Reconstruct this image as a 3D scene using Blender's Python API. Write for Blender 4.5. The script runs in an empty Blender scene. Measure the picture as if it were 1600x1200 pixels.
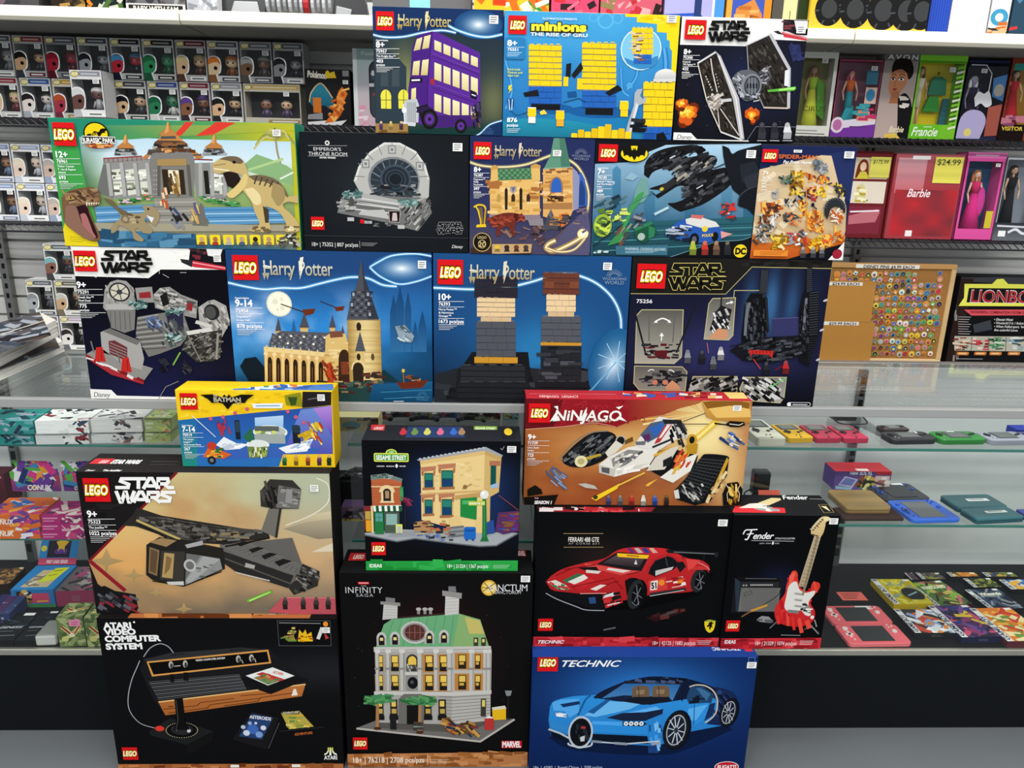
import bpy, math, random
import numpy as np
from mathutils import Matrix, Vector
random.seed(7)
SC = bpy.context.scene
COL = SC.collection
# ------------------------------------------------------------------ camera
CAM_H = 1.52
FOC = 1165.0
PITCH, YAW, ROLL = [math.radians(a) for a in (15.928, 1.995, -1.2685)]
def cam_axes():
    cp, sp, cy, sy, cr, sr = math.cos(PITCH), math.sin(PITCH), math.cos(YAW), math.sin(YAW), math.cos(ROLL), math.sin(ROLL)
    fwd = Vector((sy*cp, cy*cp, -sp)); right = Vector((cy, -sy, 0)); down = fwd.cross(right)
    return right*cr + down*sr, down*cr - right*sr, fwd
AX, AY, AZ = cam_axes()
CP = Vector((0, 0, CAM_H))
cd = bpy.data.cameras.new('camera'); cam = bpy.data.objects.new('camera', cd); COL.objects.link(cam)
cd.sensor_width = 36; cd.lens = 36*FOC/1600; cd.clip_start = .05
cam.matrix_world = Matrix(((AX.x, -AY.x, -AZ.x, CP.x), (AX.y, -AY.y, -AZ.y, CP.y), (AX.z, -AY.z, -AZ.z, CP.z), (0, 0, 0, 1)))
SC.camera = cam
# ------------------------------------------------------------------ light
SC.view_settings.view_transform = 'Standard'; SC.view_settings.look = 'None'
SC.view_settings.gamma = 1; SC.view_settings.use_curve_mapping = False
SC.view_settings.exposure = 0.0
SC.cycles.use_denoising = True
SC.cycles.max_bounces = 8; SC.cycles.transparent_max_bounces = 24
SC.cycles.sample_clamp_indirect = 4
W = bpy.data.worlds.new('world'); SC.world = W; W.use_nodes = True
W.node_tree.nodes['Background'].inputs[0].default_value = (.93, .97, 1, 1)
W.node_tree.nodes['Background'].inputs[1].default_value = .62
def area(name, x, y, z, sx, sy, power, aim=(0, 0, -1), col=(1, .98, .95)):
    l = bpy.data.lights.new(name, 'AREA'); l.shape = 'RECTANGLE'; l.size = sx; l.size_y = sy; l.energy = power; l.color = col
    o = bpy.data.objects.new(name, l); COL.objects.link(o); o.location = (x, y, z)
    o.rotation_euler = Vector(aim).to_track_quat('-Z', 'Y').to_euler(); return o
for lx in (-1.8, 0.1, 2.0):                       # the shop's ceiling tubes: one row over the counter, two over the aisle
    area('ceiling_tube', lx, 1.05, 3.05, 1.25, .3, 20)
    area('ceiling_tube', lx, -1.3, 3.05, 1.25, .3, 62)
    area('ceiling_tube', lx, 2.0, 3.05, 1.25, .25, 20)
# ------------------------------------------------------------------ pixels of the 1600x1200 photograph to points of the place
def ray(px, py): return AX*((px-800)/FOC) + AY*((py-600)/FOC) + AZ
def at(px, py, Y): d = ray(px, py); return CP + d*(Y/d.y)
def atz(px, py, Z): d = ray(px, py); return CP + d*((Z-CAM_H)/d.z)
# ------------------------------------------------------------------ colour
def lin1(v): v /= 255.0; return v/12.92 if v <= .04045 else ((v+.055)/1.055)**2.4
def rgb(c):
    if isinstance(c, str): return tuple(int(c[i:i+2], 16) for i in (0, 2, 4))
    return c
def lin(c): r = rgb(c); return (lin1(r[0])*.92, lin1(r[1])*.92, lin1(r[2])*.92, 1)
def mixc(a, b, t): a, b = rgb(a), rgb(b); return tuple(a[i]+(b[i]-a[i])*t for i in range(3))
# ------------------------------------------------------------------ materials
def mat(name, rough=.5, metal=0, spec=.5, col=None, noise=0, nscale=60, coat=0):
    m = bpy.data.materials.new(name); m.use_nodes = True; nt = m.node_tree; b = nt.nodes['Principled BSDF']
    b.inputs['Roughness'].default_value = rough; b.inputs['Metallic'].default_value = metal
    b.inputs['Specular IOR Level'].default_value = spec; b.inputs['Coat Weight'].default_value = coat
    if col is None:
        a = nt.nodes.new('ShaderNodeVertexColor'); a.layer_name = 'Col'; out = a.outputs['Color']
    else:
        a = nt.nodes.new('ShaderNodeRGB'); a.outputs[0].default_value = lin(col); out = a.outputs[0]
    if noise:
        t = nt.nodes.new('ShaderNodeTexNoise'); t.inputs['Scale'].default_value = nscale; t.inputs['Detail'].default_value = 6
        g = nt.nodes.new('ShaderNodeTexCoord'); nt.links.new(g.outputs['Object'], t.inputs['Vector'])
        r = nt.nodes.new('ShaderNodeMapRange'); r.inputs['To Min'].default_value = 1-noise; r.inputs['To Max'].default_value = 1+noise*.6
        nt.links.new(t.outputs['Fac'], r.inputs['Value'])
        x = nt.nodes.new('ShaderNodeVectorMath'); x.operation = 'SCALE'
        nt.links.new(out, x.inputs[0]); nt.links.new(r.outputs[0], x.inputs['Scale']); out = x.outputs[0]
    nt.links.new(out, b.inputs['Base Color']); return m
def clear(name, rough=.02, tint=(1, 1, 1), refl=1.0):
    m = bpy.data.materials.new(name); m.use_nodes = True; nt = m.node_tree; nt.nodes.clear()
    o = nt.nodes.new('ShaderNodeOutputMaterial'); x = nt.nodes.new('ShaderNodeMixShader')
    t = nt.nodes.new('ShaderNodeBsdfTransparent'); t.inputs[0].default_value = (*tint, 1)
    g = nt.nodes.new('ShaderNodeBsdfGlossy'); g.inputs['Roughness'].default_value = rough
    f = nt.nodes.new('ShaderNodeLayerWeight'); f.inputs[0].default_value = .5          # Schlick's reflectance of a thin sheet
    e = nt.nodes.new('ShaderNodeMath'); e.operation = 'POWER'; e.inputs[1].default_value = 5
    k = nt.nodes.new('ShaderNodeMath'); k.operation = 'MULTIPLY_ADD'; k.inputs[1].default_value = .9*refl; k.inputs[2].default_value = .035*refl
    nt.links.new(f.outputs['Facing'], e.inputs[0]); nt.links.new(e.outputs[0], k.inputs[0]); nt.links.new(k.outputs[0], x.inputs[0])
    nt.links.new(t.outputs[0], x.inputs[1]); nt.links.new(g.outputs[0], x.inputs[2]); nt.links.new(x.outputs[0], o.inputs[0]); return m
PRINT = mat('printed_card', .42, spec=.05)
CARD = mat('card', .6, spec=.06, noise=.05)
PLASTIC = mat('plastic', .28, spec=.5)
MATTE = mat('matte', .85, spec=.15, noise=.06)
METAL = mat('brushed_metal', .38, metal=.85, noise=.06, nscale=30)
FILM = clear('clear_film', .06, refl=.55)
GLASS = clear('sheet_glass', .015, (.975, .99, .985), refl=.9)
GEDGE = mat('glass_edge', .1, spec=.6, col='3f7d72')
# ------------------------------------------------------------------ meshes
def link(name, me, parent=None, loc=None):
    o = bpy.data.objects.new(name, me); COL.objects.link(o)
    if parent is not None: o.parent = parent
    return o
ROOT = {}
def thing(name, label, cat, loc, group=None):
    o = bpy.data.objects.new(name, None); COL.objects.link(o); o.location = loc; o.empty_display_size = .02
    o['label'] = label; o['category'] = cat
    if group: o['group'] = group
    return o
def tag(o, label, cat, group=None, kind=None):
    o['label'] = label; o['category'] = cat
    if group: o['group'] = group
    if kind: o['kind'] = kind
    return o
class MB:
    """collects coloured faces in world space; out() links them as one mesh"""
    def __init__(s, T=None): s.V = []; s.F = []; s.C = []; s.T = T
    def add(s, vs, fs, col):
        n = len(s.V)
        s.V += [tuple(s.T @ Vector(v)) for v in vs] if s.T else [tuple(v) for v in vs]
        for k, f in enumerate(fs):
            s.F.append([n+i for i in f]); c = col[k] if isinstance(col, list) else col; s.C.append([c]*len(f))
        return s
    def box(s, x0, x1, y0, y1, z0, z1, col, top=None, front=None):
        v = [(x, y, z) for z in (z0, z1) for y in (y0, y1) for x in (x0, x1)]
        t = top or col; f = front or col
        return s.add(v, [(0, 2, 3, 1), (4, 5, 7, 6), (0, 1, 5, 4), (2, 6, 7, 3), (0, 4, 6, 2), (1, 3, 7, 5)], [col, t, f, col, col, col])
    def prism(s, pts, vec, col, side=None):
        n = len(pts); vec = Vector(vec); P = [Vector(p) for p in pts]; v = P + [p+vec for p in P]
        fs = [tuple(range(n)), tuple(range(2*n-1, n-1, -1))] + [(i, i+n, (i+1) % n+n, (i+1) % n) for i in range(n)]
        return s.add(v, fs, [col, side or col] + [side or col]*n)
    def tube(s, p0, p1, r0, r1, col, n=12, cap=None):
        p0, p1 = Vector(p0), Vector(p1); d = (p1-p0).normalized(); a = d.orthogonal().normalized(); b = d.cross(a); v = []
        for p, r in ((p0, r0), (p1, r1)):
            v += [p+(a*math.cos(2*math.pi*i/n)+b*math.sin(2*math.pi*i/n))*r for i in range(n)]
        fs = [(i, (i+1) % n, (i+1) % n+n, i+n) for i in range(n)] + [tuple(range(n-1, -1, -1)), tuple(range(n, 2*n))]
        return s.add(v, fs, [col]*n + [cap or col]*2)
    def wire(s, pts, r, col, n=6):
        for a, b in zip(pts, pts[1:]): s.tube(a, b, r, r, col, n)
        return s
    def ball(s, c, rx, ry, rz, col, n=14, m=9, sq=1.0):
        v = []; pw = lambda q: math.copysign(abs(q)**sq, q)
        for j in range(m+1):
            t = math.pi*j/m
            for i in range(n):
                p = 2*math.pi*i/n
                v.append((c[0]+rx*pw(math.sin(t))*pw(math.cos(p)), c[1]+ry*pw(math.sin(t))*pw(math.sin(p)), c[2]+rz*pw(math.cos(t))))
        fs = [(j*n+i, j*n+(i+1) % n, (j+1)*n+(i+1) % n, (j+1)*n+i) for j in range(m) for i in range(n)]
        return s.add(v, fs, col)
    def out(s, name, m, parent=None, bevel=0, smooth=False, seg=2):
        me = bpy.data.meshes.new(name)
        if parent is not None: off = parent_loc(parent)
        else:
            A = np.array(s.V); off = Vector(((A[:, 0].min()+A[:, 0].max())/2, (A[:, 1].min()+A[:, 1].max())/2, A[:, 2].min()))
        me.from_pydata([(v[0]-off[0], v[1]-off[1], v[2]-off[2]) for v in s.V], [], s.F); fill(me, s.C)
        me.materials.append(m)
        if smooth:
            me.polygons.foreach_set('use_smooth', [True]*len(me.polygons))
        o = link(name, me, parent)
        if parent is None: o.location = off
        if bevel:
            b = o.modifiers.new('bevel', 'BEVEL'); b.width = bevel; b.segments = seg; b.limit_method = 'ANGLE'; b.angle_limit = .6
        return o
def parent_loc(p):
    l = Vector((0, 0, 0))
    while p is not None: l = l + p.location; p = p.parent
    return l
CC = {}
def lc(c):
    if c not in CC: CC[c] = lin(c)
    return CC[c]
def fill(me, C):
    a = me.color_attributes.new('Col', 'FLOAT_COLOR', 'CORNER')
    flat = np.array([lc(c) for f in C for c in f], dtype=np.float32).ravel()
    a.data.foreach_set('color', flat)
def rrect(x0, x1, y0, y1, r, n=4):
    """rounded rectangle outline in 2-D"""
    o = []
    for cx, cy, a in ((x1-r, y1-r, 0), (x0+r, y1-r, 90), (x0+r, y0+r, 180), (x1-r, y0+r, 270)):
        for k in range(n+1):
            t = math.radians(a+90*k/n); o.append((cx+r*math.cos(t), cy+r*math.sin(t)))
    return o
# ------------------------------------------------------------------ flat print: polygons and lettering laid on a face of a thing
def nz(x, y, seed=0):
    xi = np.floor(x).astype(int); yi = np.floor(y).astype(int); fx = x-xi; fy = y-yi
    h = lambda a, b: np.modf(np.abs(np.sin(a*127.1+b*311.7+seed*74.7)*43758.5453))[0]
    fx = fx*fx*(3-2*fx); fy = fy*fy*(3-2*fy)
    return (h(xi, yi)*(1-fx)+h(xi+1, yi)*fx)*(1-fy)+(h(xi, yi+1)*(1-fx)+h(xi+1, yi+1)*fx)*fy
def fbm(x, y, seed=0, o=4):
    return sum(nz(x*2**k, y*2**k, seed+k)*.5**(k+1) for k in range(o))/(1-.5**o)
TXT = {}
def glyphs(s, bold, shear, sp):
    k = (s, bold, shear, sp)
    if k not in TXT:
        c = bpy.data.curves.new('t', 'FONT'); c.body = s; c.resolution_u = 3; c.offset = bold; c.shear = shear; c.space_character = sp
        o = bpy.data.objects.new('t', c); me = bpy.data.meshes.new_from_object(o)
        v = np.array([(p.co.x, p.co.y) for p in me.vertices]) if len(me.vertices) else np.zeros((1, 2)); f = [tuple(p.vertices) for p in me.polygons]
        bpy.data.objects.remove(o); bpy.data.curves.remove(c); bpy.data.meshes.remove(me)
        v[:, 0] -= v[:, 0].min(); TXT[k] = (v, f)
    return TXT[k]
EPS = 7e-6
class Art:
    """o: top-left corner of the face, u: right, v: down (unit), w x h metres.
    px mode takes photograph pixels (through view()), local mode takes units of `unit` metres from the top-left corner."""
    def __init__(s, o, u, v, w, h, unit=None, lift=3e-4):
        s.o, s.u, s.v, s.w, s.h = Vector(o), Vector(u).normalized(), Vector(v).normalized(), w, h
        s.n = s.v.cross(s.u).normalized()
        s.unit = unit; s.V = []; s.F = []; s.C = []; s.k = 0; s.lift = lift; s.view(0, 0, 1)
    def view(s, ox, oy, sc): s.vx, s.vy, s.vs = ox, oy, sc; return s
    def m(s, x, y):
        if s.unit: return (x*s.unit, y*s.unit)
        d = ray(s.vx+x/s.vs, s.vy+y/s.vs); t = (s.o-CP).dot(s.n)/d.dot(s.n); p = CP+d*t-s.o
        return (p.dot(s.u), p.dot(s.v))
    def sc(s, x, y):
        if s.unit: return s.unit, s.unit
        a = s.m(x, y); b = s.m(x+4, y); c = s.m(x, y+4); return abs(b[0]-a[0])/4, abs(c[1]-a[1])/4
    def up(s): s.k += 1; return s
    def raw(s, pts, cols, clip=True):
        if clip:
            L = [(p[0], p[1], c) for p, c in zip(pts, cols)]
            for ax, lim, sg in ((0, 0, 1), (0, s.w, -1), (1, 0, 1), (1, s.h, -1)):
                o = []
                for i in range(len(L)):
                    a, b = L[i-1], L[i]; da = (a[ax]-lim)*sg; db = (b[ax]-lim)*sg
                    if (da < 0) != (db < 0):
                        t = da/(da-db); o.append((a[0]+(b[0]-a[0])*t, a[1]+(b[1]-a[1])*t, b[2] if a[2] == b[2] else mixc(a[2], b[2], t)))
                    if db >= 0: o.append(b)
                L = o
                if len(L) < 3: return s
            pts = [p[:2] for p in L]; cols = [p[2] for p in L]
        n = len(s.V); z = s.lift+s.k*EPS
        for p in pts: s.V.append(s.o+s.u*p[0]+s.v*p[1]+s.n*z)
        s.F.append(list(range(n, n+len(pts)))); s.C.append(list(cols)); return s
    def P(s, pts, c, c2=None, ax=1, up=1):
        if isinstance(pts, str): pts = [tuple(float(q) for q in t.split(',')) for t in pts.split()]
        if up: s.k += 1
        cols = [c]*len(pts)
        if c2:
            q = [p[ax] for p in pts]; a, b = min(q), max(q); cols = [mixc(c, c2, (t-a)/(b-a+1e-9)) for t in q]
        return s.raw([s.m(*p) for p in pts], cols)
    def R(s, x0, y0, x1, y1, c, c2=None, ax=1, up=1, rad=0):
        if up: s.k += 1
        a, b = s.m(x0, y0), s.m(x1, y1)
        if rad:
            r = rad*s.sc(x0, y0)[0]; return s.raw(rrect(a[0], b[0], a[1], b[1], r), [c]*20)
        q = [c, c, c, c]
        if c2: q = [c, c, c2, c2] if ax else [c, c2, c2, c]
        return s.raw([(a[0], a[1]), (b[0], a[1]), (b[0], b[1]), (a[0], b[1])], q)
    def E(s, x, y, rx, ry=None, c='ffffff', n=22, rot=0, a0=0, a1=360, up=1):
        if up: s.k += 1
        ry = rx if ry is None else ry; m = s.m(x, y); sx, sy = s.sc(x, y); r = math.radians(rot); p = []
        full = a1-a0 >= 360; N = n if full else n+1
        for i in range(N):
            t = math.radians(a0+(a1-a0)*i/n); ex, ey = rx*math.cos(t), ry*math.sin(t)
            p.append((m[0]+(ex*math.cos(r)-ey*math.sin(r))*sx, m[1]+(ex*math.sin(r)+ey*math.cos(r))*sy))
        return s.raw(p, [c]*len(p))
    def L(s, pts, w, c, close=False, up=1):
        if isinstance(pts, str): pts = [tuple(float(q) for q in t.split(',')) for t in pts.split()]
        if up: s.k += 1
        sx = s.sc(*pts[0])[0]; q = [Vector(s.m(*p)) for p in pts]
        if close: q = q+[q[0]]
        h = w*sx/2; n = len(q); off = []
        for i in range(n):
            if close and i in (0, n-1): d0, d1 = (q[0]-q[-2]).normalized(), (q[1]-q[0]).normalized()
            else:
                d0 = (q[i]-q[max(i-1, 0)]).normalized() if i else (q[1]-q[0]).normalized()
                d1 = (q[min(i+1, n-1)]-q[i]).normalized() if i < n-1 else d0
            t = (d0+d1); t = t.normalized() if t.length > 1e-6 else d1
            nn = Vector((-t.y, t.x)); k = max(.5, abs(nn.dot(Vector((-d1.y, d1.x))))); off.append(nn*(h/k))
        for i in range(n-1):
            s.raw([tuple(q[i]+off[i]), tuple(q[i+1]+off[i+1]), tuple(q[i+1]-off[i+1]), tuple(q[i]-off[i])], [c]*4)
        return s
    def T(s, txt, x, y, h, w=None, c='ffffff', bold=.02, shear=0, sp=1.0, rot=0, c2=None, mid=False, up=1):
        """baseline-left at x,y; h = capital height; w = fitted width"""
        if up: s.k += 1
        v, f = glyphs(txt, bold, shear, sp); m = s.m(x, y); sx, sy = s.sc(x, y); ky = h*sy/.69
        wid = v[:, 0].max() or 1; kx = (w*sx/wid) if w else h*sx/.69
        r = math.radians(rot); n = len(s.V); z = s.lift+s.k*EPS; x0 = -wid*kx/2 if mid else 0
        U = m[0]+(v[:, 0]*kx+x0)*math.cos(r)+v[:, 1]*ky*math.sin(r); D = m[1]-v[:, 1]*ky*math.cos(r)+(v[:, 0]*kx+x0)*math.sin(r)
        U = np.clip(U, 0, s.w); D = np.clip(D, 0, s.h)
        for a, b in zip(U, D): s.V.append(s.o+s.u*float(a)+s.v*float(b)+s.n*z)
        for p in f:
            s.F.append([n+i for i in p]); s.C.append([c if c2 is None else mixc(c, c2, min(1, max(0, 1-v[i, 1]/.69))) for i in p])
        return s
    def grid(s, x0, y0, x1, y1, nx, ny, fn):
        s.k += 1; a, b = s.m(x0, y0), s.m(x1, y1)
        a = (max(0, a[0]), max(0, a[1])); b = (min(s.w, b[0]), min(s.h, b[1]))
        S, Tt = np.meshgrid(np.linspace(0, 1, nx+1), np.linspace(0, 1, ny+1)); c = np.clip(fn(S, Tt), 0, 255); n = len(s.V); z = s.lift+s.k*EPS
        for j in range(ny+1):
            for i in range(nx+1): s.V.append(s.o+s.u*(a[0]+(b[0]-a[0])*i/nx)+s.v*(a[1]+(b[1]-a[1])*j/ny)+s.n*z)
        cc = [[tuple(c[j, i]) for i in range(nx+1)] for j in range(ny+1)]; W1 = nx+1
        for j in range(ny):
            for i in range(nx):
                s.F.append([n+j*W1+i, n+j*W1+i+1, n+(j+1)*W1+i+1, n+(j+1)*W1+i]); s.C.append([cc[j][i], cc[j][i+1], cc[j+1][i+1], cc[j+1][i]])
        return s
    def bits(s, pts, n, sz, cols, ar=2.0, ang=0, seed=1, jit=8):
        """scattered small rectangles inside a polygon: the plates and tiles of a brick-built model"""
        if isinstance(pts, str): pts = [tuple(float(q) for q in t.split(',')) for t in pts.split()]
        R = random.Random(seed); xs = [p[0] for p in pts]; ys = [p[1] for p in pts]; k = 0; tries = 0
        while k < n and tries < n*12:
            tries += 1; x, y = R.uniform(min(xs), max(xs)), R.uniform(min(ys), max(ys)); ins = False
            for i in range(len(pts)):
                (x1, y1), (x2, y2) = pts[i-1], pts[i]
                if (y1 > y) != (y2 > y) and x < (x2-x1)*(y-y1)/(y2-y1)+x1: ins = not ins
            if not ins: continue
            k += 1; a = math.radians(ang+R.uniform(-jit, jit)); w = sz*R.uniform(.5, 1.2)*ar/2; h = sz*R.uniform(.3, .8)/2; ca, sa = math.cos(a), math.sin(a)
            s.k += 1
            s.raw([s.m(x+i*w*ca-j*h*sa, y+i*w*sa+j*h*ca) for i, j in ((-1, -1), (1, -1), (1, 1), (-1, 1))], [R.choice(cols)]*4)
        return s
    def out(s, name, parent, m=None):
        me = bpy.data.meshes.new(name); off = parent_loc(parent)
        me.from_pydata([tuple(v-off) for v in s.V], [], s.F); fill(me, s.C); me.materials.append(m or PRINT)
        return link(name, me, parent)
def vmix(a, b, t):
    a, b = np.array(rgb(a), float), np.array(rgb(b), float); return a+(b-a)*np.clip(t, 0, 1)[..., None]
# ------------------------------------------------------------------ setting: floor, wall with slats
YF = 1.758                                          # front plane of the display case
def struct(o): o['kind'] = 'structure'; return o
FLOOR = mat('floor_concrete', .5, spec=.4, col='666b6e', noise=.10, nscale=3)
def slat_material():
    m = mat('slatwall_panel', .45, spec=.4, col='d4d4d0', noise=.03, nscale=5); nt = m.node_tree; b = nt.nodes['Principled BSDF']
    g = nt.nodes.new('ShaderNodeTexCoord'); sp = nt.nodes.new('ShaderNodeSeparateXYZ'); nt.links.new(g.outputs['Object'], sp.inputs[0])
    return m
SLAT = slat_material()
PANEL = mat('white_laminate', .35, spec=.5, noise=.03, nscale=4)
MB().box(-5, 5, -3, 3.3, -.06, 0, 'a3a7aa').out('floor', FLOOR)['kind'] = 'structure'
w = MB()                                            # slatwall: boards with a groove every 76 mm
z = 0.0
while z < 3.1:
    w.box(-4, 4, 3.10, 3.16, z, z+.066, 'd4d4d0'); w.box(-4, 4, 3.125, 3.16, z+.066, z+.076, '8f8f8c'); z += .076
struct(w.out('wall_back', SLAT))
# ------------------------------------------------------------------ wall shelving
WX0, WX1 = -2.6, 2.6
def shelf_lip(x0, x1, lab):
    t = thing('wall_shelf', lab, 'shelf', ((x0+x1)/2, 2.6, 1.93), 'white wall shelves')
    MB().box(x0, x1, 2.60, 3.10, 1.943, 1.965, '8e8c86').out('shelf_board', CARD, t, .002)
    MB().prism([(x0, 2.585, 1.940), (x0, 2.575, 1.950), (x0, 2.575, 1.972), (x0, 2.585, 1.982), (x0, 2.60, 1.982), (x0, 2.60, 1.940)], (x1-x0, 0, 0), 'f4f0dc').out('price_rail', PLASTIC, t, .001)
    for bx in (x0+.02, x1-.03):
        MB().prism([(bx, 2.90, 1.942), (bx, 3.10, 1.942), (bx, 3.10, 1.86)], (.006, 0, 0), '3c3c3c').out('bracket', METAL, t)
a, b = at(282, 40, 2.58).x, at(1334, 64, 2.58).x
shelf_lip(WX0, a-.002, 'upper white wall shelf above the vinyl figure boxes, nearest the door side')
shelf_lip(a+.002, b-.002, 'upper white wall shelf in the middle, behind the tall toy set boxes')
shelf_lip(b+.002, WX1, 'upper white wall shelf above the fashion dolls')
def wire_shelf(z, x0, x1, lab):
    o = MB(); n = 0
    for k in range(6): o.tube((x0, 2.74+k*.065, z-.006), (x1, 2.74+k*.065, z-.006), .004, .004, '26262a', 6)
    x = x0
    while x < x1: o.tube((x, 2.73, z-.0015), (x, 3.09, z-.0015), .0018, .0018, '26262a', 5); x += .028
    o.tube((x0, 2.735, z-.03), (x1, 2.735, z-.03), .004, .004, '26262a', 6)
    x = x0
    while x < x1-.03: o.tube((x, 2.735, z-.006), (x+.028, 2.735, z-.03), .0018, .0018, '26262a', 5); x += .028
    tag(o.out('wire_shelf', PLASTIC), lab, 'shelf', 'black wire wall shelves')
ZW1, ZW2, ZB = 1.662, 1.308, .826
wire_shelf(ZW1, WX0, WX1, 'black wire wall shelf carrying the upper vinyl figures and the dolls')
wire_shelf(ZW2, WX0, WX1, 'lower black wire wall shelf carrying the pink and red doll boxes')
t = thing('base_cabinet', 'grey metal base ledge along the wall under the cork board', 'cabinet', (0, 2.74, 0))
MB().box(WX0, WX1, 2.74, 3.095, .80, ZB, 'b9bab8').out('ledge', METAL, t, .003)
MB().box(WX0, WX1, 2.78, 3.095, 0, .80, '9a9b9a').out('carcass', CARD, t)
for i, px in enumerate((8, 1335)):
    x = at(px, 420, 3.08).x; o = MB(); o.box(x-.016, x+.016, 3.07, 3.10, .85, 2.6, '8c8c8a')
    z = .9
    while z < 2.5: o.box(x-.005, x+.005, 3.068, 3.071, z, z+.02, '222222'); z += .04
    tag(o.out('slotted_upright', METAL), ('slotted metal upright beside the vinyl figure stacks', 'slotted metal upright behind the doll shelves')[i], 'upright')
# ------------------------------------------------------------------ glass display case
CX0, CX1 = -2.3, 2.3
case = thing('display_case', 'long glass display case with metal rails, grey back and black kick base', 'display case', (0, YF, 0))
MB().box(CX0, CX1, YF+.004, 2.27, 0, .244, '0a0d0e', front='0b1013').out('kick_base', MATTE, case, .002)
MB().box(CX0, CX1, YF, YF+.012, .244, .262, 'cfcdbf').out('base_rail', METAL, case, .002)
MB().box(CX0, CX1, YF+.012, 2.26, .244, .262, '17181a').out('deck', CARD, case)
MB().box(CX0, CX1, 2.235, 2.26, .262, .95, 'dcdedd').out('back_panel', PANEL, case)
MB().box(CX0, CX1, YF, YF+.02, .942, .965, '9b9d9c').out('top_rail', PLASTIC, case, .002)
MB().box(CX0, CX1, 2.24, 2.27, .945, .965, 'b9bab8').out('rear_rail', METAL, case, .002)
MB().box(CX0, CX1, YF+.02, 2.24, .9580, .9648, 'ffffff').out('glass_top', GLASS, case)
MB().box(CX0, CX1, YF+.004, YF+.009, .262, .942, 'ffffff').out('front_glass', GLASS, case)
for px, Z0 in ((1330, .262), (22, .262)):
    x = at(px, 720, 2.22).x; o = MB(); o.box(x-.012, x+.012, 2.22, 2.235, Z0, .945, '8a8c8c'); z = .3
    while z < .93: o.box(x-.007, x+.007, 2.2185, 2.2201, z, z+.028, '101214'); z += .04
    o.out('slotted_post', METAL, case)
def glass_shelf(x0, x1, z, lab):
    t = thing('glass_shelf', lab, 'shelf', ((x0+x1)/2, 2.0, z), 'glass shelves in the case')
    MB().box(x0, x1, 1.84, 2.21, z-.007, z, 'ffffff').out('pane', GLASS, t)
    MB().box(x0, x1, 1.8365, 1.84, z-.007, z, '3f7d72').out('front_edge', GEDGE, t)
    for bx in (x0+.5, x1-.4):
        MB().prism([(bx, 1.93, z-.0075), (bx, 2.215, z-.0075), (bx, 2.215, z-.05), (bx, 1.95, z-.02)], (.006, 0, 0), 'a9abab').out('bracket', METAL, t)
XM = -.36
ZS1, ZS2, ZL1, ZL2, ZD = .829, .606, .819, .551, .2625
glass_shelf(CX0+.01, XM-.05, ZL1, 'upper glass shelf in the case carrying stacks of comic volumes')
glass_shelf(CX0+.01, XM-.05, ZL2, 'lower glass shelf in the case carrying the colourful card boxes')
glass_shelf(XM, .62, ZS1, 'upper glass shelf in the case behind the tan building toy set')
glass_shelf(XM, .62, ZL2, 'lower glass shelf in the case behind the tan building toy set')
glass_shelf(.64, CX1-.01, ZS1, 'upper glass shelf in the case carrying the old handheld consoles')
glass_shelf(.64, CX1-.01, ZS2, 'lower glass shelf in the case carrying the folding handheld consoles')
# ------------------------------------------------------------------ the stacked toy set boxes
ZR3, ZR2, ZR1 = .9655, 1.3325, 1.5955
#        x0      x1     z0     z1    front y  depth  carton  side colour
BX = dict(
 atari=(-.944, -.363, 0, .452, 1.617, .13), just=(-.953, -.367, .4525, .8285, 1.637, .115), bat=(-.720, -.360, .829, 1.019, 1.672, .075),
 sanct=(-.354, .120, 0, .574, 1.626, .118), sesame=(-.290, .0815, .5745, .913, 1.6375, .108),
 bug=(.1225, .6935, 0, .355, 1.601, .145), ferr=(.125, .6030, .3555, .7305, 1.6435, .105), fender=(.6036, .8645, .3555, .7305, 1.6335, .120), ninja=(.0925, .6345, .731, 1.005, 1.683, .073),
 death=(-.963, -.6135, ZR3, 1.332, 1.768, .09), hog=(-.6125, -.1335, ZR3, 1.332, 1.768, .09), hph=(-.1305, .3385, ZR3, 1.332, 1.768, .09), kylo=(.3405, .8205, ZR3, 1.332, 1.768, .09),
 jur=(-.975, -.4355, ZR2, 1.612, 1.768, .09), throne=(-.4275, -.0475, ZR2, 1.595, 1.768, .085), hps=(-.0455, .2385, ZR2, 1.595, 1.768, .09), batw=(.2395, .6185, ZR2, 1.595, 1.768, .08), spider=(.6195, .8425, ZR2, 1.590, 1.768, .08),
 knight=(-.2565, .0265, ZR1, 1.854, 1.768, .085), minion=(.0275, .4105, ZR1, 1.8535, 1.768, .09), tie=(.4135, .6945, ZR1, 1.852, 1.768, .08))
SETS = {}
def toyset(key, label, body, top=None, group='stacked toy set boxes'):
    x0, x1, z0, z1, y, d = BX[key]
    t = thing('toy_set_box', label, 'toy set box', ((x0+x1)/2, y+d/2, z0), group)
    MB().box(x0, x1, y, y+d, z0, z1, body, top=top).out('carton', CARD, t, .0015)
    a = Art((x0+.0006, y, z1-.0006), (1, 0, 0), (0, 0, -1), x1-x0-.0012, z1-z0-.0012)
    SETS[key] = t; return t, a
def topart(key):
    x0, x1, z0, z1, y, d = BX[key]
    return Art((x0+.001, y+d-.001, z1), (1, 0, 0), (0, -1, 0), x1-x0-.002, d-.002)
def sticker(t, a, x0, y0, x1, y1):
    """a white shop price label with grey print, stuck on the face"""
    s = Art(a.o, a.u, a.v, a.w, a.h, a.unit, a.lift+a.k*EPS+8e-5).view(a.vx, a.vy, a.vs)
    s.R(x0, y0, x1, y1, 'f4f4f0'); h = y1-y0
    for k in (.16, .42, .68): s.L([(x0+(x1-x0)*.12, y0+h*(k+.08)), (x0+(x1-x0)*(.85 if k < .6 else .7), y0+h*(k+.08))], h*.13, '8d8d90')
    s.out('price_sticker', t)
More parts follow.
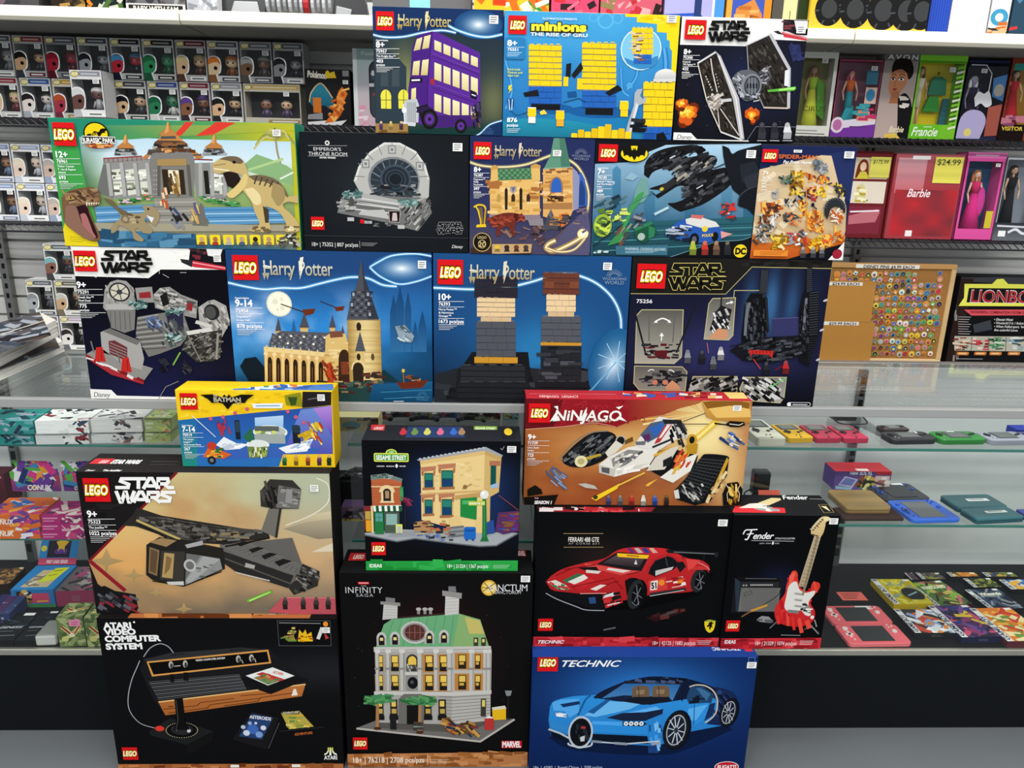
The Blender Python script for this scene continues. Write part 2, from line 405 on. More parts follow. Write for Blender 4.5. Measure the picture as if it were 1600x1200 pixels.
def lego(a, x, y, w, h):
    """the red square mark with white lettering edged in yellow and black"""
    a.R(x, y, x+w, y+h, 'd9181e'); b = y+h*.69; p = (x+w*.07, b, h*.37, w*.86)
    for bo, c, e in ((.14, '16100c', .03), (.085, 'f6d21c', .015), (.012, 'ffffff', 0)):
        a.T('LEGO', x+w*(.1-e), b+h*e*.5, h*(.37+e), w*(.8+2*e), c, bo, .22, .98)
def starwars(a, x, y, w, h, c, line=None):
    """two rows of heavy block letters, the first and last letters running out sideways"""
    H = h*.46; U = w/4.3
    def st(pts, ox, oy, ww, col, k):
        a.L([(x+(ox+px)*U, oy+H*(1-py)) for px, py in pts], k, col)
    S = [(1.2, .88), (.45, .88), (.38, .66), (.95, .4), (.9, .12), (0, .12)]
    A = [(0, 0), (.42, .9), (.62, .9), (1.02, 0)]; A2 = [(.25, .26), (.8, .26)]
    Rr = [(.12, 0), (.12, .88), (.78, .88), (.84, .62), (.7, .44), (.12, .44)]; R2 = [(.5, .44), (.85, .12), (1.25, .12)]
    Wd = [(0, 1), (.32, .05), (.42, .05), (.62, .9), (.72, .9), (.92, .05), (1.02, .05), (1.32, 1)]
    S2 = [(1.25, .88), (.35, .88), (.28, .66), (.85, .4), (.8, .12), (.12, .12)]
    def rows(col, k):
        st(S, 0, y, 0, col, k); st([(1.1, .88), (2.2, .88)], 0, y, 0, col, k); st([(1.65, .9), (1.65, 0)], 0, y, 0, col, k)
        st(A, 2.0, y, 0, col, k); st(A2, 2.0, y, 0, col, k); st(Rr, 2.95, y, 0, col, k); st(R2, 2.95, y, 0, col, k)
        y2 = y+h*.54
        st(Wd, .05, y2, 0, col, k); st(A, 1.3, y2, 0, col, k); st(A2, 1.3, y2, 0, col, k); st(Rr, 2.25, y2, 0, col, k)
        st([(.5, .44), (.98, 0)], 2.25, y2, 0, col, k); st(S2, 3.05, y2, 0, col, k)
    k = H*.315
    if line: rows(line, k*1.3); rows(c, k*.95)
    else: rows(c, k)
def harry(a, x, y, w, h, c='e8e6d8', c2='a8a48e'):
    """condensed storybook lettering with spiked feet and a lightning-bolt P"""
    a.T('Harry Potter', x, y, h*.8, w, c, .006, 0, .95, c2=c2)
    k = h/10
    for px, d in ((0, 6), (.045, 6), (.125, 0), (.36, 2.5)): a.P([(x+w*px-k, y-k), (x+w*px+k*1.4, y-k), (x+w*px+k*.2, y+k*d*.5)], c2)
    px = x+w*.535; a.P([(px-k*.6, y-h*.95), (px+k*1.4, y-h*1.0), (px+k*.6, y-h*.45), (px+k*1.6, y-h*.45), (px-k*.8, y+k*3), (px-k*.2, y-k*2.2), (px-k*1.2, y-k*2.2)], c)
    a.L([(x-w*.012, y-h*.45), (x+w*.02, y-h*.5), (x+w*.1, y-h*.42)], k*.8, c)
def spec(a, x, y, age, num, name, pcs, c='ffffff', s=1.0, w=62, pre=None):
    """age, number, title and piece count down the side of the box, flush with its edge"""
    yy = y; u0 = a.m(x, y)[0]; X = lambda q: x if a.unit else x+(u0-a.m(x, q)[0])/a.sc(x, q)[0]
    def rule(q, ln=w, t=.9, cc=c): a.L([(X(q), q), (X(q)+ln*s, q)], t*s, cc)
    if pre: a.T(pre, X(yy-17*s), yy-17*s, 4.5*s, None, c, .01)
    a.T(age, X(yy), yy, 15*s, None, c, .03); yy += 4*s
    rule(yy); yy += 10*s; a.T(num, X(yy), yy, 8*s, None, c, .015); yy += 3.5*s
    rule(yy); yy += 8*s
    for ln in name: a.T(ln, X(yy), yy, 5*s, None, c, .012); yy += 8*s
    yy -= 4*s; rule(yy); yy += 11*s
    p = pcs.split('|'); a.T(p[0], X(yy), yy, 8.5*s, None, c, .02)
    if len(p) > 1: yy += 8.5*s; a.T(p[1], X(yy), yy, 5.5*s, None, c, .015)
    yy += 4*s; rule(yy)
    for i in range(3): yy += 4*s; rule(yy, w*.7-8*i, 1.3, mixc(c, '808080', .4))
def glow(a, pts, w, c='ffffff', c2='7fc4ee', base='16426e'):
    a.L(pts, w*3.2, mixc(base, c2, .45)); a.L(pts, w*1.8, mixc(c2, base, .15)); a.L(pts, w*.8, c)
def curve(pts, n=6):
    """smooth curve through the points (Catmull-Rom)"""
    if isinstance(pts, str): pts = [tuple(float(q) for q in t.split(',')) for t in pts.split()]
    q = [pts[0]]+list(pts)+[pts[-1]]; o = []
    for i in range(1, len(q)-2):
        for k in range(n):
            t = k/n; f = lambda d: .5*(2*q[i][d]+(q[i+1][d]-q[i-1][d])*t+(2*q[i-1][d]-5*q[i][d]+4*q[i+1][d]-q[i+2][d])*t*t+(3*q[i][d]-q[i-1][d]-3*q[i+1][d]+q[i+2][d])*t**3)
            o.append((f(0), f(1)))
    return o+[pts[-1]]
def halo(a, x, y, rx, ry, c, base, n=12, rot=0):
    """a soft printed glow: rings blending from the ground colour to the light"""
    for i in range(n): q = (i+1)/n; a.E(x, y, rx*(1-i/n), ry*(1-i/n), mixc(base, c, q*q*.95), 26, rot)
def peg(a, x, y, h, c1, c2, c3='d8c8a0'):
    """a small plain game piece standing in for the tiny cast of a box"""
    w = h*.5; a.R(x-w*.42, y-h*.42, x+w*.42, y, c2); a.P([(x-w*.3, y-h*.8),(x+w*.3, y-h*.8),(x+w*.5, y-h*.4),(x-w*.5, y-h*.4)], c1); a.E(x, y-h*.85, w*.3, h*.15, c3,10)
def bg(a, c, c2=None): return a.grid(-3000,-3000,4000,4000,1,1, lambda S, T: vmix(c, c2 or c, T))
def full(a, nx, ny, fn): return a.grid(-3000,-3000,4000,4000, nx, ny, fn)
def stack(a, x, y, w, rows, seam='00000030'):
    """courses of toy bricks, bottom up; rows = (courses, brick height, colour, inset)"""
    for n, h, c, ins in rows:
        for i in range(n):
            a.R(x+ins, y-h, x+w-ins, y, c); d = mixc(c, '000000',.28); a.L([(x+ins, y),(x+w-ins, y)], h*.07, d)
            k = 3+(i % 2); ww = w-2*ins
            for j in range(1, k): a.L([(x+ins+ww*(j+.15*(i % 3))/k, y-h),(x+ins+ww*(j+.15*(i % 3))/k, y)], h*.06, d)
            y -= h
        m = 5
        for j in range(m): a.R(x+ins+(w-2*ins)*(j+.2)/m, y-h*.16, x+ins+(w-2*ins)*(j+.8)/m, y, mixc(c, 'ffffff',.15), up=(j == 0))
    return y
def flame(a, x, y, r, seed):
    R = random.Random(seed)
    for c, k, n in (('6a2408',1.0,9),('d0581a',.85,14),('f29a22',.6,14),('fbd95a',.35,9)):
        for i in range(n): t = R.uniform(0,6.28); q = R.uniform(0, r*k*.75); a.E(x+q*math.cos(t), y+q*math.sin(t)*1.1, r*k*R.uniform(.22,.42), None, c, 9)
def bat_shape(cx, cy, w, h):
    R = [(0,-.22),(.03,-.42),(.07,-.22),(.1,-.2),(.14,-.5),(.3,-.44),(.5,-.3),(.44,.0),(.42,.22),(.33,.12),(.25,.14),(.18,.28),(.1,.2),(0,.5)]
    return [(cx+p*w, cy+q*h) for p, q in R]+[(cx-p*w, cy+q*h) for p, q in R[::-1][1:-1]]
# ---- black console set
def art_atari():
    t, a = toyset('atari','black toy set box showing a retro games console and joystick, on the floor','121113', top='161314')
    a.view(140,940,3.81); full(a, 24,18, lambda S, T: vmix('0e0e10','24262c', np.exp(-((T-.33)/.12)**2)*np.clip(S*1.3-.2,0,1)*.75))
    for i, (s, x, y, w) in enumerate((('ATARI',83,161,168),('VIDEO',88,199,190),('COMPUTER',93,240,336),('SYSTEM',99,285,218))): a.T(s, x, y-1,33, w, 'f4f4f4',.05, rot=-1.3)
    a.E(265,122,6,6,'f4f4f4')
    a.R(1116,112,1440,264,'56585c').R(1119,115,1437,261,'0d0d0f')
    a.L([(1128,126),(1375,130)],4,'9a9a9a'); a.bits('1130,232 1225,232 1215,150 1185,190',24,16,['8a7a30','6a8a38','b08a50','c8b060'], seed=3)
    a.P('1240,236 1330,236 1320,180 1295,196 1285,165 1268,190 1248,165','e8b81c'); a.bits('1240,236 1330,236 1320,200 1250,200',9,12,['c09018','8a3a18'], seed=4)
    a.P('1350,220 1375,150 1395,160 1370,225','d8d4d0'); a.E(1405,133,15, None, 'e8902a'); a.P('1395,180 1425,215 1405,225','b83a38')
    a.L(curve('500,305 470,268 420,250 362,275 322,328'),5,'b0b4ba'); a.L(curve('300,350 285,385 250,470 230,570 240,650 300,722 390,752'),5,'a8acb2')
    a.P('300,400 330,335 1065,280 1290,480 1265,560 452,675 385,590','1a1a1c'); a.P('318,345 480,305 905,272 1068,286 345,356','2e2e31')
    for x in range(5): a.R(490+x*16,314-x*1.5,499+x*16,321-x*1.5,'0c0c0d', up=x == 0); a.R(838+x*15,286-x, 847+x*15,292-x, '0c0c0d', up=0)
    a.P('340,356 1064,285 1082,366 372,445','d99a50'); a.P('352,364 1056,296 1070,358 381,434','0c0c0d')
    for x, y in ((485,376),(570,370),(886,341),(964,335)): a.E(x, y, 14,22,'b8b2aa', rot=8); a.E(x+3, y+6,8,16,'3a3836', rot=8)
    a.L('905,345 915,367',5,'c0b8b0'); a.L('983,338 991,361',5,'c0b8b0'); a.L('505,384 542,380',5,'d0cac4')
    a.T('VIDEO COMPUTER SYSTEM',632,354,10,178,'e8e4de',.03, rot=-5.5)
    a.P('345,470 895,425 945,515 405,588','161617')
    for i in range(11): q = i/10.; a.L([(352+58*q, 478+105*q),(893+42*q, 432+88*q)],5.5,'6e6f72' if i % 2 else '4c4d50', up=i == 0)
    a.P('560,420 560,470 590,470 590,420','111112'); a.P('480,430 480,478 505,478 505,430','111112')
    a.P('410,596 1286,490 1264,562 452,676','b9713a','a5602c'); a.L('410,597 1286,491',9,'e9bd7a')
    for p in ('440,640 640,618 660,600 860,575','470,662 700,632 720,612 1010,575','800,620 1000,592 1020,570 1230,540','900,560 1070,545'): a.L(p, 5,'5a2c14')
    a.L('470,625 500,622',6,'3a1a0c'); a.P('1215,520 1228,518 1240,555 1202,560','ece4d8')
    a.P('900,455 1088,390 1220,440 1300,462 1080,550 935,500','141416'); a.P('930,440 1090,390 1220,440 1062,498','e8ece8')
    a.P('975,452 1060,425 1150,465 1062,494','7a8a58'); a.P('990,430 1030,418 1165,462 1130,474','c2383c'); a.bits('985,455 1060,432 1130,462 1062,490',16,14,['3c8a50','b86a3a','e0c060','8a3a30'], seed=8); a.T('ATARI',1090,425,16,62,'d85a50',.03, rot=14)
    a.P('356,772 480,690 735,768 730,830 582,915 575,850 365,795','1d1e1f'); a.P('575,850 732,772 730,830 582,915','121213'); a.E(550,764,102,50,'0b0b0c')
    for i in range(40): q = i*math.pi/20; a.E(550+94*math.cos(q),764+45*math.sin(q),3.2,2.4,'c8c2a0',6, up=i == 0)
    a.E(550,760,66,32,'262628'); a.E(518,756,13,9,'d8d8d6'); a.E(592,768,12,9,'cfcfcd', rot=-30)
    a.P('505,580 556,574 570,700 595,760 500,765 518,700','0d0d0e'); a.L('515,585 528,700 515,760',6,'3a3a3c'); a.E(418,754,28,16,'d93a2c')
    a.P('850,820 962,652 1128,690 1052,878','18181a'); a.P('890,800 970,664 1094,690 1026,818','27406e')
    a.T('ASTEROIDS',952,692,18,128,'e8e8ec',.03, rot=8)
    for x, y, r, c in ((972,758,34,'3f68b4'),(935,780,20,'d0d8e4'),(1010,790,22,'7a9cd0'),(915,745,14,'b8c4d4'),(1035,750,17,'d8dce8'),(955,722,12,'9ab0d8'),(990,722,9,'c8d4e8')): a.E(x, y, r, r*.85, c, 12)
    a.L('1065,872 1130,720',5,'4a4a4e'); a.P('1140,662 1248,648 1335,742 1188,758','b5a648'); a.bits('1160,690 1250,672 1320,740 1195,752',20,20,['6a8a3c','d0a83c','8a9a40','e0c868'], seed=2); a.R(1145,652,1250,668,'3a3020'); a.T('ADVENTURE',1150,668,12,95,'e0dcc0',.02, rot=-4)
    a.T('ADVENTURE',1222,796,14,108,'c86a34',.02, rot=-7); a.L('1130,770 1395,745',3,'34343a')
    lego(a, 192,866,101,73)
    a.P('1428,866 1440,866 1440,912 1428,912','d4d84a','ffffff'); a.P(curve('1424,866 1424,890 1412,906 1398,912')+[(1398,904),(1410,898),(1418,884),(1418,866)],'d4d84a','ffffff'); a.P(curve('1444,866 1444,890 1456,906 1472,912')+[(1472,904),(1460,898),(1450,884),(1450,866)],'d4d84a','ffffff'); a.T('ATARI',1397,938,22,78,'f2f2f0',.03, rot=-1)
    a.P('-100,966 1700,962 1700,1200 -100,1200','b06c3c'); a.bits('160,972 1500,968 1500,1030 160,1030',90,34,['8a4a26','6a3418','c88450','9a5a30'], seed=6); a.R(840,968,892,984,'f0efe8').R(1205,966,1256,982,'f0efe8')
    sticker(t, a, 1386,150,1432,184); a.out('printed_front', t)
    b = topart('atari'); b.R(220,940,470,1000,'a8663a'); b.bits('220,950 420,950 420,966 220,966',20,16,['5a2c14','c08048'], seed=3); b.T('ATARI',436,960,4,14,'e8e0d0',.02); b.out('printed_top', t)
# ---- big grey wedge ship
def art_just():
    t, a = toyset('just','toy set box with a grey wedge shaped spaceship on a cloudy orange sky','1d1b1b', top='262424')
    a.view(110,700,3.72)
    def sky(S, T):
        c = vmix('e9d488','b3b89c', S*1.15); c = vmix('ffffff','ffffff', S)*0+c+(vmix('e2a760','c9a57a', S)-c)*np.clip((T-.15)*2.2,0,1)[..., None]
        pl = np.clip(fbm(S*4, T*3.2,3)*2.2-.7,0,1)*np.exp(-((S-.55)/.2)**2-((T-.28)/.22)**2); c = c+(np.array(rgb('b98252'))-c)*np.clip(pl*1.5,0,1)[..., None]
        lo = np.clip((T-.62)*2.6+(fbm(S*6, T*5,9)-.5)*.8,0,1); return c+(np.array(rgb('6b6357'))-c)*lo[..., None]*.9
    full(a, 70,42, sky)
    a.P(curve('1280,440 1400,390 1500,370 1560,365')+[(1560,500),(1400,470)],'d2c4a2','a2967a'); a.P(curve('1235,470 1380,430 1560,410')+[(1560,520),(1440,530)],'b3a78a','857c68'); a.L(curve('1430,175 1495,210 1505,290 1470,345 1380,400 1250,450'),6,'e6e2cf'); a.P('1400,605 1540,545 1550,600','d9ccb0')
    for x, y, s in ((210,655,1),(370,740,.6),(880,810,.42),(500,840,.45),(660,935,.5)): a.P([(x-105*s, y+5*s),(x-25*s, y-18*s),(x-7*s, y-60*s),(x, y-72*s),(x+7*s, y-60*s),(x+25*s, y-18*s),(x+105*s, y+2*s),(x+40*s, y+18*s),(x+9*s, y+30*s),(x+3*s, y+75*s),(x-3*s, y+75*s),(x-9*s, y+30*s),(x-40*s, y+18*s)],'b99a68','a08858')
    a.P('-60,80 612,140 104,655 160,790 400,960 -60,1000','1b191a'); a.L('620,140 112,655',15,'7e1c26'); a.L('112,655 320,830',26,'8c1f2a')
    a.bits('40,330 330,330 110,560 60,560',22,40,['232122','161415'], seed=2)
    a.P('140,815 200,800 260,830 380,850 395,930 380,960 150,960','17171a'); a.bits('150,830 370,860 380,950 170,950',34,26,['3a3a40','8a2a34','5c5c64','24242a'], ang=30, seed=5)
    # the ship
    a.P('365,385 388,345 530,392 1150,490 1160,520 890,560 640,545 380,455 300,450','2d2b28'); a.P('388,400 530,400 800,450 1130,478 870,545 640,530','4a4743'); a.bits('400,410 540,405 820,455 1100,480 870,530 650,520',90,26,['5d5a55','37342f','6c6861','2a2825'], ang=12, seed=1)
    a.L('385,418 640,530',16,'b9a565'); a.L('395,440 600,540',7,'1a1917'); a.L('500,408 900,470',5,'1c1a18'); a.R(370,350,383,460,'2c2926')
    a.P('1110,480 1160,335 1226,335 1196,520','6e6c64'); a.L('1196,520 1224,335',14,'2c2b29'); a.P('1104,250 1160,180 1292,186 1342,238 1328,352 1190,352 1108,338','34322f'); a.P('1212,215 1340,240 1328,350 1196,345','6f6d69'); a.bits('1120,215 1200,195 1190,340 1115,325',18,26,['1b1a18','4a4742'], ang=75, seed=3); a.bits('1215,222 1335,245 1325,345 1200,340',26,18,['8b8986','4f4d4a','9a9895'], ang=8, seed=4); a.P('1258,235 1292,240 1288,320 1250,316','8f8e8c')
    a.P('868,560 1290,520 1352,690 1330,720 1290,800 890,620','62605c')
    for i in range(15): q = i/14; a.L([(885+q*420,560+q*190-q*30),(1010+q*310,545+q*150)],3.5,'3d3b38', up=i % 5 == 0)
    for i in range(9): q = i/8; a.L([(880+q*130,565-q*25),(1290+q*50,770-q*90)],2.5,'85837e', up=i == 0)
    for p in ('955,555 1010,540 1060,545 990,570','1035,590 1090,572 1130,580 1060,608','1110,625 1160,605 1205,615 1130,645','1185,660 1240,640 1290,655 1215,685'): a.P(p, '1e1d1c')
    a.P('868,590 1300,740 1265,812 960,715 880,660','2a2927'); a.L('900,640 1290,790',8,'57554f'); a.L('960,720 1160,770',8,'c3c0ba'); a.P('1020,665 1075,680 1070,700 1015,690','a8a6a0')
    a.P('1350,670 1450,715 1438,800 1300,852 1262,802 1320,760','2e2d2b'); a.bits('1350,680 1445,720 1435,795 1290,845',34,20,['6d6b67','1a1918','8c8a86','4a4844'], ang=30, seed=7)
    a.P('444,560 520,515 640,530 890,580 900,700 660,802 480,765 442,735','24221f'); a.P('460,545 530,520 620,535 560,572','9a7e56'); a.P('668,560 770,535 775,560 680,580','a4a4a4'); a.P('462,572 520,592 506,742 456,722','80694a'); a.P('470,585 510,600 498,728 464,712','5e4a34'); a.P('528,595 668,600 660,770 522,762','3a3733'); a.P('548,606 606,612 596,756 534,748','b0945e'); a.P('560,622 592,640 580,700 548,735','826640')
    a.P('676,610 870,640 885,700 670,795','8a8b8a'); a.P('676,610 760,622 672,760','6a6a69'); a.P('775,625 870,645 690,790 672,770','a3a4a3'); a.E(697,680,36, None, 'b9bab8'); a.E(697,680,24, None, '6c6c6a'); a.L('480,770 660,800 880,715',7,'141312'); a.P('560,775 660,772 662,795 575,792','c8c8c6'); a.bits('740,690 830,660 840,720 760,750',8,14,['5c5c5a','777'+'775'], seed=4)
    a.L('900,570 1160,520',10,'1d1c1a'); a.bits('640,510 1130,480 900,560',30,24,['8a7a5a','25231f','6b6964'], ang=-3, seed=12)
    a.P('1024,880 1165,822 1178,838 1034,896','6fae3c'); a.P('1040,882 1160,832 1165,836 1042,890','b8e87a')
    a.P('1232,866 1545,868 1555,985 1150,950 1195,905','b9525c'); a.L('1232,866 1545,868',5,'d97a80')
    for x in (1250,1355,1430,1500): peg(a, x, 935,72,'3a3634','24221f','5a5048')
    a.L('1152,962 1195,962',5,'e0d8d8')
    lego(a, 72,172,168,138); starwars(a, 264,168,350,146,'f4f4f2')
    spec(a, 102,400,'9+','75323',['The Justifier™'],'1022 pcs/pzs', s=2.55)
    sticker(t, a, 1394,212,1444,251); a.out('printed_front', t)
    b = topart('just'); b.view(0,620,5.333); b.R(800,515,905,560,'c7343c'); b.T('LEGO',818,552,22,70,'f2c8c8',.05,.2); b.T('STAR WARS',915,556,30,245,'f0f0ee',.06); b.L('1260,540 1490,540',14,'4c4a4a'); b.L('1245,565 1480,565',12,'444242'); b.T('Disney',708,620,13,80,'e8e8e8',.02,.3); b.T('The Justifier',850,620,13,160,'e8e8e8',.04); b.out('printed_top', t)
# ---- yellow party set
def art_bat():
    t, a = toyset('bat','small yellow toy set box with a white and blue party scene, topmost of its stack','edc31d', top='eec820')
    a.view(0,600,4); full(a, 2,2, lambda S, T: vmix('f4cc1e','efc018', T)); a.bits('1120,30 2060,10 2060,140 1120,210',60,22,['e6b818','f8d83a'], seed=3)
    a.P('1112,226 1600,178 2078,134 2086,515 1140,518','274f9e','2f74bc'); a.P('1112,226 1230,214 1235,518 1140,518','2368a8','259080'); a.P('1880,160 2078,134 2086,515 1960,515 1790,380','6f8fd0','4a3aa4'); a.P('1960,150 2078,136 2080,330','b58ad8','5a40b0'); a.P('1592,210 1772,196 1770,360 1600,350','b7d4ee','5f9cd8')
    a.P('1250,455 1400,380 2000,400 1960,470 1700,460 1400,470','3a62b4')
    a.P('1350,380 1400,330 1480,370 1560,375 1500,405 1410,412','e9eef2'); a.P('1740,400 1960,340 1920,420 1790,432','f0f2f4'); a.bits('1360,380 1480,370 1540,378 1420,405',12,22,['c0cad8','ffffff'], ang=-20, seed=1); a.bits('1780,400 1950,350 1910,415',16,24,['b8c4d8','9ab8e0','ffffff'], ang=-20, seed=2)
    a.E(1690,300,108,44,'e6ebe6'); a.E(1690,296,96,36,'b5bcb4'); a.R(1590,312,1785,372,'9fa8a4'); a.R(1590,262,1745,295,'5b625e'); a.bits('1600,290 1740,290 1740,310 1600,310',16,14,['d8dc60','e8ece8','7a9a48'], seed=5); a.E(1612,378,72,30,'eef1ea'); a.P('1545,390 1680,390 1668,455 1560,462','6f8448'); a.bits('1550,395 1675,395 1665,455 1560,455',24,14,['b8c050','2c4a2c','e6e8d0'], ang=85, seed=6); a.E(1612,372,60,22,'dfe5e0')
    a.P('1520,330 1570,270 1590,340 1560,365','2c6a48'); a.R(1466,225,1506,345,'18242e'); a.R(1470,232,1500,300,'32424e'); a.R(1826,258,1880,370,'18242e'); a.E(1852,280,26, None, '2a3a44')
    a.bits('1350,230 1440,240 1440,330 1370,320',14,24,['b83038','2d4e9c','8a2430'], ang=70, seed=8); a.bits('1930,250 2020,240 2010,370 1940,330',22,22,['d9b42a','f0d860','b83a28'], ang=60, seed=9); a.bits('1855,320 1940,290 1930,350',12,26,['e0c040','c8a020'], ang=-30, seed=2)
    a.P('1270,455 1300,400 1400,420 1450,440 1400,465','d8632a'); a.E(1325,385,30,24,'c23a2a'); a.bits('1270,450 1380,400 1390,460',16,22,['e09030','8a3a20','e8c040','2c6a38'], seed=4); a.E(1325,475,26,26,'23252a'); a.E(1325,475,12,12,'7a7c80')
    a.L('1200,195 1350,330',5,'dfe6f0'); a.P('1575,122 1770,118 1765,150 1585,150','e9f0f2'); a.L('1600,136 1750,134',8,'8aa8c4')
    for x, y in ((1318,215),(1395,205),(1470,180),(1545,155),(1800,170),(1850,205),(1900,240)): a.E(x, y, 12, None, 'd05a78',10)
    a.P('1892,44 2072,40 2070,130 1890,148','241f22'); a.P('1780,70 1880,50 1890,140 1790,130','8a8a20'); a.P('1800,80 1860,80 1850,130 1820,135','35501c'); a.L('1925,95 2020,80',9,'5c585c')
    a.P('1770,438 2086,436 2090,515 1745,515','f0c624')
    for x, c in ((1780,'2e7a4a'),(1852,'c89a28'),(1926,'b8562c'),(1997,'6a3a6a'),(2058,'23402c')): peg(a, x, 508,68, c, mixc(c, '202020',.5),'d2a870')
    a.P('2072,30 2105,30 2110,520 2084,518','f0c41c')
    lego(a, 1122,55,118,104); a.P([(1252,66),(1330,62),(1390,82),(1404,62),(1412,76),(1424,76),(1432,62),(1448,82),(1510,64),(1590,66),(1550,92),(1530,118),(1490,112),(1455,122),(1425,158),(1395,122),(1360,112),(1325,116),(1300,92)],'14120e'); a.T('THE',1334,78,13,26,'cfc9a8',.03); a.T('BATMAN',1338,108,26,170,'b9b29a',.04); a.T('MOVIE',1474,124,9,32,'b9b29a',.02)
    spec(a, 1142,296,'7-14','70919',['The Justice','League™','Anniversary Party'],'267|pcs/pzs', s=2.05, pre='Ages/edades')
    sticker(t, a, 1984,63,2032,104); a.out('printed_front', t)
    b = topart('bat'); b.view(300,580,4); b.P('260,110 880,80 890,120 250,118','4a7cc0'); b.P('330,108 560,82 700,90 620,116','c8dce8'); b.P('560,108 760,86 720,114','2e5aa8'); b.bits('340,108 560,86 690,92 610,112',18,20,['3a8a58','e8ecec','2a62b0','d07a3a'], seed=5); b.out('printed_top', t)
# ---- tall mansion with green roof
def art_sanct():
    t, a = toyset('sanct','black toy set box showing a grey mansion with a green roof, on the floor','111112', top='171617')
    a.view(500,850,3.4275); full(a, 24,28, lambda S, T: vmix('0e0e0f','6b1212', np.exp(-((S-.5)/.2)**2-((T-.42)/.2)**2)*.8))
    a.bits('130,280 1050,280 1050,900 130,900',50,5,['3a3a3c','5a2020'], ar=1.2, seed=7)
    a.P('195,985 310,940 715,955 918,930 1042,936 858,1056','6f6c69'); a.L('195,987 858,1057 1042,938',12,'b8b3ac'); a.P('300,955 700,965 915,945 930,955 760,1010 300,985','57544f')
    a.P('300,560 712,560 705,965 300,955','aaa7a2'); a.P('712,560 915,560 912,945 705,965','bab7b1')
    a.P('300,552 342,430 385,402 745,372 712,548','6aa878'); a.P('745,372 858,404 905,548 712,548','86ac6e'); a.P('775,390 855,410 880,480 800,480','c3b768')
    for q in range(8): a.L([(395+q*46,402-q*4),(345+q*50,545)],3,'4d8a60', up=q == 0)
    a.P('342,310 416,318 414,398 335,405','c2c0bc'); a.P('324,306 430,314 430,332 324,322','8b8986'); a.P('352,284 402,290 402,312 352,308','77767a'); a.P('672,275 746,264 743,374 668,382','c6c4c0'); a.P('655,248 760,262 758,292 655,276','8f8d8a'); a.P('688,226 726,226 730,256 688,252','77767a')
    for i in range(5): a.L([(674,295+i*17),(742,290+i*17)],2,'9a9894', up=i == 0); a.L([(342,335+i*15),(412,338+i*15)],2,'9a9894', up=0)
    for x in (528,562,592): a.R(x-8,350, x+8,375,'8a8884'); a.E(x, 348,14,9,'b0aeaa')
    a.L('415,395 670,372',9,'3a2a28')
    a.E(508,473,76,60,'c4c2be'); a.E(508,473,66,51,'8f8d8a'); a.E(508,473,55,43,'54302c')
    for dx in (-28,0,28): a.L([(508+dx, 440),(508+dx, 508)],4,'8a5a50')
    a.L('455,473 562,473',4,'8a5a50')
    for x, y in ((330,515),(402,512),(586,505),(664,502)): a.E(x, y-10,27,34,'c2c0bc', a0=180, a1=360); a.R(x-27, y-12, x+27, y+28,'b0aeaa'); a.E(x, y-6,16,24,'1c1a18', a0=180, a1=360); a.R(x-16, y-8, x+16, y+26,'1c1a18'); a.R(x-9, y-14, x+9, y+2,'e8d088')
    for x in (835,876): a.R(x-12,500, x+12,545,'3a3a30'); a.R(x-7,508, x+5,525,'e0d080')
    a.P('288,550 715,548 915,545 918,575 712,572 288,575','c4c1bc'); a.L('288,566 715,564 915,562',4,'8e8b86')
    fx = [(322,28),(402,34),(492,40),(585,36),(662,34)]
    for y0, y1 in ((595,680),(700,782)):
        for i, (x, w) in enumerate(fx):
            if i == 2: continue
            a.R(x-w, y0-6, x+w, y1+6,'bd8442' if i > 2 else 'a89c86'); a.R(x-w*.62, y0, x+w*.62, y1,'2a2620'); a.R(x-w*.5, y0+4, x+w*.45, y0+38,'ecc95a'); a.R(x-w*.3, y0+42, x+w*.5, y1-22,'d6ae48'); a.R(x-w*.62, y1-24, x+w*.62, y1,'1e1c1c')
    a.E(494,625,32,36,'3a362e', a0=180, a1=360); a.R(462,622,526,680,'3a362e'); a.E(494,625,22,26,'e6c050', a0=180, a1=360); a.R(472,622,516,645,'e6c050'); a.bits('465,650 525,650 525,680 465,680',12,12,['c2c0bc','6a6864'], ang=80, seed=4); a.R(455,684,532,700,'cac8c4'); a.R(460,702,528,782,'8c8a86'); a.E(497,742,28,32,'15161a'); a.E(493,738,10, None, '4a4c54')
    for x in (762,845):
        for y0, y1 in ((590,670),(700,782)): w = 30 if x < 800 else 20; a.R(x-w-10, y0-8, x+w+10, y1,'bd8038'); a.R(x-w*.7, y0, x+w*.7, y1-4,'26221e'); a.R(x-w*.55, y0+4, x+w*.55, y0+36,'e2c25c'); a.R(x-w*.5, y1-40, x+w*.3, y1-26,'d0a848')
    for x, w in ((308,15),(366,15),(440,16),(536,18),(622,15),(695,18),(812,15),(884,12),(906,12)): a.R(x-w*.8,575, x+w*.8,785,'c0bdb8'); a.R(x-w, 562, x+w, 582,'d2cfca'); a.L([(x+w*.5,582),(x+w*.5,785)],4,'8d8a85'); a.R(x-w, 660, x+w, 672,'8c8a86')
    a.P('290,786 712,790 918,780 918,800 712,812 290,805','c8c5c0')
    for i in range(8): a.L([(640,815+i*18),(710,818+i*18),(910,808+i*16)],3,'77746f', up=i == 0)
    for x in (322,396,578,655): a.R(x-20,830, x+20,935,'23211f'); a.R(x-13,838, x+11,868,'e4c55e'); a.R(x-12,880, x+14,905,'c0a050'); a.R(x-24,915, x+24,940,'1a1918')
    a.R(862,825,888,920,'3a3830'); a.R(868,832,884,868,'d8c870'); a.P('420,830 450,800 545,800 560,840 555,962 420,960','6c6a66'); a.P('465,860 530,860 528,965 465,962','161514')
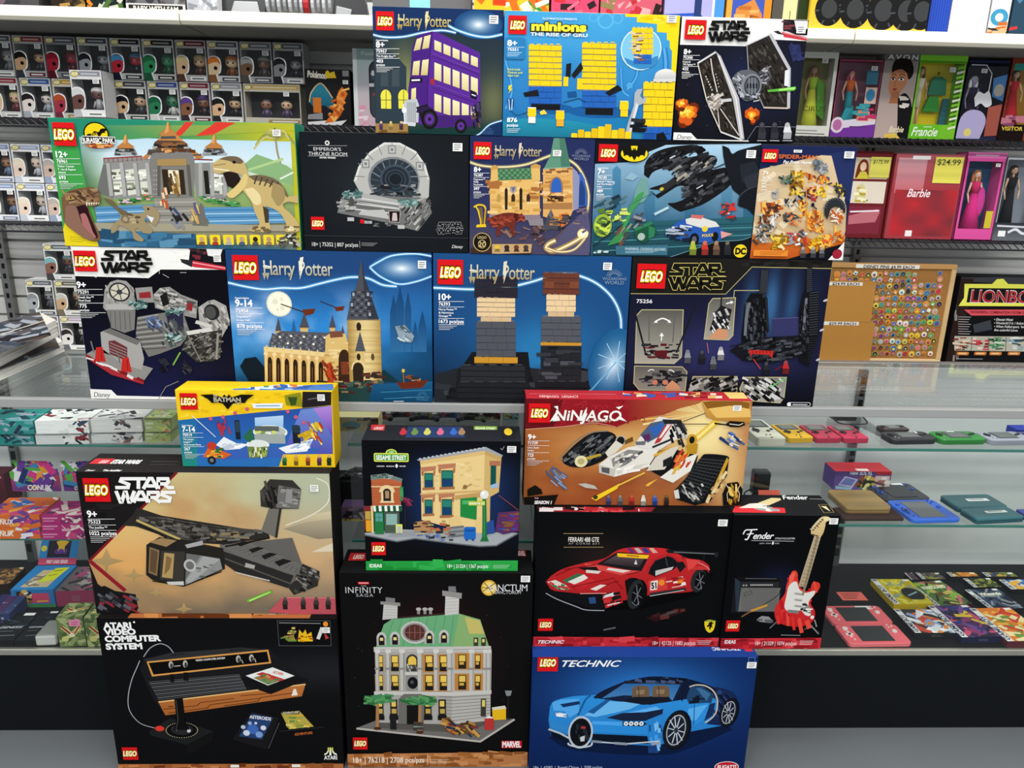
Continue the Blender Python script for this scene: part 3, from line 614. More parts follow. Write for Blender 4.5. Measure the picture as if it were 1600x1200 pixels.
    for x, y, r, tr in ((308,828,74,985),(535,838,84,1005)):
        a.P([(x-7, y),(x+9, y),(x+8, tr),(x-10, tr)],'a67a50'); a.E(x, y, r, 22,'3a7a48'); a.bits([(x-r, y-18),(x+r, y-22),(x+r*.9, y+22),(x-r*.9, y+24)],26,26,['2c6a3c','5a9a5c','47885a'], ang=10, jit=25, seed=int(x)); a.E(x, tr, 20,8,'4a2a1c')
    a.L('1008,800 1008,930',8,'1d1e20'); a.P('990,782 1028,782 1020,810 998,810','85888a'); a.E(1008,932,14,6,'2a2b2d'); a.P('922,880 996,870 996,936 924,940','e6b51e'); a.P('920,872 990,862 998,878 924,886','d8d4c0'); a.R(882,925,930,992,'b83434'); a.P('880,930 905,915 934,930','e8e4e0'); a.P('650,930 690,925 740,975 820,990 830,1020 760,1010 680,1000','6a4a28'); a.bits('655,940 830,960 840,1030 690,1000',36,22,['b07a38','3a2a1c','c89a50','28304a','8a3028'], ang=20, jit=30, seed=9); a.R(375,905,410,990,'1d1e22'); a.R(500,950,550,995,'3a3c3a'); a.bits('500,950 550,950 550,995 500,995',8,12,['8a8c88','5a3a2a'], seed=3)
    a.R(204,199,264,213,'c8242c'); a.L('208,206 260,206',4,'f0d0d0'); a.T('THE',220,226,9,28,'9a9a9c',.005); a.T('INFINITY',138,259,32,198,'c9c9cb',0,0,1.1); a.T('SAGA',195,279,16,92,'b4b4b6',0,0,1.2)
    a.E(905,232,42, None, 'd6a73c'); a.E(905,232,34, None, 'f0d070')
    for p in ('872,250 900,232 940,205','880,205 905,232 925,268','868,230 905,232 945,238'): a.L(p, 4,'2a1c0c')
    a.T('SANCTUM',900,249,36,210,'dadadc',0,0,.95); a.T('SANCTORUM',935,264,17,140,'c4c4c6',0)
    lego(a, 177,1032,79,64); a.R(972,1050,1080,1088,'c9202a'); a.T('MARVEL',976,1084,30,100,'f6f2f2',.04,0,.9)
    a.P('100,1121 1200,1108 1200,1300 100,1300','b97a4a'); a.bits('150,1125 1110,1112 1110,1190 150,1190',90,30,['a0622f','c98c58','8a5228'], seed=3); a.T('18+ | 76218 | 2708 pcs/pzs',180,1166,28,380,'f6ece0',.008); a.R(575,1118,578,1178,'f0e0d0')
    for i in range(3): a.L([(590,1150+i*9),(690-i*8,1149+i*9)],3,'e0c8b0')
    sticker(t, a, 1076,166,1124,200); a.out('printed_front', t)
    b = topart('sanct'); b.R(548,864,571,876,'c8282e'); b.T('LEGO',551,873,6,17,'f0e0d0',.05,.2); b.R(806,860,822,869,'c8282e'); b.T('MARVEL',803,868,7,18,'f4f0f0',.04); b.out('printed_top', t)
# ---- street corner with tan house
def art_sesame():
    t, a = toyset('sesame','black toy set box showing a tan street corner house beside a brick shop','121317', top='23252b')
    a.view(510,620,4.706); full(a, 20,22, lambda S, T: vmix('0b0d11','1c3468', np.exp(-((S-.62)/.36)**4-((T-.42)/.3)**4)*.9))
    a.P('280,1000 560,975 1410,1000 1250,1092 1100,1095 900,1072 650,1040 520,1062 285,1018','a3a8ac'); a.L('283,1016 520,1064 650,1042 900,1074 1130,1100 1250,1094 1408,1004',11,'5f656a')
    for i in range(18): a.L([(440+i*13,1035-i*.5),(520+i*13,985)],3,'7d8388', up=i == 0)
    a.P('692,465 1165,392 1150,1005 1010,990 700,905','e7cb8c'); a.P('1165,392 1288,440 1268,700 1205,735 1200,1010 1150,1005','cfae6e'); a.P('664,462 1172,368 1298,430 1290,442 1165,396 690,475','9da2a8'); a.P('690,470 1165,396 1165,425 690,498','d9b878'); a.P('1165,396 1288,440 1285,470 1165,425','c0a062')
    a.bits('690,520 1150,450 1140,700 700,720',30,22,['dcc084','efd59a'], ang=-4, seed=2)
    for i in range(16): a.E(690+i*31,456-i*5.4,11,7,'b8bdc2',8, up=i == 0)
    for x0, y0, x1, y1 in ((720,560,786,668),(846,540,932,664),(722,755,782,860),(848,752,924,872)):
        a.R(x0-10, y0-5, x1+8, y1+8,'d2b070'); a.R(x0, y0, x1, y1,'15504a'); a.R(x0+6, y0+8, x1-6,(y0+y1)/2-4,'2b7f70'); a.R(x0+6,(y0+y1)/2+4, x1-6, y1-8,'1c3f6a'); a.P([(x0-26, y0-42),(x1+20, y0-52),(x1+16, y0-20),(x0-20, y0-8)],'b9795a'); a.P([(x0-22, y0-10),(x0-4, y0-12),(x0-6, y0+25),(x0-20, y0+15)],'a86848'); a.P([(x1, y0-14),(x1+16, y0-18),(x1+14, y0+15),(x1+2, y0+22)],'a86848'); a.P([(x0-14, y1),(x1+12, y1-4),(x1+12, y1+14),(x0-14, y1+18)],'a86a4a')
    a.R(1208,505,1246,655,'15504a'); a.R(1200,470,1280,505,'b07050'); a.P('1205,650 1260,630 1262,665 1210,672','9ab8d8'); a.L('690,716 1150,690',12,'cfa868'); a.L('1000,676 1068,640',12,'b8935c'); a.E(1020,662,16, None, '8c6a40'); a.P('945,725 1140,700 1140,735 945,755','c29a60'); a.P('985,748 1108,735 1104,905 985,880','23863e'); a.R(1000,760,1090,790,'4fae68')
    a.P('900,890 970,870 1010,990 905,1000','e2c484'); a.P('1100,900 1150,880 1150,1005 1100,990','e2c484')
    for i in range(5): a.P([(905-i*3,955+i*16),(1010,945+i*16),(1012,960+i*16),(902-i*3,972+i*16)],'8f9498' if i % 2 else '6b7074')
    a.R(1012,955,1098,1048,'1f67c0', rad=14); a.R(1020,975,1090,990,'17509c'); a.R(1025,1045,1040,1058,'17407c').R(1070,1045,1085,1058,'17407c')
    a.P('1148,750 1174,750 1182,1030 1195,1062 1130,1062 1145,1030','23713a'); a.L('1160,760 1160,1030',4,'4fa860'); a.E(1162,718,32, None, 'e4e6de'); a.E(1153,708,11, None, 'ffffff'); a.P('1044,768 1166,764 1166,796 1046,798','b8c83e'); a.T('SESAME ST',1050,790,14,112,'f4f4e4',.03)
    a.P('328,582 430,570 555,606 548,800 338,800','b7623c'); a.P('325,575 440,562 560,602 555,625 440,595 328,612','6d7f78'); a.bits('335,580 440,568 550,605 440,600',16,16,['3a4a48','9aa8a4'], seed=3)
    for i in range(9): a.L([(332,635+i*19),(548,648+i*17)],2.5,'9a4c2c', up=i == 0)
    a.R(330,655,548,665,'e0c490'); a.E(446,700,58,52,'e6cd98', a0=180, a1=360); a.R(402,695,420,770,'e6cd98').R(474,695,494,770,'e6cd98'); a.E(446,705,30,32,'2a2626', a0=180, a1=360); a.R(418,702,474,765,'2a2626'); a.R(432,690,462,745,'a88a60'); a.R(395,765,500,778,'e6cd98')
    a.R(540,660,568,765,'2f7a46'); a.E(553,712,12,46,'3f9a58'); a.P('345,800 552,795 556,838 350,842','f0f0ec')
    for i in range(5): a.P([(362+i*42,800),(384+i*42,799),(388+i*42,842),(366+i*42,843)],'1c5a34')
    a.R(326,800,350,1000,'e0c68c'); a.R(352,845,424,1008,'26763f'); a.R(362,855,414,915,'5a9a9c'); a.L('388,855 388,915',4,'26763f'); a.L('362,885 414,885',4,'26763f'); a.R(424,845,540,1000,'4a5a4c'); a.P('440,860 520,860 520,940 440,940','8ab0a8'); a.R(275,800,330,980,'7a2a30'); a.R(285,840,325,900,'b8a048'); a.R(290,905,330,990,'e0a020')
    a.bits('560,740 630,760 620,800 570,790',14,22,['6a2038','8a3050'], ang=40, seed=7); a.L('580,800 580,960',5,'3a2a20'); a.R(510,935,560,1000,'dfe06a'); a.R(520,950,550,1000,'b8bcc0'); a.P('640,920 760,905 770,985 645,985','b5875a'); a.bits('640,920 900,910 900,1010 660,1010',30,24,['d8b060','7a5a3a','b86a48','2c2a28','9a9a60'], seed=5)
    a.P('1262,850 1415,835 1418,985 1300,1010 1240,985','54305e'); a.bits('1250,860 1410,850 1410,985 1260,1000',26,28,['8a3a2a','6a2a6a','3a4a9a','7a5a38'], seed=6); a.L('1265,720 1410,830',4,'a84a48'); a.P('1180,920 1230,900 1240,1000 1180,1010','2c4c90')
    a.bits('655,1010 980,1010 960,1060 800,1050',18,20,['5a7ab8','8890a0','303438'], seed=4)
    a.E(478,412,42,30,'e4e45c'); a.E(478,412,34,23,'3f9a3c'); a.T('123',462,408,10,32,'f4f4e0',.04); a.R(349,411,606,477,'e4e45c', rad=10); a.R(357,419,598,469,'3d983a', rad=7); a.T('SESAME STREET',366,460,32,224,'f7f8f0',.03)
    a.T('LEGO  IDEAS',372,512,9,128,'d8d8da',.03); a.E(517,506,9,14,'f0f0f0'); a.T('BASE',538,512,9,46,'d8d8da',.03)
    a.L('1280,375 1292,388 1308,362',4,'a0a0a0'); lego(a, 331,1066,107,95)
    a.P('270,1206 1420,1200 1420,1290 270,1290','2ba447'); a.bits('275,1210 1390,1206 1390,1270 275,1270',30,60,['249a40','33b050','1f8a38'], seed=8); a.T('IDEAS',318,1250,24,92,'eefaf0',.03); a.T('18+ | 21324 | 1367 pcs/pzs',890,1254,26,300,'eefaf0',.01)
    for i in range(3): a.L([(1225,1235+i*10),(1350-i*10,1235+i*10)],3,'b8e8c0')
    sticker(t, a, 1330,360,1395,408); a.out('printed_front', t)
    b = topart('sesame'); b.view(510,620,4.706); b.P('600,220 1000,220 1020,300 580,300','2a3c66'); b.P('332,202 432,208 425,250 326,244','c8343a'); b.T('LEGO',345,240,18,70,'e8c8c0',.05,.2)
    for x, c in ((565,'c03440'),(650,'6a8a48'),(742,'c8c860'),(838,'d06a88'),(935,'3a6ac0'),(995,'a08060')): b.E(x, 262,26,20, c); b.E(x, 240,14,10, c)
    b.R(1085,216,1256,244,'7ea83c'); b.T('SESAME STREET',1095,240,15,150,'f0f4d0',.03); b.R(1290,222,1390,308,'1c1d22'); b.E(1336,258,30,26,'e8c838'); b.out('printed_top', t)
# ---- blue sports car
def art_bug():
    t, a = toyset('bug','blue toy set box showing a light blue sports car, on the floor','14326f', top='1c3f8c')
    a.view(800,900,4); full(a, 30,22, lambda S, T: vmix(mixc('0f2a63','0b1c44',.3),'2b78c8', np.exp(-((S-.5)/.34)**2-((T-.3)/.28)**2))*(1-.25*np.clip(T-.75,0,1)[..., None]))
    a.P(curve('230,1010 400,1090 900,1120 1100,1080 1380,960')+[(1300,900),(300,980)],'0a1a3c')
    a.P(curve('238,815 270,778 380,752 490,745 600,735')+[(900,790)]+curve('1000,760 1150,715 1290,715 1390,750 1408,800')+[(1390,900),(1310,935),(1100,975),(1085,1040),(925,1050),(915,1105),(855,1105),(850,1060),(500,1040),(240,985),(228,900)],'2f93df','2478c4')
    a.P(curve('505,760 560,720 650,680 720,655 860,628 1000,632 1110,645 1250,690 1330,735')+[(1290,760),(1080,770),(960,790),(820,805),(640,780)],'101a36'); a.P('590,745 700,672 1060,672 1020,775 840,800 700,780 560,765','2c66a4','4a86be'); a.P('560,765 700,745 960,755 1000,775 830,805','14213c')
    for x, y in ((800,728),(925,726)): a.P(curve([(x-50, y+40),(x-45, y-30),(x-15, y-42),(x+25, y-42),(x+55, y-30),(x+60, y+40)]),'6d5844'); a.P([(x-25, y-15),(x+30, y-17),(x+25, y+10),(x-22, y+12)],'8f785c'); a.L([(x-10, y-38),(x-5, y+30)],5,'3c3026')
    a.P('700,780 760,755 980,755 1000,780 860,805','151a28'); a.L('700,660 1060,672',14,'20242c'); a.L('520,765 720,655',10,'1a2030'); a.L('1062,672 1010,780',14,'14203c')
    a.bits('780,645 880,632 1100,645 1060,662 800,660',14,26,['2c3a60','0c1220','46557c'], ang=5, seed=2)
    a.P('1090,760 1115,690 1190,688 1262,742 1245,795 1190,795 1105,800','22456c'); a.P('1180,700 1240,735 1215,780 1150,700','3f6c98'); a.L('1075,690 1062,780',10,'0e1a34'); a.bits('1115,755 1190,750 1190,790 1115,795',5,26,['101a2c'], seed=1)
    a.P(curve('1270,690 1370,720 1408,770 1395,850 1320,935')+[(1215,925),(1262,880),(1290,800),(1275,740)],'16274f'); a.bits('1290,720 1395,760 1380,850 1260,900',22,26,['0c1630','2c4272','22345e'], ang=50, seed=4)
    a.L(curve('1108,692 1150,680 1205,685 1255,715 1282,770 1278,840 1250,885 1205,915'),9,'c9bfae')
    a.P('450,870 580,780 700,785 800,800 740,830 640,855 520,880','6ab8f0'); a.P('470,850 590,770 620,772 510,860','1d5a98'); a.P('590,890 760,830 935,795 950,850 860,900 740,905','2e8cdc'); a.P('640,870 900,815 935,835 860,880','5fb2f2'); a.P('500,900 700,905 840,905 850,990 500,975','2b8ddb'); a.P('500,905 690,912 690,935 500,925','4aa6ee')
    a.P('590,885 690,855 830,850 945,830 940,860 830,905 700,905','17233f'); a.P('250,790 300,772 420,765 420,850 360,885 330,845 260,840','52a8ec'); a.P('300,800 420,780 425,800 320,820','15345e'); a.P('236,905 350,930 352,985 240,950','2f86cc')
    a.P('1090,800 1230,790 1225,880 1130,940 1095,930','2f8edd'); a.P('1100,830 1225,800 1150,900 1100,905','56aef0'); a.L('1140,800 1135,930',5,'174a84'); a.P('1235,800 1270,790 1255,870 1200,905','152f5c')
    a.P('500,985 845,1000 855,1048 640,1040 500,1025','0b1424'); a.P('228,955 352,995 358,1035 260,1010','0b1424'); a.P('880,915 955,850 930,930 915,1040 870,1050 850,990','2a86d4'); a.P('850,1060 920,1050 918,1105 858,1105','1d3f7c'); a.bits('860,900 940,880 920,1090 860,1090',16,22,['4aa2ea','16498a','7cc4f8'], ang=80, seed=6)
    a.P('690,908 815,908 845,922 815,938 692,934','1c2634')
    for i in range(4): a.E(712+i*32,921,14,13,'eef4fa'); a.E(712+i*32,921,6,6,'6a7a90')
    a.P('272,850 338,858 340,882 276,876','dfe8f2'); a.bits('276,852 336,860 336,880 280,875',6,10,['7a8aa0','ffffff'], seed=1)
    for x, y, rx, ry, ro in ((1025,962,78,116,8),(1352,852,52,86,10)):
        a.E(x+6, y, rx*1.12, ry*1.08,'0a1020', rot=ro); a.E(x, y, rx, ry, '16181c', rot=ro); a.E(x, y, rx*.76, ry*.84,'aab2bc', rot=ro); a.E(x, y, rx*.68, ry*.77,'1a2130', rot=ro)
        for k in range(10):
            q = k*math.pi/5+.15; dx, dy = math.cos(q), math.sin(q); a.L([(x+dx*rx*.12, y+dy*ry*.12),(x+dx*rx*.7, y+dy*ry*.78)], rx*.09,'c2c8d0')
        a.E(x, y, rx*.16, ry*.16,'2a3040')
    a.E(428,975,78,102,'b9c6d2'); a.E(428,975,66,88,'0d1017'); a.bits('385,920 470,920 480,1020 385,1020',14,16,['1c2028','262c36'], ang=90, seed=2); a.R(432,938,458,952,'b83038'); a.P('425,1005 455,995 452,1030 428,1032','c8ccd0'); a.L(curve('350,1040 362,1055 430,1068 490,1058 500,1038'),11,'c5ced8'); a.L(curve('412,870 425,840 460,770 490,745'),9,'14548e')
    a.L('228,955 300,980 358,1012',14,'b4bec9'); a.L('500,1030 560,1036',18,'7f8b9a'); a.L('560,1036 640,1042',9,'c5ced8'); a.L('640,1042 720,1048',18,'8e99a8'); a.L('720,1046 920,1030',10,'c5ced8'); a.L('870,1050 925,1040',18,'98a2b0')
    lego(a, 162,487,123,106); a.T('TECHNIC',312,564,38,370,'f2f4f8',.02,.35)
    a.T('18+  |  42083  |  Bugatti Chiron  |  3599 pcs/pzs',135,1205,20,430,'a8b8d4',.01); a.E(1340,1190,76,34,'f0e4e4'); a.E(1340,1190,71,30,'c01f30'); a.T('BUGATTI',1282,1202,22,116,'f6eeee',.035)
    a.L('1478,508 1518,508 1518,535 1478,535',3,'6a88c0', True); sticker(t, a, 1470,536,1524,574); a.out('printed_front', t)
    b = topart('bug'); b.view(800,900,4); b.R(1448,450,1508,472,'c0343c'); b.T('TECHNIC',1422,448,17,175,'e4e6ee',.03, rot=180); b.out('printed_top', t)
# ---- red racing car
def art_ferr():
    t, a = toyset('ferr','black toy set box with a red racing car and a red band along its foot','0f1012', top='101113')
    a.view(820,780,3.137); full(a, 24,18, lambda S, T: vmix('0a0b0d','33231f', np.exp(-((S-.35)/.2)**2-((T-.33)/.14)**2)*.6))
    a.T('FERRARI 488 GTE',213,208,22,150,'e8e4dc',.012); a.T('AF CORSE #51',214,221,9,150,'a8a49c',.0,0,1.3); a.L('190,168 385,168',3,'a08c68'); a.L('190,235 385,235',4,'8c774e')
    a.P('120,470 400,545 560,540 860,470 930,360 600,440','050506')
    a.P(curve('103,405 130,375 190,340 290,312 360,298 400,285 455,250 520,236 600,236 690,242 740,262 795,288 860,298 895,318 905,340 892,395')+[(850,445),(800,455),(610,470),(465,500),(400,535),(330,528),(125,440)],'c8292c','a01e22')
    a.P('352,318 455,258 612,272 572,352 500,345 420,330','19191d'); a.P('380,312 450,272 590,285 560,335','5a4c50','2a2024'); a.P('452,264 610,274 600,292 455,282','f0bd22'); a.L('500,275 560,280',5,'8a2a1c'); a.P('545,295 552,320 535,318','d0d0d0')
    for i, c in enumerate(('6a2a6a','b8b0b0','2a3a8a','d8a090')): a.P([(500+i*36,240),(520+i*36,238),(545+i*36,262),(520+i*36,264)], c)
    a.P('615,335 640,300 700,278 742,290 760,318 728,345 640,380 605,365','131418'); a.L(curve('600,350 640,296 705,272 765,320'),7,'a82428'); a.P('640,350 730,330 720,345 640,375','c8c2be'); a.P('735,310 775,305 790,330 760,360','17171a'); a.L('690,285 700,330',6,'3a3a40')
    a.P('290,312 400,330 480,345 560,352 470,372 300,330','d24a44'); a.P('200,392 280,350 430,385 330,440 260,445','b82226'); a.P('185,398 260,362 290,372 210,412','3a6a48'); a.P('210,404 290,368 310,385 250,420','e0dcd4'); a.P('240,418 320,385 340,400 290,430','c82c30')
    a.P('255,335 350,330 370,360 300,350','1a1416'); a.P('300,345 375,352 360,365 300,360','d8d0c8'); a.P('410,335 520,350 480,360 400,345','e0d0c8')
    for p in ('150,375 240,335','230,430 440,385','330,440 460,400','500,370 560,355','440,395 480,440','190,345 350,320'): a.L(p, 5,'7a1418')
    a.P('110,405 150,395 200,420 230,440 160,440','d8d0c4'); a.bits('118,405 200,420 225,440 150,435',10,16,['3a7a48','c83034','f0ece4'], ang=20, seed=3); a.P('320,440 370,418 400,420 350,448','e0d8d0')
    a.P(curve('104,445 200,455 270,462 380,465 460,490')+[(400,540),(330,535),(240,505),(150,475)],'101114'); a.L(curve('103,460 160,490 250,525 300,542 390,545'),5,'9aa0a8'); a.P('312,482 345,478 350,510 318,512','2a4a7a'); a.P('380,470 465,460 465,500 400,520','b82528'); a.bits('370,465 465,460 465,515 400,525',14,22,['16171a','d8d8d8','c83034'], ang=-15, seed=5); a.L('270,462 400,460',5,'d88a84'); a.L('405,520 465,505',6,'d8d4d0')
    a.P(curve('490,400 520,385 560,392 590,430')+[(600,470),(500,470)],'0f0f11'); a.P('600,395 790,350 800,440 610,465','b62327'); a.P('605,400 690,378 700,440 610,455','c83a38')
    for x, y, rx, ry in ((548,466,42,72),(856,398,40,58)): a.E(x+4, y, rx*1.1, ry*1.02,'0a0a0b', rot=8); a.E(x-6, y, rx*.9, ry, '26282b', rot=8); a.E(x+4, y+2, rx*.66, ry*.78,'0c0c0e', rot=8); [a.L([(x+4, y+2),(x+4+math.cos(q)*rx*.55, y+2+math.sin(q)*ry*.7)],4,'6a6e74') for q in (.3,1.35,2.4,3.4,4.5,5.5)]; a.L(curve([(x-rx*.55, y+ry*.5),(x-rx*.1, y+ry*.75),(x+rx*.3, y+ry*.5)]),2.5,'8a8e94')
    a.E(856,345,52,16,'c43432', a0=180, a1=360); a.L(curve('800,300 850,310 890,330 905,345'),4,'e0908a'); a.P('610,460 790,432 790,445 620,475','2a2a2c'); a.L('612,474 780,445',4,'b8b8b8')
    a.P('618,402 652,396 648,442 614,446','e8e0dc'); a.T('51',620,438,28,26,'1c1416',.05, rot=-8); a.E(670,408,15, None, 'e8862a'); a.L('692,405 722,400',6,'e8c8c0'); a.bits('732,378 780,368 780,415 732,425',14,16,['e8862a','e8e0d8','d05a2a','8a1a1c'], ang=-10, seed=6); a.L('720,432 775,422',4,'d8c8c4'); a.P('790,290 860,300 830,330 800,350','d84440')
    a.P('690,246 800,252 948,262 948,272 800,268 700,262','1b1c1f'); a.L('730,258 940,268',3,'8a8e92'); a.P('928,258 948,260 944,285 930,282','202124'); a.L('770,262 778,290',5,'1b1c1f'); a.L('880,268 876,300',5,'1b1c1f')
    a.P('590,580 770,530 790,550 640,600','2a1113'); a.bits('600,575 770,535 780,550 640,595',8,22,['3c1a1c','5a2a2a','4a4040'], ang=-15, seed=3); a.L('385,640 445,628',9,'55585c')
    lego(a, 66,584,70,60); a.P(curve('880,596 905,590 934,594')+curve('932,615 924,640 905,653 888,640 880,615'),'e9cf2a'); a.L('882,597 932,594',5,'3a8a48'); a.P('900,604 914,598 922,606 916,616 920,628 912,626 908,640 902,634 904,622 894,626 890,618 900,614','17140c'); a.L('915,610 926,604',4,'17140c')
    a.P('20,672 1040,680 1040,800 20,800','c92e38'); a.bits('60,680 950,684 950,730 60,730',60,34,['a8202a','d8424a','8a1820','b8262e'], seed=4)
    a.T('TECHNIC',64,705,15,130,'f4eaea',.03,.35); a.T('18+ | 42125 | 1682 pcs/pzs',625,712,18,210,'f0dcdc',.008)
    for i in range(3): a.L([(845,692+i*8),(915-i*5,693+i*8)],3,'e8c0c0')
    sticker(t, a, 948,98,991,131); a.out('printed_front', t)
    b = topart('ferr'); b.view(820,780,3.137); b.P('60,40 640,40 620,62 100,64','8a2028'); b.bits('70,44 600,44 600,60 90,60',26,26,['c8424a','1a1214','d8d0d0','a8282e'], ang=5, seed=7); b.out('printed_top', t)
# ---- red guitar
def art_fender():
    t, a = toyset('fender','narrow black toy set box with a red electric guitar and an amplifier','0d0e10', top='1c1d1f')
    a.view(820,780,3.137); full(a, 16,20, lambda S, T: vmix('08090b','18234a', np.exp(-((S-.5)/.2)**2-((T-.48)/.12)**2)*.6))
    a.L(curve('1070,172 1082,152 1105,150 1140,148'),6,'f0f0f0'); a.L(curve('1112,152 1102,175 1090,196 1078,196'),7,'f0f0f0'); a.L('1088,172 1122,168',5,'f0f0f0'); a.T('ender',1118,194,31,102,'f0f0f0',.015,.35,.95)
    a.T('STRATOCASTER',1226,196,8,98,'c4c4c8',.02,.1); a.L('1110,202 1320,206',2.5,'c0c0c4'); a.T('LEGO  IDEAS',1150,219,6,56,'b0b0b4',.01); a.E(1216,215,5,8,'e0e0e0'); a.T('BASE',1226,219,6,20,'b0b0b4',.01)
    a.R(1030,386,1244,556,'17181b'); a.P('1030,386 1052,380 1242,384 1242,404 1056,404','0e0f11'); a.P('1030,386 1056,404 1050,556 1034,548','27343f'); a.R(1060,404,1242,432,'26272a'); a.R(1060,434,1238,550,'6b6a68')
    for i in range(18): a.L([(1062,440+i*6.2),(1237,440+i*6.2)],2,'52514f', up=i == 0)
    for i in range(14): a.E(1108+i*8,420,3.4,4.5,'a8a8a4',8, up=i == 0)
    a.E(1072,422,5, None, '8a8a86'); a.E(1086,422,5, None, '8a8a86'); a.L('1080,388 1235,390',4,'54565a'); a.L('1075,462 1108,448 1114,462 1080,475',4,'4a4a48', True)
    a.L(curve('1062,578 1080,560 1110,548 1150,530 1190,505 1240,470 1260,420'),4,'26201c'); a.L('1108,548 1188,518',12,'c78f34'); a.L('1062,576 1110,548',7,'7a5a3a'); a.P('1135,590 1160,572 1195,575 1212,592 1200,606 1150,600','8b8c8e'); a.bits('1140,588 1200,580 1205,602 1150,600',6,16,['b8b8b8','5a5a5c'], seed=2)
    a.L('1235,600 1200,632',6,'6a6c70'); a.L('1385,600 1440,660',7,'7a7c80'); a.L('1420,590 1430,625',6,'8a8c90'); a.L('1370,640 1400,612',6,'54565a'); a.L('1255,665 1350,667',3,'9a9a9e')
    body = curve('1300,372 1312,352 1330,352 1338,372 1336,400 1350,430 1375,450 1398,440 1408,412 1425,405 1444,412 1445,435 1420,468 1400,490 1402,515 1420,545 1420,580 1400,608 1350,624 1290,620 1240,602 1224,570 1228,530 1250,495 1275,460 1282,420 1300,372',4)
    a.P(body, 'd8402a','c01f28'); a.bits(body[::3],26,30,['d8302c','b81a24','e04a38'], ang=80, seed=4); a.P(curve('1296,380 1312,360 1325,365 1305,420 1290,440'),'e8604a')
    a.P(curve('1290,430 1310,408 1332,405 1345,440 1375,458 1420,448 1416,470 1392,500 1392,530 1402,560 1392,572 1372,565 1352,545 1310,552 1284,545 1272,525 1280,480'),'dcdad4'); a.P('1372,505 1400,530 1402,562 1350,540','8a8a86'); a.bits('1375,505 1400,530 1400,560 1350,545',8,14,['2a2a2c','f0f0ec'], seed=5)
    for y in (455,485,515): a.P([(1322, y),(1362, y+5),(1358, y+16),(1318, y+11)],'b8b6b0'); a.L([(1326, y+8),(1356, y+12)],5,'8a8884')
    a.P('1290,540 1345,545 1340,560 1286,554','7a7a7a'); a.E(1408,578,9, None, 'e8e4dc'); a.P('1340,425 1378,432 1452,178 1422,168','b9a98c','a8987a'); a.P('1356,470 1366,472 1442,180 1430,176','8a7c62')
    for i in range(14): q = i/14; a.L([(1424-q*80,185+q*250),(1450-q*74,192+q*250)],2,'6a5c48', up=i == 0)
    a.P(curve('1402,170 1405,140 1430,108 1455,86 1480,84 1498,92 1490,104 1475,112 1472,130 1462,165 1448,186')+[(1420,178)],'dcc690','cdb07c'); a.E(1478,96,13,11,'ecdca8'); a.P('1408,168 1440,178 1436,184 1404,172','6a5a40')
    for i in range(6): a.E(1413+i*9,150-i*10,5,4,'3a3630'); a.L([(1405+i*9,148-i*10),(1398+i*9,144-i*10)],5,'c8c4bc')
    a.T('F',1440,140,18,10,'6a4a2a',.03,.4, rot=-60)
    lego(a, 988,593,61,54); a.P('900,682 1500,678 1500,800 900,800','c92c35'); a.bits('955,688 1440,684 1440,735 955,735',34,34,['a8202a','d8424a','8a1820'], seed=9)
    a.T('IDEAS',978,706,16,54,'f4eaea',.03); a.T('18+ | 21329 | 1074 pcs/pzs',1128,714,18,202,'f0dcdc',.008)
    for i in range(3): a.L([(1346,694+i*8),(1415-i*5,694+i*8)],3,'e8c0c0')
    sticker(t, a, 1494,92,1532,122); a.out('printed_front', t)
    b = topart('fender'); b.view(1160,640,3.636); b.P('-20,435 440,435 470,475 10,475','e4e0d4'); b.bits('140,440 420,440 440,470 150,470',22,26,['c8c048','8a6a4a','b0b4ac','f0ece0','5a5a58'], ang=8, seed=3)
    b.P('-60,585 -40,548 120,552 240,560 246,588','d2343a'); b.P('-20,560 40,535 120,530 180,505 220,512 130,550 215,575 150,580 60,560','e4dcd0'); b.P('90,530 165,502 215,504 220,514 150,545','d8c894'); b.bits('20,555 130,540 210,575 100,572',10,16,['f4f0ea','9a9a98'], ang=10, seed=2)
    b.T('Fender',232,510,22,150,'f0f0f0',.02,.35); b.L('380,508 460,510',5,'a8a8aa'); b.L('432,542 490,540 520,585 462,587',4,'8a7a50', True); b.P('445,550 475,550 500,580','d8d0a0'); b.out('printed_top', t)
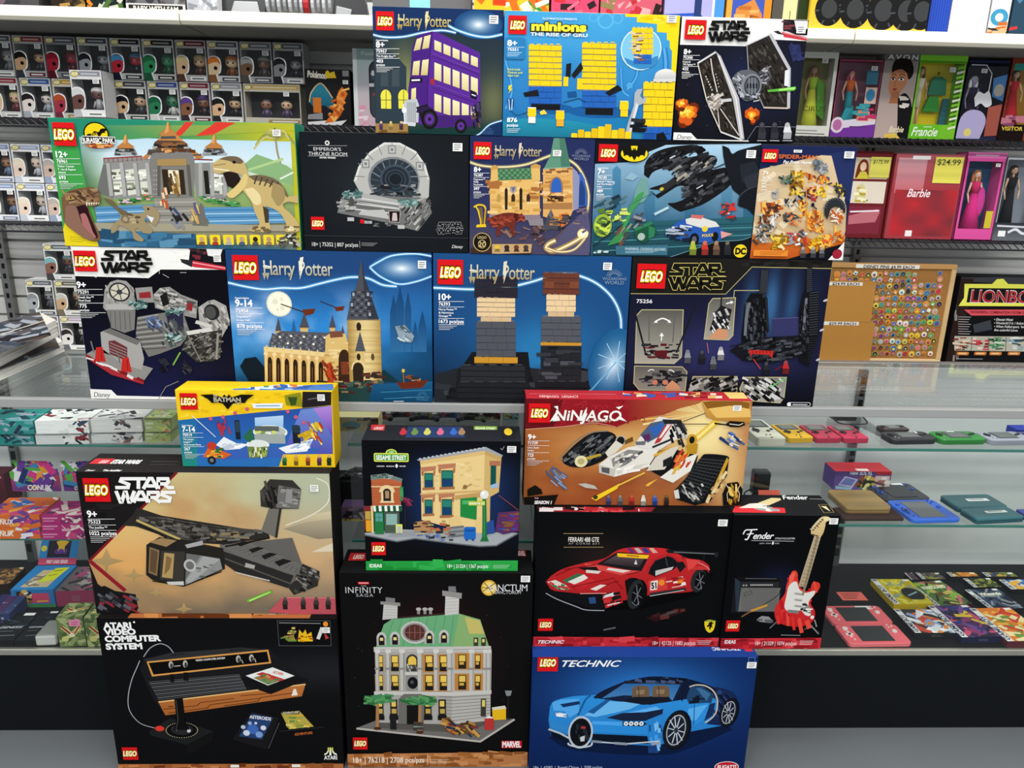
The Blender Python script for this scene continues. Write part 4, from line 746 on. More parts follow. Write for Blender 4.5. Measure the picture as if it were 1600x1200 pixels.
# ---- tracked white and black vehicle
def art_ninja():
    t, a = toyset('ninja','wide red and orange toy set box with a white tracked vehicle, topmost of its stack','5c1418', top='b92c36')
    a.view(810,600,4.21)
    def sky(S, T):
        c = vmix('8f4526','b06a34', fbm(S*5, T*4,2)*1.4-.2); c = c+(np.array(rgb('dcae66'))-c)*np.clip(np.exp(-((S-.45)/.3)**2-((T-.4)/.22)**2)*.85+fbm(S*7, T*6,5)*.3-.15,0,1)[..., None]
        return c+(np.array(rgb('f2dc9a'))-c)*np.clip(np.exp(-((S-.8)/.18)**2-((T-.28)/.4)**2)*1.1+np.exp(-((S-.93)/.1)**2-((T-.8)/.3)**2)*.5,0,1)[..., None]
    full(a, 60,36, sky)
    R = random.Random(4)
    for i in range(16): q = 2.5+i*.14; a.P([(1215,190),(1215+math.cos(q)*420,190+math.sin(q)*230),(1215+math.cos(q+.05)*420,190+math.sin(q+.05)*230)], R.choice(['f0d890','d8a050','e8bc68']))
    a.P('20,85 930,95 870,190 640,285 500,262 250,282 20,302','931a24'); a.P('20,85 300,90 230,285 20,302','6a1219'); a.P('690,95 1240,97 1180,130 1060,160 960,200 860,215 720,250','8f1a22','b06a3a',0)
    for i in range(26):
        x, y = R.uniform(210,900), R.uniform(105,260); r = R.uniform(12,30); a.L(curve([(x-r, y),(x-r*.3, y-r*.6),(x+r*.6, y-r*.2),(x+r*.4, y+r*.5),(x-r*.2, y+r*.3)]),4, R.choice(['b02a34','741019','a8303a']))
    a.L(curve('20,300 180,288 300,280 430,262 520,258 640,282'),4,'d8a890')
    # vehicle
    a.P(curve('290,480 380,390 480,325 590,312 645,350 620,430 560,500 450,545 350,545 295,520'),'15161a'); a.bits('300,490 480,335 620,330 600,430 450,530 320,530',100,22,['2a2c30','0c0d10','4a4c50','6a6c6e'], ang=-35, seed=2); a.L(curve('275,500 285,470 380,370 480,318 590,308'),8,'8a7c6a'); a.E(412,508,42,38,'e2d9a8'); a.E(412,508,24,21,'b8ac78'); a.P('440,480 540,455 545,470 450,500','b89a3c'); a.E(672,372,34,36,'b8ac98'); a.E(672,372,26,28,'17181a'); a.P('570,450 640,370 690,400 640,450 590,480','d9d2c4'); a.P('700,370 750,345 755,375 700,395','6a4a20')
    a.P('800,480 1000,420 1180,470 1160,560 1000,640 850,560','17171a'); a.P('528,528 600,475 720,415 830,395 930,420 880,500 850,545 740,580 630,610 530,580','e3dfd6'); a.P('528,528 640,560 630,610 530,582','c4bfb4'); a.P('545,545 600,552 598,590 548,578','55575a'); a.P('610,490 720,430 820,440 760,500 650,560 620,540','8c8a84'); a.bits('615,490 730,435 815,450 750,510 650,550',34,20,['cfcabd','4c4c4c','ecE8e0'.lower(),'707072'], ang=-25, seed=5); a.bits('640,560 850,520 840,550 640,605',14,26,['d0cbc0','f4f1ea'], ang=-12, seed=6)
    a.P('760,400 830,300 925,212 1040,235 1085,300 1060,350 930,430 820,420','dedad2'); a.P('800,335 870,255 965,235 975,265 930,340 850,385','4c5c78'); a.P('860,290 950,250 960,280 900,350','2f62b0'); a.P('815,335 860,325 870,365 830,375','5a2a5a'); a.P('945,230 1070,235 1080,262 960,262','222326'); a.P('960,270 1010,265 930,380 890,395','b83238'); a.P('975,270 1000,268 940,350 920,358','e8e4dc'); a.P('1040,240 1085,260 1110,330 1060,345','202124'); a.bits('1000,260 1100,270 1110,400 1000,400',26,24,['26272a','4a4c50','101114','c8c4bc'], ang=70, seed=7); a.P('770,378 840,372 830,400 770,400','6a6c70')
    a.L('1080,245 1230,190',5,'3a3024'); a.L('1085,262 1250,262',5,'54483a'); a.L('880,415 1010,360',14,'26272a'); a.L('890,470 1040,410',18,'d8a838')
    a.P('840,570 900,480 1000,420 1060,400 1000,500 960,560','d4cdbd'); a.P('950,500 1010,470 1000,530 950,545','1f2022'); a.P('930,612 1000,560 1110,480 1180,452 1130,570 1015,648','e6e2d8'); a.bits('1020,480 1100,420 1130,520 1020,600',34,24,['c83a2a','d8b040','e06030','8a2418'], ang=-60, seed=8)
    a.P('1150,350 1285,232 1325,252 1180,372','e4bc38'); a.P('1165,350 1285,245 1300,255 1180,362','f6e08a'); a.E(1140,368,34,40,'c8982c'); a.E(1140,366,18,24,'17171a'); a.P('1100,400 1180,390 1170,460 1110,455','b88a28')
    a.P(curve('1022,700 1060,660 1120,590 1200,480 1240,458 1370,470 1382,500')+[(1370,600),(1260,770),(1160,795),(1030,752)],'141517')
    for i in range(13): q = i/12; a.L([(1195-q*155,490+q*205),(1370-q*170,505+q*265)],4,'4a4c4e', up=i == 0)
    for i in range(9): q = i/8; a.L([(1200+q*165,482+q*8),(1045+q*150,690+q*85)],3,'2e3032', up=i == 0)
    a.P('1370,480 1382,500 1300,690 1270,700','c89a2c'); a.P('1020,700 1050,690 1060,750 1030,752','d8d4cc'); a.bits('1060,660 1250,640 1180,780 1060,740',18,20,['8a8a88','c8c4bc','3a3c3e'], ang=50, seed=3); a.bits('1270,640 1370,570 1330,690 1240,770',20,24,['d8b878','b8905a','e8d0a0'], ang=-60, seed=4)
    a.P('478,748 640,665 665,650 650,685 510,765','f0cc28'); a.L('640,672 830,580',10,'e8c048'); a.E(506,742,16,14,'3a3a20'); a.P('830,668 850,650 915,620 855,670','e8b048'); a.P('390,655 440,650 500,665 522,690 440,680','b8b4ac'); a.bits('180,560 260,545 330,620 300,700 230,650',22,28,['6a7a9a','4a5a7a','8a9ab8','54607c'], ang=40, seed=9); a.bits('1330,360 1400,310 1480,390 1410,430',20,26,['3a5a98','24386a','e0d8c0','5a7ab8'], ang=30, seed=6)
    a.P('60,690 110,662 150,690 160,720 60,735','15130f'); a.P('35,742 262,724 232,792 38,800','14120f'); a.T('THE',105,752,9,26,'e0a0a0',.03); a.T('SEASON 1',104,785,20,116,'f2eeee',.05,.2)
    a.P('1205,100 1520,108 1535,255 1290,235 1235,215','d6a24e','b98238'); a.P('1240,150 1400,130 1520,165 1525,215 1300,220','e8bc68'); a.P('1210,115 1370,100 1520,120 1515,160 1390,140 1240,160','8a5a20'); a.P('1285,250 1360,262 1390,240 1480,246 1490,268 1450,282 1395,280 1365,270 1290,262','1c1712'); a.L('1385,260 1450,268 1475,256',5,'e8e0d0')
    for i, c in enumerate(('4a4c78','6a6c70','b8302c','e0ddd6','2a58b4','3c3024')): peg(a, 592+i*76,796,70, c, mixc(c, '101010',.4), mixc(c, 'd8b070',.35))
    a.P('1345,796 1340,720 1370,650 1440,640 1480,700 1480,796','17140e'); a.L('1362,655 1385,690 1370,720 1375,770',4,'e0d8c0'); a.L('1458,655 1440,690 1452,720 1446,770',4,'e0d8c0'); a.bits('1385,660 1435,660 1440,775 1380,775',30,18,['c89a38','e8c868','8a6420'], ang=80, seed=5)
    lego(a, 69,124,137,128); a.T('NiNJAGO',236,235,66,440,'f4f0ea',.02,.12)
    for p in ('225,243 262,205 275,238','205,245 240,232 250,175','232,145 260,140 262,170','400,240 445,215 450,150','640,225 712,245 665,205','690,140 640,150 660,165','380,235 430,243 455,190'): a.P(p, 'f4f0ea')
    a.T('LEGACY',455,246,13,165,'e8c8b0',.02,.3,1.05)
    spec(a, 62,362,'9+','71739',['Ultra Sonic','Raider'],'725|pcs/pzs', s=2.3)
    sticker(t, a, 1410,138,1462,174); a.out('printed_front', t)
    b = topart('ninja'); b.view(810,600,4.21); b.T('NINJAGO  LEGACY',140,88,14,260,'e8b0b0',.04); b.L('70,65 640,68',12,'d86a70'); b.bits('700,55 1330,60 1330,90 700,85',34,26,['c83a3a','e0b070','3a5aa8','e8d8c0','8a1a20'], seed=6); b.P('1350,55 1480,58 1510,98 1390,98','e8c878'); b.out('printed_top', t)
def wings(a, x, y, s, c):
    """a fan of rays over two lines of capitals"""
    for i in range(13): q = math.pi*(1.05+i*.075); a.L([(x+math.cos(q)*22*s, y+math.sin(q)*16*s),(x+math.cos(q)*52*s, y+math.sin(q)*46*s)],2.2*s, c, up=i == 0)
    a.T('WIZARDING', x, y+22*s, 17*s, 150*s, c, .0, mid=True); a.T('WORLD', x, y+48*s, 21*s, 120*s, c, .0, mid=True)
def disney(a, x, y, h, w, c): a.T('Disney', x, y, h, w, c, .0,.25,.92)
# ---- grey walled chamber
def art_death():
    t, a = toyset('death','dark toy set box with a white top band and a grey walled chamber model','14141c', top='e8e8e4')
    a.view(0,300,4); full(a, 20,26, lambda S, T: vmix('0b0b12','1d1f4c', np.clip((T-.3)*1.3,0,1)*np.clip(1.1-abs(S-.45),0,1)))
    a.P('380,325 1450,340 1450,486 1005,484 930,538 380,522','f1f0ec'); R = random.Random(3)
    for i in range(40): x, y = R.uniform(450,1150), R.uniform(345,520); a.L([(x, y),(x+R.choice((40,0)), y+R.choice((0,22)))],2.5,'dad9d4', up=i % 8 == 0)
    a.P('1190,345 1450,345 1450,490 1180,430','17141a'); a.bits('1200,350 1270,350 1270,410 1200,420',10,22,['3a2a30','7a2a34','24202a'], seed=2); a.P('1288,350 1392,352 1372,420 1330,402 1300,398','e6e6e6'); a.P('1125,420 1220,430 1420,468 1420,490 1215,470 1140,440','c33040'); a.L('1200,440 1420,478',7,'f4a0a4'); a.P('1128,418 1205,428 1200,470 1135,440','28282c')
    a.P('845,600 950,592 965,690 860,692','93918d'); a.P('868,630 940,622 945,662 872,664','8e2a30'); a.P('960,640 1000,600 1060,592 1130,640 1235,680 1228,790 1140,770 970,725','8f8d89'); a.bits('970,625 1060,600 1225,685 1220,770 985,720',60,22,['6a6864','a8a6a2','4c4a47','bdbbb6'], ang=15, seed=3); a.P('1000,650 1040,625 1060,700 1020,715','1c1b1c'); a.P('1170,690 1205,700 1202,745 1168,735','8e2a30')
    a.P('645,720 655,610 690,562 735,548 790,556 835,600 850,720 840,745 660,740','9a9894'); a.bits('655,600 700,560 800,560 845,620 840,730 660,730',26,20,['82807c','b2b0ac','6c6a66'], ang=70, seed=4); a.E(748,625,66,60,'2a2a2c'); a.E(748,625,56,50,'cbc6b6')
    for k in range(6): q = k*math.pi/3+.3; a.L([(748+14*math.cos(q),625+12*math.sin(q)),(748+56*math.cos(q),625+50*math.sin(q))],6,'3a3a3c', up=k == 0)
    a.E(748,625,18,16,'3a3a3c'); a.P('665,735 848,730 842,860 780,880 700,850','7b7976'); [a.L([(x, 745),(x+6,860)],5,'5c5a58') for x in (690,720,750,780,810)]; a.P('660,700 850,700 845,735 665,735','b0aeaa')
    a.P('860,780 1140,735 1190,880 1130,960 1000,1010 930,1030 850,890','75736f')
    for i in range(14): a.L([(862-i*1.5,790+i*15),(990+i*4,765+i*16)],6,'4c4a48' if i % 2 else 'a5a39f', up=i == 0)
    a.P('910,790 960,770 1020,810 1000,860 930,840','5a6a90'); a.bits('910,780 1040,790 1020,870 930,850',18,22,['2c3a5a','9aa6c4','4a4c58'], ang=40, seed=6); a.P('1040,760 1145,750 1150,870 1060,880','2a2a44'); a.bits('1040,820 1170,830 1120,960 1010,960',34,24,['35333a','8a8884','4a5a5c'], ang=60, seed=2)
    a.P('1240,720 1300,680 1340,672 1415,710 1438,815 1390,905 1330,900 1250,840','a19f9b'); a.bits('1250,720 1340,676 1430,740 1430,820 1380,900 1300,880',50,22,['7c7a76','bcbab6','5c5a57'], ang=60, seed=5); a.E(1325,750,48,50,'232324'); a.E(1318,752,34,40,'4a4a4a'); a.P('1165,870 1320,845 1330,870 1180,900','d2d0cc'); a.P('1230,800 1330,830 1320,850 1220,820','c9c7c2')
    a.P('1170,895 1390,860 1380,1030 1330,1058 1230,1062 1140,980','33322f'); a.bits('1180,890 1385,870 1375,1040 1230,1055 1150,980',90,18,['5d5b57','24231f','83817d','6c6a66'], ang=-20, jit=30, seed=7); a.L('1365,880 1355,1045',14,'8d8b87'); a.L('1180,900 1260,1060',8,'7c7a76')
    for x, y in ((868,700),(1092,745),(1090,905)): a.bits([(x-52, y-20),(x+52, y-22),(x+40, y+24),(x-40, y+26)],26,22,['7f9a98','4f706e','a8bcb8','2e4644'], ang=0, jit=40, seed=int(y)); 
    a.L('1090,790 1085,880',8,'5c5a58')
    a.P('545,1010 590,985 960,1100 905,1175 850,1160 700,1110','8e8c88'); a.P('545,1010 700,1105 905,1178 900,1200 700,1140 550,1040','a82c34'); a.bits('550,1025 905,1180 900,1196 560,1042',16,24,['e0dcd8','7a1a22'], ang=22, seed=3)
    a.P('632,875 690,850 880,935 905,1040 890,1110 780,1080 640,975','a5a3a0'); a.P('650,870 690,850 885,930 860,955','6f6d6a'); a.P('682,930 720,925 800,970 800,1060 690,1010','6c3034'); [a.L([(690,940+i*18),(798,985+i*18)],5,'8f8c88') for i in range(5)]
    for x, y in ((632,1060),(795,1125)): a.P([(x-28, y-90),(x+12, y-95),(x+34, y),(x-34, y-6)],'c22a24'); a.L([(x-60, y-130),(x-40, y-60)],10,'6a6a6a'); a.L([(x+5, y-80),(x+8, y-10)],5,'8a1a18')
    a.bits('990,1050 1060,1040 1060,1140 1000,1130',12,24,['15151a','2a2a34'], ang=60, seed=4); a.bits('1140,1050 1200,1060 1200,1130 1140,1130',12,22,['20202a','3a3a42'], ang=40, seed=5); a.L('1085,1080 1130,1000',9,'7fb04a')
    lego(a, 459,364,156,132); starwars(a, 636,365,322,136,'141414')
    spec(a, 486,597,'9+','75291',['Death Star™','Final Duel'],'775|pcs/pzs', s=2.55)
    a.P('540,1228 700,1234 736,1270 1005,1276 1480,1285 1480,1340 540,1340','f0efec'); disney(a, 592,1278,30,105,'1a1a1a'); a.L('990,1300 1040,1215 1120,1180',4,'8a8a92')
    sticker(t, a, 1336,388,1386,436); a.out('printed_front', t)
# ---- castle hall
def art_hog():
    t, a = toyset('hog','blue toy set box showing a tan castle hall with a tall grey spire','1d3f70', top='24507f')
    a.view(300,300,4)
    def sky(S, T):
        c = vmix('1f4478','2f84cc', np.clip((T-.12)*2.8,0,1)); cl = np.clip(fbm(S*5, T*5,4)*2.4-.95,0,1)*np.exp(-((T-.45)/.16)**2)*np.clip(1.25-S*1.3,0,1)
        c = c+(np.array(rgb('b9cbe8'))-c)*np.clip(cl*1.6,0,1)[..., None]; c = c+(np.array(rgb('164a78'))-c)*(np.clip((S-.68)*3,0,1)*np.clip((T-.28)*3,0,1))[..., None]
        return c+(np.array(rgb('0e2a38'))-c)*(np.clip((T-.62)*2.6+(fbm(S*8, T*8,8)-.5)*.6,0,1)*.92)[..., None]
    full(a, 60,50, sky)
    for x, h, w in ((1260,640,22),(1300,590,26),(1350,620,20),(1440,740,26),(1395,800,18)): a.P([(x-w, 1000),(x-w, h+110),(x, h),(x+w, h+110),(x+w, 1000)],'17406e','2f6a9c')
    a.P('620,880 635,790 655,880','2a5f96')
    glow(a, curve('225,566 330,590 450,608 560,600 680,600 800,572 900,548 1000,532 1100,540 1190,580 1280,590'),7, base='2a6aa8')
    halo(a, 1310,478,195,92,'f2faff','255a92'); glow(a, curve('1110,470 1160,440 1250,398 1390,386 1500,402'),5, base='3a80b8'); glow(a, curve('1110,470 1180,530 1290,575 1400,560 1500,525'),5, base='3a80b8')
    a.E(545,700,80, None, 'd6d8cc'); a.E(545,700,72, None, 'f4f2dc'); [a.E(545+dx, 700+dy, r, None, 'e2dfc4',10) for dx, dy, r in ((-25,-15,18),(20,25,14),(15,-30,10),(-10,35,9))]
    a.L('555,700 740,765',7,'3a2016'); a.P('690,735 772,728 760,760 700,775','6a3018'); a.L('800,682 920,730',6,'3a2016'); a.P('890,720 955,712 945,740 900,745','6a3018')
    a.P('300,1090 330,1040 400,1030 450,1090 500,1180 360,1190','101c26'); a.P('1100,1180 1200,1110 1300,1190','17343a')
    # hall
    for x, tp, b, w in ((540,782,870,20),(702,752,850,32),(878,765,850,22),(942,830,890,12)): a.P([(x, tp),(x+w, b),(x-w, b)],'4b4c56'); a.R(x-w*.8, b, x+w*.8, b+50,'d2b276'); a.L([(x-w, b),(x+w, b)],5,'b8924e')
    a.P('478,955 500,895 560,868 880,880 850,960 838,1010','55565e')
    for r in range(6):
        for i in range(17): a.E(505+i*21+r*(-4)+(r % 2)*10,888+r*19+i*.9,7,6,'7b7c84' if (i+r) % 2 else '3d3e46',8, up=i == 0)
    for x, y in ((550,905),(620,900),(700,905),(770,905),(830,910),(600,945),(680,942),(760,950)): a.E(x, y, 8,7,'f0ead8',8)
    a.P('450,970 840,1008 850,1215 458,1200','cfa968'); a.P('450,965 840,1003 840,1030 450,995','e6cc90')
    for i in range(7):
        x = 470+i*53; y = 1000+i*5; a.E(x+18, y+62,14,32,'2e1f14', a0=180, a1=360); a.P([(x+4, y+60),(x+32, y+62),(x+33,1205),(x+5,1200)],'2e1f14'); a.P([(x-14, y-5),(x+2, y-2),(x+2,1200),(x-14,1200)],'e3c482'); a.P([(x-16, y-18),(x-2, y-50),(x+6, y-14)],'e3c482'); a.E(x-8, y+10,14,12,'ecd198'); a.L([(x+18, y+70),(x+18,1195)],4,'8a5c2c')
    a.P('835,900 870,880 960,885 980,960 985,1200 830,1200','d9b872'); a.P('860,870 940,868 945,905 865,912','7a4a38'); a.bits('840,920 975,920 975,1190 840,1190',26,22,['c29c58','e8cf94','8a5a34'], seed=3); a.E(955,1050,38,66,'3a2418', a0=180, a1=360); a.P('917,1045 993,1045 990,1180 915,1180','3a2418'); a.P('930,1060 980,1060 975,1140 935,1140','7a3a24')
    def cyl(S, T): return vmix('b08a46','ecd394', np.sin(np.clip(S, 0,1)*3.0))*(.95+.05*np.sin(T*60))[..., None]
    a.grid(970,790,1188,1190,14,20, cyl); [a.L([(970, y),(1186, y+3)],3,'a8823f') for y in (860,930,1000,1070,1130)]
    a.P('1057,415 1075,520 1100,590 1168,795 968,795 1000,640 1030,590 1045,500','4b4d55'); a.P('1057,415 1075,520 1100,590 1168,795 1100,795 1075,600','34363e')
    for r in range(7):
        for i in range(5): a.R(1000+i*26-r*3+10,620+r*24,1018+i*26-r*3+10,632+r*24,'6a6c74' if (i+r) % 2 else '2c2e36', up=i == 0)
    for x, y in ((1100,640),(1105,700),(1112,765),(1010,640),(1000,705)): a.R(x-14, y-18, x+14, y+14,'2a2c34'); a.R(x-8, y-12, x+8, y+10,'9aa4b0')
    a.L('968,797 1170,797',8,'6a6258'); a.E(1043,840,15,26,'2e241a'); a.R(1030,840,1056,865,'2e241a'); a.P('1050,870 1085,995 1020,995','50525a'); a.R(1028,995,1080,1060,'d8bb78'); a.E(1042,1030,12,22,'2e241a'); a.E(1130,1030,10,22,'5a4426'); a.E(1040,1110,34,45,'2e241a', a0=180, a1=360); a.R(1006,1108,1074,1190,'2e241a'); a.L(curve('1000,1110 1010,1070 1040,1055 1070,1070 1082,1110'),9,'e8d198')
    a.bits('1080,1130 1200,1120 1200,1190 1080,1190',18,24,['4a2a24','6a3a2c','2a2a24'], seed=8)
    # foreground
    a.P('440,1195 1150,1185 1240,1250 1100,1310 500,1310','22403f'); a.bits('470,1190 1200,1180 1190,1250 560,1290',80,26,['6b4632','2c2a2e','8a7a5a','3c5650','4e2222'], seed=9); a.P('840,1075 870,1060 890,1200 850,1200','b8461e'); a.bits('820,1070 880,1060 900,1160 850,1170',10,20,['d8642a','8a2a18'], ang=60, seed=2)
    a.P('1130,1200 1530,1180 1530,1320 1100,1320','1c5a86','0f3c5c'); a.L('1180,1250 1500,1235',4,'3c88b0'); a.L('1200,1290 1450,1280',4,'3c88b0')
    a.P('1272,1182 1300,1190 1480,1172 1440,1222 1310,1230','6a2a1a'); a.L('1320,1120 1325,1190',7,'8a6a2a'); a.R(1312,1105,1330,1125,'e0c040'); a.bits('1350,1140 1440,1135 1440,1180 1350,1180',8,20,['8a4a28','3a2a24','c89a70'], seed=5)
    a.P('1270,840 1330,830 1390,900 1370,940 1300,930','8fa0ac'); a.bits('1270,840 1390,850 1380,940 1290,930',14,22,['c8d4dc','4a5c68','7a8c98'], ang=30, seed=4)
    wings(a, 1440,1272,.62,'4a86a8'); a.L('1320,1283 1380,1281',5,'4a86a8')
    lego(a, 250,392,172,158); harry(a, 452,516,432,112)
    spec(a, 273,713,'9-14','75954',['Hogwarts™','Great Hall'],'878 pcs/pzs', s=2.75, pre='Ages/edades')
    a.L('1260,1306 1325,1306',4,'d0d8e0'); sticker(t, a, 1412,428,1464,478); a.out('printed_front', t)
# ---- two brick columns
def art_hph():
    t, a = toyset('hph','blue toy set box with an arc of light over dark grey brick columns','1b4272', top='2b5e94')
    a.view(700,300,4)
    def sky(S, T):
        c = vmix('1d4c82','1a4676', T); c = c+(np.array(rgb('2c7fb8'))-c)*(np.exp(-((S-.55)/.3)**2-((T-.62)/.24)**2)*(.55+.5*fbm(S*5, T*5,6)))[..., None]
        c = c+(np.array(rgb('0f2136'))-c)*(np.clip((T-.45)*2.2,0,1)*np.clip(.75-S*1.6,0,1))[..., None]; return c+(np.array(rgb('1b2026'))-c)*np.clip((T-.72)*3+(fbm(S*9, T*9,2)-.5)*.6,0,1)[..., None]
    full(a, 56,46, sky)
    glow(a, curve('-100,598 0,602 130,608 260,604 400,590 520,562 640,526 730,512 820,524 920,566 1000,630 1050,700 1078,780 1082,860'),8, base='1d4c82')
    a.P('-90,1140 60,1100 200,1080 420,1090 620,1110 800,1090 1130,1160 1130,1340 -90,1340','23272c'); a.bits('-80,1130 1100,1130 1100,1320 -80,1320',60,60,['2d3238','1a1d21','383d42','15171a'], jit=25, seed=3)
    # left column of bricks
    a.P('60,1130 150,1000 500,1000 520,1160 380,1190','17191d'); a.P('40,1300 60,1110 500,1110 520,1300 150,1340','1b1d21')
    stack(a, 165,1070,270,((1,40,'c9922e',0),(5,44,'50535a',12),(1,30,'d3b48c',40),(4,30,'e6c79a',16),(4,34,'2b2730',0)))
    for k in (0,2): a.R(170+k*96,612,230+k*96,652,'2b2730')
    stack(a, 80,1190,400,((3,36,'2a2c31',0),)); stack(a, 60,1290,445,((3,34,'202226',0),))
    # right column of bricks
    stack(a, 575,1190,262,((5,46,'24262b',5),(1,22,'c9922e',4),(4,40,'53565d',8),(1,30,'d3b48c',50),(3,36,'e8ca9e',40),(4,34,'6a3a2c',18)))
    for k in (0,2): a.R(605+k*78,560,660+k*78,600,'7c4632')
    a.bits('590,970 810,970 815,1160 585,1160',16,40,['34373d','17191c','4a4d54'], jit=0, seed=8)
    stack(a, 545,1260,330,((2,38,'1d1f23',0),))
    # light burst where the portraits are
    halo(a, 1030,1080,150,230,'e8f6ff','1c5a8c',14,12)
    for q in range(9): k = q*.7; a.L([(1050,1058),(1050+120*math.cos(k),1058+130*math.sin(k))],4,'a8d8f0')
    a.L('740,1320 900,1230 1050,1060',8,'6ab4dc')
    wings(a, 1038,528,1.0,'8ba2ba'); lego(a, -65,421,160,157); harry(a, 140,540,402,110,'ddd8c0','a89a74')
    spec(a, -58,673,'10+','76393',['Harry Potter™','& Hermione','Granger™'],'1673 pcs/pzs', s=2.55)
    sticker(t, a, 970,440,1022,487); a.out('printed_front', t)
# ---- tall dark wings
def art_kylo():
    t, a = toyset('kylo','dark toy set box with a black craft on tall upright wings, by the cork board','121318', top='17171b')
    a.view(960,380,4.444)
    def sky(S, T):
        c = vmix('15172c','2d2f5e', np.exp(-((S-.5)/.4)**2-((T-.62)/.22)**2)); st = np.clip(np.sin(S*55)*.5+.5,0,1)*np.exp(-((S-.72)/.16)**2-((T-.28)/.2)**2)
        c = c+(np.array(rgb('34618f'))-c)*np.clip(st*.8+np.exp(-((S-.72)/.14)**2-((T-.34)/.22)**2)*.35,0,1)[..., None]; return c+(np.array(rgb('0b0c12'))-c)*np.clip((T-.74)*4,0,1)[..., None]*.85
    full(a, 60,40, sky)
    a.P('60,60 1600,60 1600,178 955,166 772,352 60,350','1d1c1a'); a.bits('780,110 1500,120 1500,160 940,160',24,34,['262522','161513'], seed=3); a.L('60,350 772,353 955,165 1600,178',5,'b0a468')
    for x in (1120,1180,1240): a.P([(x, 540),(x+35,530),(x+60,570),(x+35,620),(x-5,612)],'4a4c78')
    a.P('1090,520 1290,510 1290,640 1100,650','33355f'); a.L('1090,525 1290,515',4,'5a5c88')
    # inset panels
    def panel(p, c1, c2): a.P(p, c1, c2); a.L(p, 6,'b9b183', True)
    panel('155,500 190,462 478,463 465,790 415,835 142,833','55544e','a6a296'); a.L(curve('282,545 335,522 388,545'),9,'f2f2f2'); a.P('272,552 292,530 300,552','f2f2f2').P('370,552 378,530 396,552','f2f2f2'); a.L('328,640 326,678',7,'f2f2f2'); a.P('312,645 328,620 344,645','f2f2f2')
    a.L('125,410 215,760',13,'1b1b1f'); a.L('565,425 430,760',13,'1b1b1f'); a.L('240,480 240,680',8,'5f5e58'); a.L('420,480 405,690',8,'5f5e58'); a.bits('195,700 450,700 430,800 220,800',34,22,['19191c','2c2c30','5a1820'], seed=2); a.P('275,745 370,742 362,785 285,788','5a1820')
    panel('655,420 682,384 840,378 822,640 792,672 622,665','5c5b55','a29e92'); a.P('660,600 700,480 740,430 815,460 780,610 700,640','1c1c1f'); a.bits('680,480 810,460 790,600 680,620',24,24,['b8b8b4','35353a','e0e0dc','101012'], ang=60, seed=5); a.L('745,360 735,470',10,'1b1b1f'); a.P('650,660 720,590 780,600 790,640 770,668','c98f6a'); a.L('775,420 815,408',8,'f2f2f2'); a.P('805,398 828,408 808,424','f2f2f2'); a.L('828,378 832,328 1005,328',5,'b9b183')
    panel('140,852 470,858 503,892 490,1024 172,1018 134,972','5a5952','8f8b80'); a.bits('170,890 480,890 460,990 190,990',46,26,['19191c','2a2a2e','4a4a4e'], seed=6); a.E(280,965,20,18,'c07a64'); a.E(352,965,20,18,'c07a64'); a.P('350,1000 400,950 440,980 470,1026 360,1026','c98f6a'); a.L(curve('232,888 255,876 275,882'),6,'f0f0f0'); a.L(curve('375,882 395,880 415,896'),6,'f0f0f0')
    panel('545,925 850,925 848,1045 512,1045','6c6b66','8a877e'); a.bits('540,935 850,930 840,1040 530,1040',60,30,['19191c','35353a','b0b0ac','0d0d0f'], ang=-25, seed=7)
    panel('905,930 1192,930 1176,1070 1148,1108 900,1090 868,1010','7a7972','a8a49a'); a.bits('900,940 1170,940 1150,1090 890,1070',60,30,['19191c','2c2c30','d0d0cc','0d0d0f'], ang=35, seed=8); a.L('1075,1000 1190,935',8,'6ac06a')
    # the craft
    a.P('1018,182 1066,186 1052,360 1000,360','2c2e34'); a.P('885,800 880,640 905,420 945,345 1030,350 1060,380 1072,600 1010,720','101114'); a.bits('895,640 915,420 1040,360 1065,600 1000,700',80,20,['1e2024','30333a','0a0b0d','4a4d54'], ang=85, seed=1); a.L(curve('905,640 915,500 935,410'),20,'6a6e76'); a.L('1048,380 1065,600',12,'26282c'); [a.L([(1015,200+i*12),(1062,204+i*12)],3,'44474e') for i in range(12)]
    a.P('1338,160 1372,166 1350,350 1322,350','17181b'); a.P('1280,820 1278,480 1310,340 1345,330 1420,335 1412,640 1345,855','121316'); [a.L([(1350,345+i*17),(1418-i*.6,338+i*17)],5,'3d4048') for i in range(18)]; [a.L([(1332,180+i*14),(1368,172+i*14)],4,'4a4d55') for i in range(12)]; a.L('1330,380 1310,600',18,'6a6e76'); a.bits('1285,500 1340,400 1345,700 1290,800',40,18,['24262b','0a0b0d','3a3d44'], ang=80, seed=3); [a.L([(1340,660+i*16),(1405-i*4,655+i*16)],4,'2c2e34') for i in range(11)]
    a.P('800,740 880,690 1060,650 1290,640 1310,780 1080,832 890,815','15161a'); a.bits('880,700 1060,655 1290,645 1300,770 1090,820 920,800',110,26,['23252a','0c0d10','34373e','4a4d54'], ang=-10, seed=4); a.L('800,715 900,690',7,'1c1d22'); a.L('800,750 900,740',7,'1c1d22'); a.P('928,738 1100,745 1090,800 1072,772 950,766 945,792','c22a26'); [a.L([(955+i*24,745),(958+i*24,762)],6,'7a1414') for i in range(6)]
    for x, y, c in ((505,830,'8a8c94'),(605,835,'26262c'),(683,875,'6a6c74'),(735,810,'d8d8dc'),(1050,915,'26262c'),(1185,905,'c02a2a')): peg(a, x, y, 95, c, mixc(c, '101014',.5), mixc(c, '606068',.5))
    a.L('640,690 650,760',5,'b06a70'); a.L('960,800 1010,870',6,'d03a3a'); a.L('1110,880 1160,850',6,'8a1a20')
